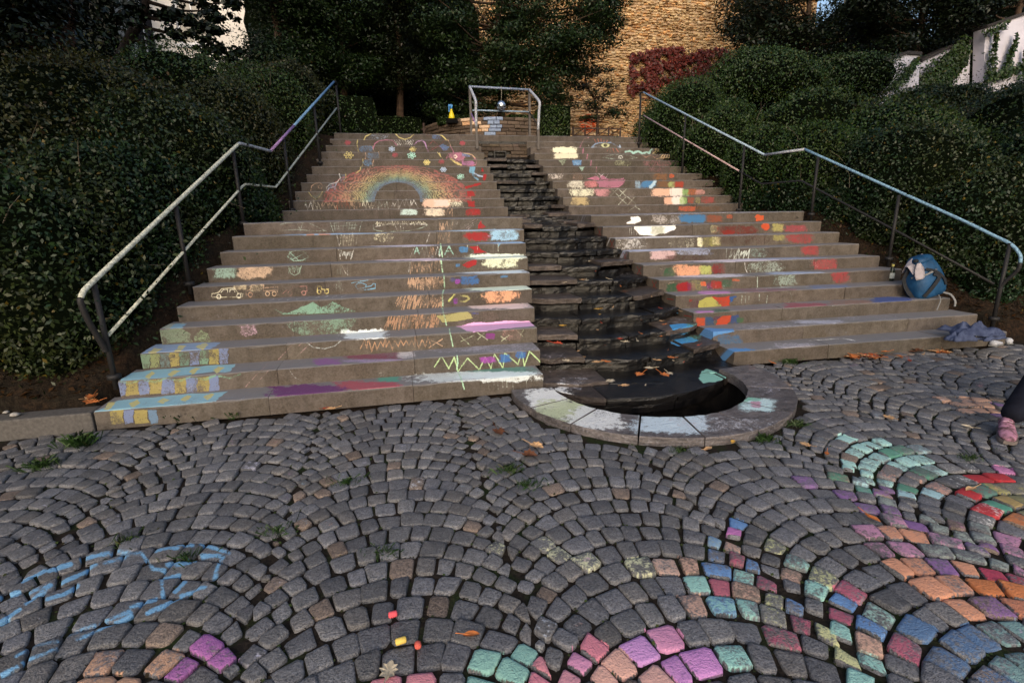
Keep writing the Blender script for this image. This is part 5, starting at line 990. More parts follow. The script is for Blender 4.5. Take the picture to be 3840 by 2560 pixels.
hedge((PC[0] - 1.1, PC[1] - 1.0, 3.98), (.6, .35, .13), 'low trimmed hedge inside the planter, left of the trunk', 4, 4000); hedge((PC[0] + .9, PC[1] - 1.1, 4.0), (.75, .35, .13), 'low trimmed hedge inside the planter, right of the trunk', 5, 4500)

def tree(name, base, trunk_pts, tr, clumps, n, size, mat, label, cat, group, seed, branches=14, bark=MBARK, wid=.5, spread=.6, flat=.55):
    root = empty(name); tag(root, label, cat, group); g = np.random.default_rng(seed)
    b = MB(); b.tube(smooth_path(trunk_pts, 3), np.linspace(tr, tr * .35, len(smooth_path(trunk_pts, 3))), 9); b.build('trunk', bark, root, True)
    tp = [np.array(p, float) for p in smooth_path(trunk_pts, 4)]; b = MB()
    order = g.permutation(len(clumps))[:branches]
    for i in order:
        q = np.array(clumps[i][0]); p = min(tp, key=lambda t: np.linalg.norm(t - q) + max(0, t[2] - q[2]) * 2); mid_ = (p + q) / 2 + np.array([0, 0, -.08 * np.linalg.norm(q - p)])
        b.tube(smooth_path([p, mid_, q], 3), np.linspace(tr * .32, .008, 7), 5)
    b.build('branches', bark, root, True)
    w = np.array([c[1] ** 2 for c in clumps]); w /= w.sum(); P = []; N = []
    for (c, r), k in zip(clumps, (w * n).astype(int)):
        d = g.normal(0, 1, (k, 3)); d /= np.linalg.norm(d, axis=1, keepdims=True); rr = g.random(k) ** .4
        P.append(np.array(c) + d * (rr * r)[:, None] * np.array([1.15, 1.15, flat])); nn_ = d.copy(); nn_[:, 2] = np.abs(nn_[:, 2]) + .8; N.append(nn_)
    leaves('crown', np.vstack(P), np.vstack(N), size, mat, root, wid, spread)
    return root
def clumps_from(pix, Y, dY, r, seed, k=1.):
    g = random.Random(seed); out = []
    for x0, x1, y0, y1, n in pix:
        for _ in range(int(n * k)):
            x, y = g.uniform(x0, x1), g.uniform(y0, y1); out.append((tuple(PY(x, y, Y + g.uniform(-dY, dY))), g.uniform(*r)))
    return out
# the middle tree
base = np.array([PY(1880, 450, 11.2)[0], 11.2, 3.8])
cl = clumps_from([(1560, 2330, -120, 80, 44), (1620, 2300, 60, 180, 40), (1640, 2240, 160, 280, 34), (1680, 2060, 250, 360, 9), (1640, 1860, 300, 420, 12), (1960, 2100, 280, 380, 7), (1950, 2330, -200, 20, 16), (2150, 2340, 20, 150, 8)], 11.0, 1.3, (.32, .62), 2)
tree('hornbeam_tree', base, [base, base + np.array([.02, 0, .8]), base + np.array([-.05, 0, 2.2]), base + np.array([0, 0, 4.6])], .13, cl, 78000, .085, LT, 'middle leafy tree with layered branches growing from the round planter', 'tree', 'trees behind the steps', 31, 60)
# dark trees behind the left flight
for i, (pix, Y, tx, lab) in enumerate([([(1000, 1200, -150, 260, 34), (980, 1100, 180, 330, 8), (940, 1050, -180, -20, 8)], 10.6, 1060, 'leafy dark tree behind the left flight, next to the cream house'), ([(1150, 1420, -200, 250, 40), (1180, 1400, 200, 330, 10)], 11.4, 1290, 'leafy dark tree in the middle behind the left flight'), ([(1380, 1640, -200, 240, 40), (1400, 1560, 200, 360, 10)], 12.2, 1500, 'darkest tree behind the left flight, beside the round planter')]):
    t0 = PY(tx, 420, Y); cl = clumps_from(pix, Y, 1.0, (.38, .75), 70 + i)
    tree('yew_tree', t0, [t0 + np.array([0, 0, -.6]), t0, t0 + np.array([.1, 0, 1.6]), t0 + np.array([-.05, 0, 3.2])], .14, cl, 36000, .075, [LT, LT, LD][i], lab, 'tree', 'dark trees behind the left flight', 80 + i, 20, wid=.5)
for i, (c, r) in enumerate([((-1.2, 14.2, 5.0), (2.6, .8, 3.6)), ((1.3, 15.4, 4.2), (1.6, .8, 1.5)), ((-2.9, 12.2, 4.2), (1.5, .8, 1.6)), ((1.0, 15.0, 6.6), (2.0, .7, 4.2))]): shrub('yew_hedge', c, r, 14000, .085, LD, ['tall black green yew hedge far behind the left flight', 'low black green yew filling the gap beside the planter', 'black green yew below the cream house', 'tall black green yew behind the gap left of the middle tree'][i], 'hedge', 'yews behind the left flight', 309 + i, twigs=0, zmin=-.95)  # hedges added as a dark backdrop for the shade under the trees
# left front tree with a thick reddish trunk and the curved one by the cream house
MDB = plain('dark_bark', (.03, .022, .018), .95, .1, .4, 14)
MRED = plain('red_bark', (.10, .046, .028), .95, .1, .4, 10)
p0, p1, p2 = PY(255, 300, 6.5), PY(235, 120, 6.6), PY(225, -160, 6.7)
cl = clumps_from([(-350, 230, -420, 20, 34), (-300, 130, -60, 170, 16), (-100, 160, 100, 200, 6)], 5.9, 1.2, (.35, .7), 3)
tree('old_tree', p0, [p0 + np.array([.1, 0, -.9]), p0, p1, p2, p2 + np.array([0, 0, 1.])], .26, cl, 34000, .085, LD, 'old tree with a thick reddish trunk at the left edge above the shrubs', 'tree', 'trees above the banks', 32, 26, MRED)
q0, q1, q2, q3 = PY(440, 260, 8.8), PY(500, 120, 8.8), PY(545, 40, 8.8), PY(540, -120, 8.8)
cl = clumps_from([(420, 950, -160, -20, 40), (620, 900, 0, 110, 26), (420, 540, 10, 90, 12), (720, 880, 90, 240, 26), (560, 700, 50, 150, 16)], 8.6, .5, (.06, .2), 4)
tree('lime_tree', q0, [q0 + np.array([-.2, 0, -.8]), q0, q1, q2, q3], .14, cl, 3600, .12, LD, 'slender tree with a curved trunk and large leaves in front of the cream house', 'tree', 'trees above the banks', 33, 16, MDB, wid=.7)
# right: dark trees
for i, (pix, Y, tp, lab) in enumerate([([(2780, 3250, -250, 160, 40), (2800, 3100, 100, 240, 14), (2740, 2900, 20, 150, 8)], 12.5, (3000, 300), 'dark tree right of the bare stone wall'), ([(3200, 3700, -300, 110, 44), (3250, 3500, 60, 200, 12)], 11.5, (3420, 260), 'dark tree standing over the small white wall panel'), ([(3600, 4250, -350, 20, 40), (3560, 3700, 0, 120, 8)], 11.2, (3780, 200), 'dark tree hanging over the white wall at the right edge')]):
    t0 = PY(tp[0], tp[1], Y); cl = clumps_from(pix, Y, 1.2, (.45, .95), 40 + i)
    tree('dark_tree', t0, [t0 + np.array([0, 0, -1.8]), t0, t0 + np.array([.1, 0, 1.5]), t0 + np.array([-.1, 0, 3.6])], .16, cl, 30000, .11, LD, lab, 'tree', 'trees above the banks', 50 + i, 24)
for i, (x, Y) in enumerate([(2900, 17.5), (3250, 16.5), (3650, 16.), (4100, 15)]):
    c = PY(x, 150, Y); shrub('background_tree', (c[0], Y, 5.8), (3.3, 1.6, 4.2), 9000, .16, LD, f'black green tree far behind the right bank, {ordn[i]} from the left', 'tree', 'far trees on the right', 330 + i, twigs=0, zmin=-.95)
for i, (x, Y) in enumerate([(120, 12.5), (-150, 11.0), (270, 16.5)]):
    c = PY(x, 100, Y); shrub('background_tree', (c[0], Y, 5.6), ((1.9, 1.2, 3.8), (2.6, 1.4, 3.8), (1.6, 1., 4.5))[i], 9000, .15, LD, ['black green tree behind the old trunk', 'black green tree at the far left edge', 'black green tree left of the cream house'][i], 'tree', 'far trees on the left', 350 + i, twigs=0, zmin=-.95)
for i, (X, Y, Z, r, tx, ty) in enumerate([(-6.5, -2.2, 6.3, (3.2, 3., 1.3), -9, -3.6), (8.8, -2.2, 6.6, (3.2, 3.0, 1.3), 12, -4.6)]):  # unseen trees added so that their crowns darken both sides of the square
    root = empty('spreading_tree'); tag(root, ['spreading tree at the left of the paved square, outside the frame', 'spreading tree at the right of the paved square, outside the frame'][i], 'tree', 'trees above the banks')
    P, N, ctr, amp = blob_pts((X, Y, Z), r, 15000, .3, 420 + i, -.9); leaves('crown', P, N, .16, LD, root, .6)
    b = MB(); b.tube([(tx, ty, -.1), (tx * .95 + X * .05, ty, 4.), (X, Y, Z)], [.28, .2, .08], 9); b.build('trunk', MBARK, root, True)
# overhanging crowns beside and above the steps, outside the frame, added to shade the banks
for i, (X, Y, Z, r) in enumerate([(-7.5, 1.5, 7.2, (3.0, 3.6, 1.8)), (13.5, 1.0, 7.6, (3.6, 3.6, 1.9))]):
    root = empty('spreading_tree'); tag(root, ['spreading tree over the left bank, its crown above the frame', 'spreading tree over the right bank, its crown above the frame'][i], 'tree', 'trees above the banks')
    P, N, ctr, amp = blob_pts((X, Y, Z), r, 16000, .3, 400 + i, -.9); leaves('crown', P, N, .15, LD, root, .6)
    b = MB(); b.tube([(X, Y, .5), (X, Y, Z)], [.28, .15], 9); b.build('trunk', MBARK, root, True)
# thin small tree in front of the wall
s0 = PY(2240, 502, 13.); s1, s2, s3, s4 = PY(2240, 440, 13.), PY(2228, 370, 13.), PY(2200, 320, 13.), PY(2190, 240, 13.)
cl = clumps_from([(2120, 2350, 250, 330, 10), (2130, 2240, 310, 400, 9), (2250, 2340, 330, 440, 8), (2190, 2240, 400, 450, 5)], 13., .5, (.12, .28), 5)
tree('young_tree', s0, [s0, s1, s2, s3, s4], .055, cl, 3200, .085, LT, 'thin young tree before the bare stone wall and the orange circle', 'tree', None, 61, 30)

# ================================================================ the high stone wall with red creeper
WY = 17.0; x0, x1, z0, z1 = float(PY(1600, 300, WY)[0]), float(PY(3020, 300, WY)[0]), 3.0, 11.2
wall = empty('stone_wall'); tag(wall, 'high wall of small golden rubble stones rising behind the trees, an orange circle sprayed on it', 'stone wall')
mw = Mt('golden_rubble', .9, .15); p_ = mw.pos(); qn = mw.noise(p_, 10, 5, .7)
dd = mw.n('ShaderNodeVectorMath', operation='DISTANCE'); mw.l(p_, dd.inputs[0]); oc = PY(2205, 465, WY); dd.inputs[1].default_value = (oc[0], WY - .05, oc[2])
base_ = mw.mix(1., mw.mix(mw.ramp(qn, .3, .7), (.46, .31, .155), (.74, .54, .30)), mw.attr(), 'MULTIPLY')
mw.color(mw.mix(mw.ramp(mw.math('ADD', dd.outputs['Value'], mw.math('MULTIPLY', qn, .3)), .42, .60, .9, 0.), base_, (.85, .11, .02))); mw.bump(qn, .5, .02)
R = random.Random(77); stones = []; z = z0
while z < z1:
    h = R.uniform(.065, .115); x = x0 + R.uniform(-.2, 0)
    while x < x1:
        w = R.uniform(.09, .22); j = lambda s=.022: R.uniform(-s, s); pr = R.uniform(-.02, .06); V = []; sh = R.uniform(-.03, .03)
        q_h = h * R.uniform(0, .28); dz = [R.uniform(-.02, .02) + sh + (q_h if k_ < 2 else -q_h) for k_ in range(4)]
        for off, ins in ((.1, 0), (-pr * .4 - .0, .002), (-pr - .02, .018)):
            for k_, (xx, zz) in enumerate(((x + .008 + ins, z + .008 + ins), (x + w - .008 - ins, z + .008 + ins), (x + w - .008 - ins, z + h - .008 - ins), (x + .008 + ins, z + h - .008 - ins))): V.append((xx + (j() if off < .1 else 0), WY + off, zz + dz[k_]))
        F = [(8, 9, 10, 11)] + [(r * 4 + i, r * 4 + (i + 1) % 4, (r + 1) * 4 + (i + 1) % 4, (r + 1) * 4 + i) for r in range(2) for i in range(4)]
        u = R.random(); t = R.uniform(.68, 1.15); tt = (t * .4, t * .34, t * .30) if u < .10 else (t * 1.05, t * 1.12, t * 1.3) if u < .2 else (t * 1.05, t * .84, t * .68) if u < .42 else (t, t, t)
        stones.append((w * h, V, F, tt)); x += w
    z += h
px_ = project(np.array([np.mean(s[1], 0) for s in stones])); ok = (px_[0] > 2300) & (px_[0] < 2780) & (px_[1] > 0) & (px_[1] < 520)
rank = sorted(range(len(stones)), key=lambda i: -(stones[i][0] + (10 if ok[i] else 0))); own = set(rank[:300]); bV, bF, bT = [], [], []
for i, (_, V, F, tt) in enumerate(stones):
    if i in own: mesh('wall_stone', V, F, mw.m, wall, tint=tt)
    else: o = len(bV); bV += V; bF += [tuple(q + o for q in f) for f in F]; bT += [tt] * len(V)
o = mesh('wall_stones', bV, bF, mw.m, wall, tint=np.array(bT)); tag(o, kind='stuff')
b = MB(); b.box(x0 - .2, x1 + .2, WY + .03, WY + .5, z0 - .3, z1 + .1); b.build('mortar', plain('mortar', (.42, .29, .18), .95, .1, .4, 8), wall)
cr = empty('red_creeper'); tag(cr, 'dark red creeper spread over the stone wall above the right bank', 'creeper'); g = np.random.default_rng(9); P = []
for x, y, rx, ry, n in [(2450, 270, 90, 85, 2600), (2500, 210, 60, 30, 900), (2400, 330, 50, 50, 500), (2560, 240, 110, 60, 3600), (2680, 270, 80, 90, 3600), (2600, 330, 110, 40, 1700), (2400, 215, 40, 30, 500), (2740, 340, 60, 60, 1600)]:
    a = g.uniform(0, 6.28, n); r = np.sqrt(g.random(n)); xs, ys = x + rx * r * np.cos(a), y + ry * r * np.sin(a); keep_ = (np.sin(xs * .07) + np.sin(ys * .11 + xs * .03) + .9 * np.sin(xs * .19 - ys * .13) + g.normal(0, .35, n)) > -.35 + 1.1 * (r - .5)
    for xx, yy in zip(xs[keep_], ys[keep_]): p = PY(xx, yy, WY - .1); p[1] -= g.uniform(0, .16); P.append(p)
P = np.array(P); leaves('foliage', P, np.tile([0, -1., .3], (len(P), 1)), .12, LC, cr, .8, .4)
b = MB()
for _ in range(26): 
    x, y = g.uniform(2400, 2740), g.uniform(200, 360); p = PY(x, y, WY - .06); b.tube([p, p + np.array([g.uniform(-.5, .5), 0, g.uniform(.1, .7)])], .012, 4)
b.build('stems', MTWIG, cr)
# low fence at the wall's foot
fe = empty('low_fence'); tag(fe, 'low dark timber fence with diagonal braces at the foot of the stone wall', 'fence'); MF = plain('dark_timber', (.07, .05, .045), .9, .1, .3, 20); Yf = 12.6
f0, f1 = PY(2148, 480, Yf), PY(2325, 472, Yf); zt = f0[2]; zb = zt - .26
for za in (zt - .03, zb): b = MB(); b.box(f0[0], f1[0], Yf - .02, Yf + .02, za, za + .035); b.build('fence_rail', MF, fe)
xs = np.linspace(f0[0], f1[0], 5)
for x in xs: b = MB(); b.box(x - .025, x + .025, Yf - .05, Yf - .022, zb - .5, zt + .04); b.build('fence_post', MF, fe)
for a, c_ in zip(xs[:-1], xs[1:]): b = MB(); b.tube([(a, Yf + .035, zb), (c_, Yf + .035, zt)], .014, 5); b.build('brace', MF, fe)
b = MB(); b.box(f0[0] - 1, f1[0] + 1, Yf + .3, Yf + 2.6, 3.0, zb + .02); o = b.build('raised_bed', plain('grey_stone', (.12, .09, .085)), None); tag(o, 'low pale stone edging bed beneath the small dark fence', 'edging')
# picket fence in the dark on the left
pf = empty('picket_fence'); tag(pf, 'dark picket fence in the shade behind the left flight, one pale picket', 'fence'); R = random.Random(2)
for i in range(13):
    x = PY(1395, 470, 11.2)[0] + i * .115; b = MB(); b.box(x, x + .055, 11.18, 11.2, 3.1, 4.05 + R.uniform(-.03, .03)); b.build('picket', plain('pale_timber', (.3, .29, .3)) if i == 9 else MF, pf)
for za in (3.45, 3.85): b = MB(); b.box(PY(1395, 470, 11.2)[0] - .1, PY(1395, 470, 11.2)[0] + 1.6, 11.202, 11.23, za, za + .06); b.build('fence_rail', MF, pf)

# ================================================================ cream house top left
HY = 14.0; ho = empty('cream_house'); tag(ho, 'cream rendered house front with tall windows behind the left bank', 'house'); MC = plain('cream_render', (.86, .80, .72), .9, .15, .05, 3); MWH = plain('white_frame', (.82, .82, .82), .6, .3, .04)
hx0, hx1 = float(PY(350, 100, HY)[0]), float(PY(1060, 100, HY)[0]); wx = [(float(PY(468, 0, HY)[0]), float(PY(505, 0, HY)[0]), 6.3), (float(PY(645, 0, HY)[0]), float(PY(735, 0, HY)[0]), float(PY(740, 165, HY)[2]))]
def wall_with_holes(name, xa, xb, y, d, za, zb, holes, mat, parent):
    xs = sorted({xa, xb, *[h[0] for h in holes], *[h[1] for h in holes]}); b = MB()
    for a, c_ in zip(xs[:-1], xs[1:]):
        hs = [h for h in holes if h[0] <= a + 1e-6 and h[1] >= c_ - 1e-6]
        if not hs: b.box(a, c_, y, y + d, za, zb)
        else: b.box(a, c_, y, y + d, za, hs[0][2]); b.box(a, c_, y, y + d, hs[0][3], zb)
    return b.build(name, mat, parent)
holes = [(wx[0][0], wx[0][1] + .35, 6.1, 8.3), (wx[1][0], wx[1][1] + .2, wx[1][2], 8.6), (hx1 - 1.0, hx1 - .45, 6.0, 8.4)]
wall_with_holes('wall', hx0, hx1, HY, .4, 2.8, 12., holes, MC, ho)
for xa, xb, za, zb in holes:
    f = MB(); f.box(xa - .07, xb + .07, HY - .05, HY + .001, za - .12, za - .02); fo = f.build('window', MWH, ho)
    f = MB(); f.box(xa + .002, xa + .06, HY + .12, HY + .18, za, zb); f.box(xb - .06, xb - .002, HY + .12, HY + .18, za, zb); f.box(xa + .06, xb - .06, HY + .125, HY + .175, za, za + .06); f.box((xa + xb) / 2 - .02, (xa + xb) / 2 + .02, HY + .13, HY + .17, za + .06, zb); f.build('frame', MWH, fo)
    f = MB(); f.box(xa + .06, xb - .06, HY + .145, HY + .15, za + .06, zb); mm = Mt('window_glass', .1, .5); mm.color((.03, .03, .035)); f.build('pane', mm.m, fo)
b = MB(); b.box(hx0 - .0, hx0 + .16, HY - .08, HY - .002, 2.8, 12); b.build('corner_strip', MWH, ho); b = MB(); b.box(hx1 - .02, hx1 + .16, HY - .08, HY + .42, 2.8, 12); b.build('corner_strip', plain('sandstone', (.62, .45, .3)), ho)
# ================================================================ white garden wall on the right
ww = empty('white_wall'); tag(ww, 'white plastered garden wall stepping up behind the ivy at the top right, dark coping', 'garden wall'); MWW = plain('white_plaster', (.66, .63, .70), .9, .15, .10, 2.5); MCP = plain('dark_coping', (.05, .045, .045), .9, .1)
def panel(pt, Y, depth=.35):
    Q = [PY(x, y, Y) for x, y in pt]; V = [tuple(q) for q in Q] + [(q[0], q[1] + depth, q[2]) for q in Q]; n = len(Q)
    F = [tuple(range(n)), tuple(range(2 * n - 1, n - 1, -1))] + [(i, n + i, n + (i + 1) % n, (i + 1) % n) for i in range(n)]; mesh('wall_panel', V, F, MWW, ww)
    top_ = Q[:2] if len(Q) == 4 else Q[:3]; b = MB()
    for a, c_ in zip(top_[:-1], top_[1:]):
        a, c_ = np.array(a), np.array(c_); V = [a + (0, -.06, 0), c_ + (0, -.06, 0), c_ + (0, depth + .06, 0), a + (0, depth + .06, 0)]; b.add(V + [v + np.array([0, 0, .09]) for v in V], [(3, 2, 1, 0), (4, 5, 6, 7), (0, 1, 5, 4), (1, 2, 6, 5), (2, 3, 7, 6), (3, 0, 4, 7)])
    b.build('coping', MCP, ww)
panel([(3286, 243), (3397, 205), (3450, 209), (3440, 420), (3280, 420)], 10.0); panel([(3452, 235), (3560, 182), (3640, 160), (3630, 420), (3450, 420)], 10.6); panel([(3694, 108), (3838, 58), (3960, 60), (3960, 460), (3684, 460)], 10.2)
iv = empty('climbing_ivy'); tag(iv, 'ivy strands climbing the white garden wall', 'ivy', None); P = []; g = np.random.default_rng(12)
for xa, ya, xb, yb, n, Y in [(3300, 330, 3340, 240, 260, 9.9), (3350, 330, 3440, 225, 420, 9.9), (3470, 330, 3620, 190, 7000, 10.4), (3705, 300, 3730, 130, 350, 10.1), (3760, 290, 3805, 140, 520, 10.1), (3690, 130, 3770, 90, 150, 10.1), (3700, 300, 3840, 250, 700, 10.1), (3830, 300, 3840, 190, 200, 10.1)]:
    t = g.random(n); xs, ys = xa + (xb - xa) * t + g.normal(0, 10 if n < 1500 else 30, n) * (1.1 - t), ya + (yb - ya) * t + g.normal(0, 8 if n < 1500 else 22, n)
    for xx, yy in zip(xs, ys): p = PY(xx, yy, Y); p[1] -= g.uniform(0, .12); P.append(p)
P = np.array(P); leaves('foliage', P, np.tile([0, -1., .4], (len(P), 1)), .10, LG, iv, .8, .45)

# ================================================================ things left about
# backpack
MBLU = Mt('blue_nylon', .55, .3); q_ = MBLU.noise(MBLU.co(), 7, 3); MBLU.color(MBLU.mix(MBLU.ramp(q_, .35, .65), (.005, .04, .10), (.012, .07, .17))); MBLU.bump(MBLU.noise(MBLU.co(), 9, 5), .6, .02); MBLK = plain('black_webbing', (.02, .022, .026), .8, .2); MCLO = plain('greyish_cloth', (.38, .34, .36), .9, .1, .2, 12); MGRY = plain('grey_strap', (.22, .22, .22), .8, .1)
bp = empty('backpack'); tag(bp, 'large blue hiking backpack slumped against the right steps, a pale cloth tied on its top', 'backpack')
c0 = PZ(3478, 1112, .455); ax = np.array([-.17, .10, .60]); ax /= np.linalg.norm(ax); rx = np.array([.94, -.1, .30]); rx -= ax * (rx @ ax); rx /= np.linalg.norm(rx); ry = np.cross(ax, rx)
def bag(prof, off=(0, 0, 0), n=22, seed=1, sx=1., wr=.02):
    V = []; g = random.Random(seed)
    for t, w, d in prof:
        for k in range(n):
            a = 2 * math.pi * k / n; cc, ss = math.cos(a), math.sin(a); e = .7
            V.append(c0 + np.array(off) + ax * t + rx * (abs(cc) ** e * math.copysign(w, cc)) + ry * (abs(ss) ** e * math.copysign(d, ss)) + rx * g.uniform(-wr, wr) * .4 + ry * g.uniform(-wr, wr) * .4)
    F = [(i * n + k, i * n + (k + 1) % n, (i + 1) * n + (k + 1) % n, (i + 1) * n + k) for i in range(len(prof) - 1) for k in range(n)] + [tuple(range(n))[::-1], tuple((len(prof) - 1) * n + k for k in range(n))]
    return V, F
def sub_(o, l=1): s_ = o.modifiers.new('s', 'SUBSURF'); s_.levels = l; s_.render_levels = l; return o
V, F = bag([(.0, .14, .10), (.02, .19, .13), (.10, .215, .15), (.2, .215, .155), (.30, .19, .145), (.38, .165, .13), (.46, .13, .11), (.50, .07, .07)]); sub_(mesh('main_bag', V, F, MBLU.m, bp, True))
V, F = bag([(.42, .10, .09), (.45, .135, .115), (.50, .125, .11), (.535, .06, .06)], seed=3); sub_(mesh('lid', V, F, MBLU.m, bp, True))
def strap(name, pts, w, mat, up=None):
    P_ = smooth_path([c0 + ax * t + rx * u + ry * v for t, u, v in pts], 4); V = []; b = MB()
    for i, p in enumerate(P_):
        t = P_[min(i + 1, len(P_) - 1)] - P_[max(i - 1, 0)]; t /= np.linalg.norm(t); s = np.cross(t, ry); s /= np.linalg.norm(s) + 1e-9; nn_ = np.cross(s, t)
        V += [p - s * w / 2 - nn_ * .003, p + s * w / 2 - nn_ * .003, p + s * w / 2 + nn_ * .004, p - s * w / 2 + nn_ * .004]
    F = [(i * 4 + k, i * 4 + (k + 1) % 4, i * 4 + 4 + (k + 1) % 4, i * 4 + 4 + k) for i in range(len(P_) - 1) for k in range(4)] + [(3, 2, 1, 0), tuple(len(V) - 4 + k for k in range(4))]
    return mesh(name, V, F, mat, bp)
S_ = -1 if ry[1] > 0 else 1
strap('side_strap', [(.38, -.08, S_ * .15), (.32, .02, S_ * .165), (.22, .10, S_ * .165), (.12, .13, S_ * .15)], .03, MBLK); strap('side_strap', [(.05, -.15, S_ * .12), (.15, -.05, S_ * .165), (.24, .05, S_ * .165), (.30, .0, S_ * .16)], .045, MBLK)
strap('compression_strap', [(.30, -.19, S_ * .04), (.31, -.1, S_ * .14), (.33, .02, S_ * .155), (.30, .17, S_ * .06)], .02, MGRY)
strap('shoulder_strap', [(.40, -.16, 0), (.30, -.25, .0), (.15, -.25, S_ * .02), (.03, -.19, S_ * .04)], .05, MBLK); strap('hip_belt', [(.06, -.17, 0), (.0, -.23, S_ * .04), (-.02, -.27, S_ * .08)], .04, MGRY); strap('loose_strap', [(.02, .12, S_ * .10), (-.02, .15, S_ * .16), (-.10, .15, S_ * .2), (-.16, .13, S_ * .2)], .022, MGRY); strap('loose_strap', [(.02, .05, S_ * .1), (-.04, .0, S_ * .17), (-.13, -.1, S_ * .2)], .01, MGRY)
# cloth tied over the top
cl_ = empty('cloth'); tag(cl_, 'pale crumpled cloth knotted over the top of the blue backpack', 'cloth'); V = []; g = random.Random(9)
k1, k2 = 14, 10
for i in range(k1):
    for j in range(k2):
        u, v = i / (k1 - 1), j / (k2 - 1); V.append(c0 + ax * (.535 - .12 * (abs(v - .5) * 2) ** 2 - .08 * (1 - u) ** 2 + .012 * math.sin(9 * u + 7 * v)) + rx * (-.20 + .26 * u) + ry * ((v - .5) * (.17 + .05 * u)) + ax * g.uniform(-.008, .01))
F = [(i * k2 + j, (i + 1) * k2 + j, (i + 1) * k2 + j + 1, i * k2 + j + 1) for i in range(k1 - 1) for j in range(k2 - 1)]; o = mesh('draped_cloth', V, F, MCLO, cl_, True); so = o.modifiers.new('t', 'SOLIDIFY'); so.thickness = .006; sub_(o)
V = []
for i in range(9):
    u = i / 8; w = .02 + .05 * math.sin(min(u, 1) * 2.2)
    for j in range(5): v = (j - 2) / 2; V.append(c0 + ax * (.47 - .19 * u) + rx * (-.12 - .03 * u + w * v) + ry * S_ * (.125 + .02 * math.cos(v * 4) + .02 * u))
o = mesh('hanging_end', V, [(i * 5 + j, (i + 1) * 5 + j, (i + 1) * 5 + j + 1, i * 5 + j + 1) for i in range(8) for j in range(4)], MCLO, cl_, True); so = o.modifiers.new('t', 'SOLIDIFY'); so.thickness = .006
b = MB(); b.lathe(c0 + ax * .50 + rx * -.14 + ry * S_ * .10 - np.array([0, 0, .02]), [(.012, 0), (.03, .012), (.03, .03), (.01, .042)], 10); b.build('knot', MBLK, cl_, True)
# bottle
bo = empty('glass_bottle'); tag(bo, 'dark glass bottle with a pale label and yellow neck standing left of the backpack', 'bottle'); c = PZ(3340, 1052, .602); c[2] = .600
mg = Mt('dark_glass', .08, .5); mg.color((.012, .018, .008)); b = MB(); b.lathe(c, [(.030, 0), (.034, .004), (.034, .125), (.030, .142), (.014, .175), (.0125, .212), (.014, .214), (.014, .222)], 18); b.build('glass_body', mg.m, bo, True)
b = MB(); b.lathe(c, [(.0345, .032), (.0348, .033), (.0348, .105), (.0345, .106)], 18); b.build('paper_label', plain('label_paper', (.55, .56, .5)), bo, True); b = MB(); b.lathe(c, [(.0137, .186), (.0142, .187), (.0145, .216), (.013, .218)], 14); b.build('neck_foil', plain('yellow_foil', (.62, .52, .14)), bo, True); b = MB(); b.lathe(c, [(.0135, .2225), (.0145, .224), (.0145, .233), (.011, .235)], 12); b.build('crown_cap', MBLK, bo, True)
# denim jacket
MDEN = Mt('denim', .95, .1); q_ = MDEN.noise(MDEN.co(), 18, 4); MDEN.color(MDEN.mix(MDEN.ramp(q_, .3, .7), (.035, .045, .09), (.085, .105, .18))); MDEN.bump(MDEN.noise(MDEN.co(), 13, 3), .6, .02)
ja = empty('denim_jacket'); tag(ja, 'crumpled blue denim jacket dropped over the end of the bottom right steps', 'jacket'); jc = PY(3660, 1215, -.02)
def crumple(name, cx, cyy, cz, lx, ly, h, seed, rot, k=26):
    g = random.Random(seed); ph = [(g.uniform(8, 26), g.uniform(8, 26), g.uniform(0, 6), g.uniform(.3, 1)) for _ in range(7)]; V = []; ca, sa = math.cos(rot), math.sin(rot)
    for i in range(k):
        for j in range(k):
            u, v = i / (k - 1) * 2 - 1, j / (k - 1) * 2 - 1; rad = math.hypot(u, v); e = max(0, 1 - max(abs(u), abs(v)) ** 3)
            f = sum(a_ * math.sin(fx * u * .5 + p) * math.cos(fy * v * .5 + p) for fx, fy, p, a_ in ph) / 5
            edge = 1 + .12 * math.sin(5 * math.atan2(v, u) + seed) + .07 * math.sin(11 * math.atan2(v, u))
            X, Y = u * lx * edge, v * ly * edge; V.append((cx + X * ca - Y * sa, cyy + X * sa + Y * ca, cz + h * e * (.55 + .75 * f) + .004))
    F = [(i * k + j, (i + 1) * k + j, (i + 1) * k + j + 1, i * k + j + 1) for i in range(k - 1) for j in range(k - 1)]; o = mesh(name, V, F, MDEN.m, ja, True); so = o.modifiers.new('t', 'SOLIDIFY'); so.thickness = .008; return o
J1 = PZ(3650, 1225, .30); crumple('jacket_body', J1[0] + .10, J1[1] + .06, .21, .23, .15, .15, 3, -.35); crumple('sleeve', J1[0] - .17, J1[1] - .01, .17, .13, .07, .13, 5, -.2, 16); crumple('sleeve', J1[0] + .20, J1[1] - .07, .17, .18, .05, .09, 8, .1, 16)
b = MB(); q = PZ(3655, 1245, .2); b.tube(smooth_path([q, PZ(3662, 1262, .12) , PZ(3690, 1285, .02)], 4), .004, 5); b.build('drawstring', plain('cord', (.4, .42, .46)), ja)
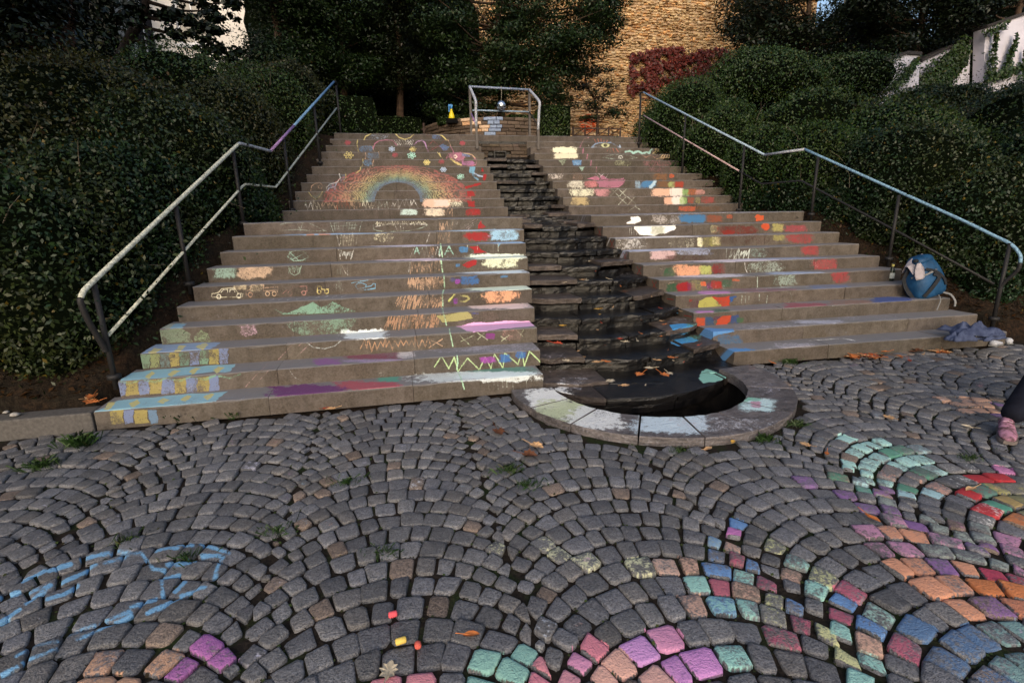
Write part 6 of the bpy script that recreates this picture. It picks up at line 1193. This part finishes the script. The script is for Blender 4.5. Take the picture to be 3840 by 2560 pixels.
# small white things on the ground
mwt = plain('white_canvas', (.42, .43, .47), .8, .2, .06)
for i, (x, y, rz) in enumerate([(3735, 1288, .3), (3765, 1276, 1.1)]):
    t = empty('canvas_shoe'); tag(t, ['small white canvas shoe lying at the right end of the steps', 'second white canvas shoe leaning behind the first one at the right end of the steps'][i], 'shoe', 'pair of white shoes'); q = PZ(x, y, .02)
    V = []; k = 12; L_ = .11; sec = [(-1, .030, .058, .0), (-.8, .038, .070, 0), (-.3, .036, .062, 0), (.2, .040, .046, 0), (.7, .042, .036, 0), (.95, .032, .028, 0), (1.05, .012, .014, 0)]
    for s, w, h, _ in sec:
        for a in range(k): an = 2 * math.pi * a / k; X = s * L_; Y = w * math.cos(an); Z = h * .5 + h * .5 * math.sin(an); V.append((q[0] + X * math.cos(rz) - Y * math.sin(rz), q[1] + X * math.sin(rz) + Y * math.cos(rz), .004 + Z))
    F = [(r * k + a, r * k + (a + 1) % k, (r + 1) * k + (a + 1) % k, (r + 1) * k + a) for r in range(6) for a in range(k)] + [tuple(range(k))[::-1], tuple(6 * k + a for a in range(k))]; sub_(mesh('upper', V, F, mwt, t, True))
    b = MB(); P_ = [(q[0] + s * L_ * math.cos(rz) - w * sg * math.sin(rz), q[1] + s * L_ * math.sin(rz) + w * sg * math.cos(rz)) for sg, rng_ in ((1, sec), (-1, sec[::-1])) for s, w, h, _ in rng_]; n = len(P_)
    b.add([(x_, y_, z_) for z_ in (.002, .014) for x_, y_ in P_], [tuple(range(n))[::-1], tuple(range(n, 2 * n))] + [(i_, (i_ + 1) % n, n + (i_ + 1) % n, n + i_) for i_ in range(n)]); b.build('sole', MGRY, t)
# spray bottle on the planter
sp = empty('spray_bottle'); tag(sp, 'yellow spray bottle with a blue trigger head standing on the round planter', 'spray bottle'); q = PY(1694, 446, 9.9); q = np.array([q[0], q[1], q[2]])
b = MB(); b.lathe(q, [(.075, 0), (.082, .01), (.078, .06), (.03, .20), (.022, .24)], 16); b.build('yellow_body', plain('yellow_plastic', (.80, .62, .02), .4, .4, .04), sp, True)
mb_ = plain('blue_plastic', (.03, .22, .55), .4, .4, .05); b = MB(); b.lathe(q + np.array([0, 0, .24]), [(.026, 0), (.028, .04), (.02, .06)], 12); b.box(q[0] - .075, q[0] + .035, q[1] - .02, q[1] + .02, q[2] + .295, q[2] + .345); b.build('trigger_head', mb_, sp); b = MB(); b.box(q[0] - .075, q[0] - .05, q[1] - .012, q[1] + .012, q[2] + .16, q[2] + .294); b.build('trigger', mb_, sp)
b = MB(); b.box(q[0] - .14, q[0] + .14, q[1] - .1, q[1] + .1, PZ1 - .06, q[2] - .002); o = b.build('coping_stone', MMAS, pl, ); 
# chalk sticks
for x, y, c, rz, lab, L_ in ((1473, 2302, (224, 90, 100), .1, 'thick pink chalk stick in a joint of the setts', .034), (1503, 2401, (222, 190, 96), .15, 'stub of yellow chalk lying on the setts', .04), (1567, 2417, (200, 96, 84), 1.6, 'short red chalk stub right of the yellow one', .024)):
    p = PZ(x, y, .014); b = MB(); d = np.array([math.cos(rz), math.sin(rz), 0]); r = .0125; b.tube([p - d * L_ / 2, p - d * (L_ / 2 - .004), p + d * (L_ / 2 - .004), p + d * L_ / 2], [r * .7, r, r, r * .75], 12); o = b.build('chalk_stick', plain('chalk', tuple(lin(c)), .95, .1, .08, 80), None, True); tag(o, lab, 'chalk', 'chalk sticks on the paving')
# ---------------------------------------------------------------- fallen leaves
MLF = {k: plain('fallen_leaf_' + k, c, .7, .3, .4, 40) for k, c in {'orange': (.48, .15, .04), 'red': (.36, .05, .02), 'tan': (.50, .30, .15), 'yellow': (.60, .34, .06), 'brown': (.12, .045, .02), 'pale': (.50, .42, .30)}.items()}
OUTL = {'maple': [(0, -.5), (.14, -.38), (.36, -.36), (.28, -.16), (.46, -.02), (.30, .08), (.36, .30), (.16, .30), (.10, .48), (-.02, .58), (-.12, .46), (-.2, .28), (-.36, .34), (-.28, .08), (-.48, .0), (-.28, -.17), (-.36, -.38), (-.12, -.36)], 'oval': [(0, -.6), (.14, -.4), (.28, -.1), (.26, .2), (.12, .45), (0, .6), (-.14, .42), (-.27, .15), (-.26, -.15), (-.12, -.42)]}
def leaf(x, y, z, col, s, lab, grp, shape='maple', R=random.Random(5), lift=.012):
    p = PZ(x, y, z); a = R.uniform(0, 6.28); curl = R.uniform(.15, .6); V = [(p[0], p[1], p[2] + lift)]
    for r in (.5, 1.):
        for u, v in OUTL[shape]:
            X, Y = (u * math.cos(a) - v * math.sin(a)) * s * r, (u * math.sin(a) + v * math.cos(a)) * s * r; V.append((p[0] + X, p[1] + Y, p[2] + lift + curl * s * (r ** 2) * (abs(u) * .7 + R.uniform(-.05, .12))))
    n = len(OUTL[shape]); F = [(0, 1 + i, 1 + (i + 1) % n) for i in range(n)] + [(1 + i, 1 + n + i, 1 + n + (i + 1) % n, 1 + (i + 1) % n) for i in range(n)]
    b = MB(); b.add(V, F); t = np.array(V[0]); d = np.array([math.sin(a), -math.cos(a), .25]) ; b.tube([t, t + d * s * .7, t + d * s * 1.1], .0016 + s * .006, 4); o = b.build('fallen_leaf', MLF[col], None); tag(o, lab, 'leaf', grp); return o
G1 = 'fallen leaves on the paving'
for x, y, c, s, lab, sh in [(2010, 1678, 'tan', .10, 'large orange maple leaf on the setts before the left end of the pool rim', 'maple'), (1985, 1712, 'brown', .10, 'dark curled maple leaf below the large orange one', 'maple'), (1870, 1625, 'brown', .11, 'dark brown curled leaf on the setts left of the pool rim', 'maple'), (1768, 2388, 'orange', .055, 'small orange leaf standing on edge near the chalk sticks', 'oval'), (1460, 2525, 'pale', .075, 'pale tan oak leaf at the lower edge beside the pink setts', 'maple'), (2748, 1662, 'yellow', .055, 'yellow leaf on the setts below the pool rim', 'oval'), (3018, 1672, 'tan', .075, 'tan leaf on the setts right of the pool rim', 'maple'), (2655, 1688, 'tan', .07, 'narrow tan leaf on the setts left of the yellow leaf', 'oval'), (3330, 1570, 'tan', .085, 'pale oak leaf on the setts above the mint green patch', 'maple'), (2900, 1365, 'orange', .06, 'round orange leaf by the foot of the right steps', 'oval'), (3410, 1355, 'red', .07, 'red leaf alone on the setts below the right steps', 'oval'), (1600, 1474, 'tan', .07, 'tan leaf against the foot of the left steps near the cascade', 'oval'), (1795, 1473, 'tan', .07, 'second tan leaf at the foot of the left steps, next to the pool', 'oval'), (1360, 1515, 'orange', .075, 'orange leaf on the setts before the middle of the left steps', 'maple'), (1240, 1538, 'tan', .085, 'tan maple leaf beside a red one before the left steps', 'maple'), (1208, 1535, 'red', .07, 'red leaf at the foot of the left steps', 'maple'), (2035, 1540, 'tan', .05, 'small tan leaf against the outside of the pool rim at its left', 'oval'), (2430, 1640, 'red', .045, 'small red leaf below the middle of the pool rim', 'oval'), (2330, 1625, 'tan', .04, 'tiny tan leaf under the middle of the pool rim', 'oval'), (3100, 1245 + 460, 'orange', .05, 'orange leaf beside the tan leaf right of the pool', 'oval'), (3640, 1840, 'tan', .07, 'long tan leaf on the setts by the red chalked ones', 'oval'), (3270, 1948, 'orange', .07, 'orange leaf between the violet chalked setts', 'oval'), (3625, 1605, 'pale', .07, 'pale narrow leaf on the setts left of the foot', 'oval')]: leaf(x, y, 0, c, s, lab, G1, sh)
R2 = random.Random(31)
for i in range(34): leaf(R2.gauss(3265, 60), R2.gauss(1342, 6), .0, R2.choice(['orange', 'red', 'tan', 'orange']), R2.uniform(.05, .09), 'autumn leaf in the red drift at the foot of the right steps', 'drift of leaves at the right steps', R2.choice(['maple', 'oval']), R2, R2.uniform(.005, .03))
for i in range(10): leaf(R2.gauss(3490, 40), R2.gauss(1322, 6), .0, R2.choice(['orange', 'tan', 'brown']), R2.uniform(.06, .1), 'autumn leaf in the small drift below the backpack', 'drift of leaves below the backpack', 'maple', R2, R2.uniform(.005, .03))
for i in range(9): leaf(R2.gauss(345, 14), R2.gauss(1508, 8), .15, R2.choice(['orange', 'tan', 'orange']), R2.uniform(.06, .1), 'orange leaf heaped on the soil behind the kerb by the left steps', 'leaf heap behind the kerb', 'maple', R2, R2.uniform(.02, .06))
GC = 'fallen leaves caught on the cascade'
def ctz(y): return float(np.interp(y, [560, 770, 812, 1000, 1080, 1150, 1230, 1320, 1400, 1500], [2.6, 1.55, 1.42, .95, .78, .63, .48, .32, .17, .03]))
for x, y, c, s, lab in [(2107, 1232, 'yellow', .07, 'orange yellow leaf on a left slab halfway down the lower cascade'), (2238, 1170, 'yellow', .06, 'pale yellow leaf in the middle of the lower cascade'), (2250, 1190, 'yellow', .035, 'tiny yellow green leaf under the pale yellow one'), (2240, 1248, 'tan', .045, 'round tan leaf in the middle of the cascade'), (2328, 1282, 'red', .06, 'rust red leaf standing on the cascade'), (2350, 1294, 'pale', .06, 'pale leaf right of the rust red one on the cascade'), (2390, 1290, 'pale', .05, 'pale leaf with its stalk up on the cascade'), (2475, 1215, 'tan', .05, 'tan leaf near the right slabs of the cascade'), (2235, 1370, 'tan', .07, 'tan leaf on the lower left of the cascade'), (2280, 1368, 'orange', .055, 'orange leaf in the low middle of the cascade'), (2470, 1363, 'tan', .05, 'round tan leaf on the low right of the cascade'), (2515, 1352, 'orange', .07, 'long orange leaf on the low right of the cascade'), (2120, 1365, 'pale', .08, 'grey leaf on the low left slab of the cascade'), (2432, 1392, 'pale', .08, 'grey leaf on the low middle of the cascade'), (2290, 1440, 'pale', .09, 'big pale leaf on the lowest slab'), (2345, 1458, 'tan', .08, 'tan leaf at the lip over the pool'), (2400, 1417, 'orange', .10, 'bright orange leaf on the lowest slab'), (2490, 1418, 'orange', .10, 'second bright orange leaf, right on the lowest slab'), (2510, 1412, 'pale', .07, 'grey green leaf beside the bright orange ones'), (2090, 1300, 'red', .09, 'dark red leaf beside the end of the second left step'), (2180, 1060, 'tan', .06, 'tan leaf on the upper left of the lower cascade'), (2200, 1062, 'pale', .06, 'pale leaf in the upper part of the lower cascade'), (2290, 1058, 'pale', .05, 'curled pale leaf right of the middle of the cascade'), (2205, 990, 'pale', .06, 'pale leaf high on the lower cascade'), (2340, 1105, 'brown', .06, 'brown leaf by the right slabs of the cascade'), (1963, 800, 'yellow', .06, 'yellow green leaf at the foot of the upper cascade'), (1990, 795, 'yellow', .05, 'yellow leaf at the foot of the upper cascade, right of the green one'), (1975, 820, 'tan', .06, 'tan leaf where the cascade levels out'), (2065, 820, 'pale', .05, 'pale leaf at the right where the cascade levels out')]: leaf(x, y, ctz(y), c, s, lab, GC, 'oval' if s < .06 else 'maple', lift=.03)
for i in range(26): x = R2.uniform(2080, 2620); y = R2.uniform(980, 1470); leaf(x, y, ctz(y), R2.choice(['tan', 'pale', 'orange', 'red', 'brown']), R2.uniform(.02, .04), 'tiny leaf scrap scattered over the wet slabs', 'leaf scraps on the cascade', 'oval', R2, .03)
# ---------------------------------------------------------------- grass and weeds in the joints
MG_ = leaf_mat('grass_blade', (.020, .050, .012), (.060, .125, .030), (.10, .09, .03))
def tuft(P, n, h, lab, sp_=.06):
    g = np.random.default_rng(int(P[0] * 100) % 991); V = []; T = []
    for _ in range(n):
        a = g.uniform(0, 6.28); r = abs(g.normal(0, sp_)); b0 = np.array([P[0] + r * math.cos(a), P[1] + r * .6 * math.sin(a), P[2] - .01]); d = np.array([g.normal(0, .45), g.normal(0, .45), 1.]); hh = h * g.uniform(.4, 1.1); s = np.array([math.sin(a), math.cos(a), 0]) * .0022
        V += [b0 - s, b0 + s, b0 + d * hh + np.array([d[0], d[1], 0]) * hh * .3, b0 + d * hh * .99 + s * .2]; T += [(np.clip(g.normal(.5, .3), 0, 1), g.random(), 0)] * 4
    o = mesh('grass_tuft', V, np.arange(len(V)).reshape(-1, 4), MG_, None, tint=np.array(T)); tag(o, lab, 'grass tuft', 'grass tufts in the joints of the paving')
for x, y, n, h, lab in [(700, 1572, 220, .09, 'grass tuft at the foot of the left steps, first from the left'), (880, 1560, 160, .06, 'grass tuft at the foot of the left steps, second from the left'), (300, 1672, 260, .09, 'big grass tuft on the setts before the kerb'), (160, 1750, 200, .06, 'flat grass patch near the left edge of the setts'), (1470, 1500, 200, .045, 'grass line at the foot of the left steps near the cascade'), (1300, 1810, 120, .04, 'grass tuft among the setts left of the middle'), (1440, 2070, 110, .035, 'thin grass tuft among the setts at the lower middle'), (1915, 1765, 160, .045, 'grass tuft among the setts below the pool'), (1975, 1820, 130, .04, 'grass tuft lowest of those below the pool'), (2550, 1690, 120, .035, 'grass tuft close under the pool rim'), (2870, 1650, 220, .045, 'grass tuft at the right foot of the pool rim'), (2990, 1590, 160, .04, 'grass tuft at the right side of the pool rim'), (2960, 1360, 260, .05, 'grass edge at the foot of the right steps'), (3640, 1720, 120, .04, 'grass tuft between the mint patch and the foot'), (1040, 1990, 90, .04, 'grass tuft right of the blue chalk lines'), (470, 2030, 90, .04, 'grass tuft above the blue chalk lines'), (700, 2090, 90, .04, 'grass tuft inside the blue chalk drawing')]: tuft(PZ(x, y, -.004), n, h, lab)
# light stones and leaf litter on the soil of the left bank
MPB = plain('pebble', (.34, .32, .30), .9, .2, .2)
for i, (x, y, s) in enumerate([(55, 1555, .03), (25, 1545, .02), (130, 1505, .015), (210, 1440, .025), (240, 1412, .012), (20, 1500, .015)]):
    p = PZ(x, y, .16 if i < 3 else .22); b = MB(); g = random.Random(i); b.lathe(p, [(s * .5, -s * .3), (s, 0), (s * .8, s * .4), (s * .3, s * .6)], 8); b.V = [(a + g.uniform(-.2, .2) * s, c_ + g.uniform(-.2, .2) * s, d) for a, c_, d in b.V]; o = b.build('pebble', MPB, None, True); tag(o, 'pale pebble on the dark soil behind the kerb', 'pebble', 'pebbles behind the kerb')
g = np.random.default_rng(3); n = 2600; Xl = g.uniform(-6, -2.38, n); Yl = g.uniform(.1, 2.5, n); Zl = ground_z(Xl, Yl) + .012; ok_ = Xl < -2.42 + .21 * Yl
o = leaves('leaf_litter', np.column_stack([Xl, Yl, Zl])[ok_], np.tile([0, 0, 1.], (ok_.sum(), 1)), .05, leaf_mat('litter', (.05, .022, .010), (.15, .055, .025), (.22, .08, .02)), None, .6, .35); tag(o, kind='stuff')
n = 1800; Yl = g.uniform(.1, 6.5, n); Xl = 6.95 - .21 * Yl + g.uniform(0, .8, n); o = leaves('leaf_litter', np.column_stack([Xl, Yl, ground_z(Xl, Yl) + .012]), np.tile([0, 0, 1.], (n, 1)), .05, o.data.materials[0], None, .6, .35); tag(o, kind='stuff')

# ================================================================ the person whose foot reaches into the frame
pe = empty('person'); tag(pe, 'person in dark trousers squatting at the right edge, one pink sneaker on the setts', 'person')
F0 = PZ(3790, 1650, .0); ank = np.array([F0[0] + .10, F0[1] + .10, .10]); knee = ank + np.array([.50, .12, .36]); hip = knee + np.array([.40, .06, -.16])
def skin(name, verts, edges, radii, mat, parent, lvl=2):
    me = bpy.data.meshes.new(name); me.from_pydata([tuple(map(float, v)) for v in verts], edges, []); o = link(bpy.data.objects.new(name, me), parent); me.materials.append(mat)
    s = o.modifiers.new('skin', 'SKIN'); s.use_smooth_shade = True
    for i, r in enumerate(radii): me.skin_vertices[0].data[i].radius = (r, r) if not hasattr(r, '__len__') else r
    me.skin_vertices[0].data[0].use_root = True
    q = o.modifiers.new('sub', 'SUBSURF'); q.levels = lvl; q.render_levels = lvl; return o
msk = plain('skin', (.42, .26, .19), .6, .3, .05); mtr = plain('dark_trousers', (.010, .011, .018), .95, .1, .3, 20); mjk = plain('dark_jacket', (.02, .02, .025), .9, .1); mhair = plain('brown_hair', (.03, .018, .01), .7, .3)
hip2 = hip + np.array([-.02, -.24, 0]); pel = (hip + hip2) / 2 + np.array([.04, 0, .04]); chest = pel + np.array([-.14, .02, .42]); neck = chest + np.array([-.07, 0, .13]); head = neck + np.array([-.05, 0, .14])
kn2 = hip2 + np.array([-.30, -.10, .16]); an2 = kn2 + np.array([.12, -.05, -.42])
shL, shR = chest + np.array([0, .19, .05]), chest + np.array([0, -.19, .05]); elL, elR = shL + np.array([-.16, .04, -.22]), shR + np.array([-.16, -.04, -.22]); wrL, wrR = elL + np.array([-.05, -.14, .16]), elR + np.array([-.05, .12, .16])
Vb = [pel, chest, neck, head, head + np.array([-.01, 0, .09]), hip, knee, ank, hip2, kn2, an2, shL, elL, wrL, shR, elR, wrR]
body = skin('body', Vb, [(0, 1), (1, 2), (2, 3), (3, 4), (0, 5), (5, 6), (6, 7), (0, 8), (8, 9), (9, 10), (1, 11), (11, 12), (12, 13), (1, 14), (14, 15), (15, 16)], [.13, .14, .055, .085, .07, .095, .065, .042, .095, .065, .042, .06, .045, .028, .06, .045, .028], msk, pe)
skin('trousers', [pel + np.array([0, 0, .05]), hip, (hip + knee) / 2, knee, (knee + ank) / 2, ank + np.array([-.01, -.01, .0]), hip2, (hip2 + kn2) / 2, kn2, (kn2 + an2) / 2, an2 + np.array([0, 0, .02])], [(0, 1), (1, 2), (2, 3), (3, 4), (4, 5), (0, 6), (6, 7), (7, 8), (8, 9), (9, 10)], [.155, .125, .105, .092, .080, .072, .125, .105, .092, .08, .072], mtr, pe)
skin('jacket', [pel + np.array([0, 0, .1]), chest, shL, elL, wrL * .9 + elL * .1, shR, elR, wrR * .9 + elR * .1, neck - np.array([0, 0, .05])], [(0, 1), (1, 2), (2, 3), (3, 4), (1, 5), (5, 6), (6, 7), (1, 8)], [.17, .175, .08, .062, .045, .08, .062, .045, .075], mjk, pe)
skin('hair', [head + np.array([.03, 0, .03]), head + np.array([.01, 0, .10]), head + np.array([.06, 0, -.05])], [(0, 1), (0, 2)], [.092, .08, .07], mhair, pe)
for w_, s in ((wrL, 1), (wrR, -1)):
    for k in range(4): f0 = w_ + np.array([-.07, s * .02 * (k - 1.5), -.005]); skin('finger', [w_ + np.array([-.01, s * .012 * (k - 1.5), 0]), f0, f0 + np.array([-.035, 0, -.012]), f0 + np.array([-.052, 0, -.032])], [(0, 1), (1, 2), (2, 3)], [.012, .010, .009, .007], msk, body, 1)
    skin('finger', [w_, w_ + np.array([-.03, -s * .04, 0]), w_ + np.array([-.06, -s * .05, -.012])], [(0, 1), (1, 2)], [.013, .011, .009], msk, body, 1)
mshoe = Mt('worn_sneaker', .8, .2); q_ = mshoe.noise(mshoe.co(), 25, 3); mshoe.color(mshoe.mix(mshoe.ramp(q_, .4, .6), (.10, .055, .06), (.42, .20, .28)))
def shoe(A_, rz, L_=.29):
    k = 14; V = []; sec = [(-.05, .036, .05), (0, .040, .088), (.12, .042, .100), (.22, .040, .095), (.36, .044, .075), (.55, .050, .055), (.75, .052, .045), (.90, .042, .036), (1., .022, .022)]
    for s, w, h in sec:
        for a in range(k): an = 2 * math.pi * a / k; X = -s * L_; Y = w * math.copysign(abs(math.cos(an)) ** .8, math.cos(an)); Z = .018 + h * (.5 + .5 * math.sin(an)); V.append((A_[0] + X * math.cos(rz) - Y * math.sin(rz), A_[1] + X * math.sin(rz) + Y * math.cos(rz), Z))
    F = [(r * k + a, r * k + (a + 1) % k, (r + 1) * k + (a + 1) % k, (r + 1) * k + a) for r in range(len(sec) - 1) for a in range(k)] + [tuple(range(k))[::-1], tuple((len(sec) - 1) * k + a for a in range(k))]; o = sub_(mesh('shoe', V, F[:-2] + [F[-2], F[-1]], mshoe.m, pe, True))
    P_ = [(-s * L_, w * 1.05 * sg) for sg, r_ in ((1, sec), (-1, sec[::-1])) for s, w, h in r_]; P_ = [(A_[0] + x * math.cos(rz) - y * math.sin(rz), A_[1] + x * math.sin(rz) + y * math.cos(rz)) for x, y in P_]; n = len(P_); b = MB()
    b.add([(x, y, z) for z in (.003, .026) for x, y in P_], [tuple(range(n)), tuple(range(2 * n - 1, n - 1, -1))] + [(i, n + i, n + (i + 1) % n, (i + 1) % n) for i in range(n)]); b.build('sole', plain('rubber_sole', (.16, .13, .12)), o)
    b = MB()
    for t in (.3, .38, .46, .54): c_ = np.array([A_[0] - t * L_ * math.cos(rz), A_[1] - t * L_ * math.sin(rz), .118 - (t - .2) * .17]); s_ = np.array([-math.sin(rz), math.cos(rz), 0]) * .024; b.tube([c_ - s_ - np.array([0, 0, .006]), c_, c_ + s_ - np.array([0, 0, .006])], .0035, 5)
    b.build('laces', plain('pink_lace', (.55, .35, .42)), o)
shoe(ank + np.array([.03, .03, 0]), math.radians(38)); shoe(an2 + np.array([.05, 0, 0]), math.radians(10))
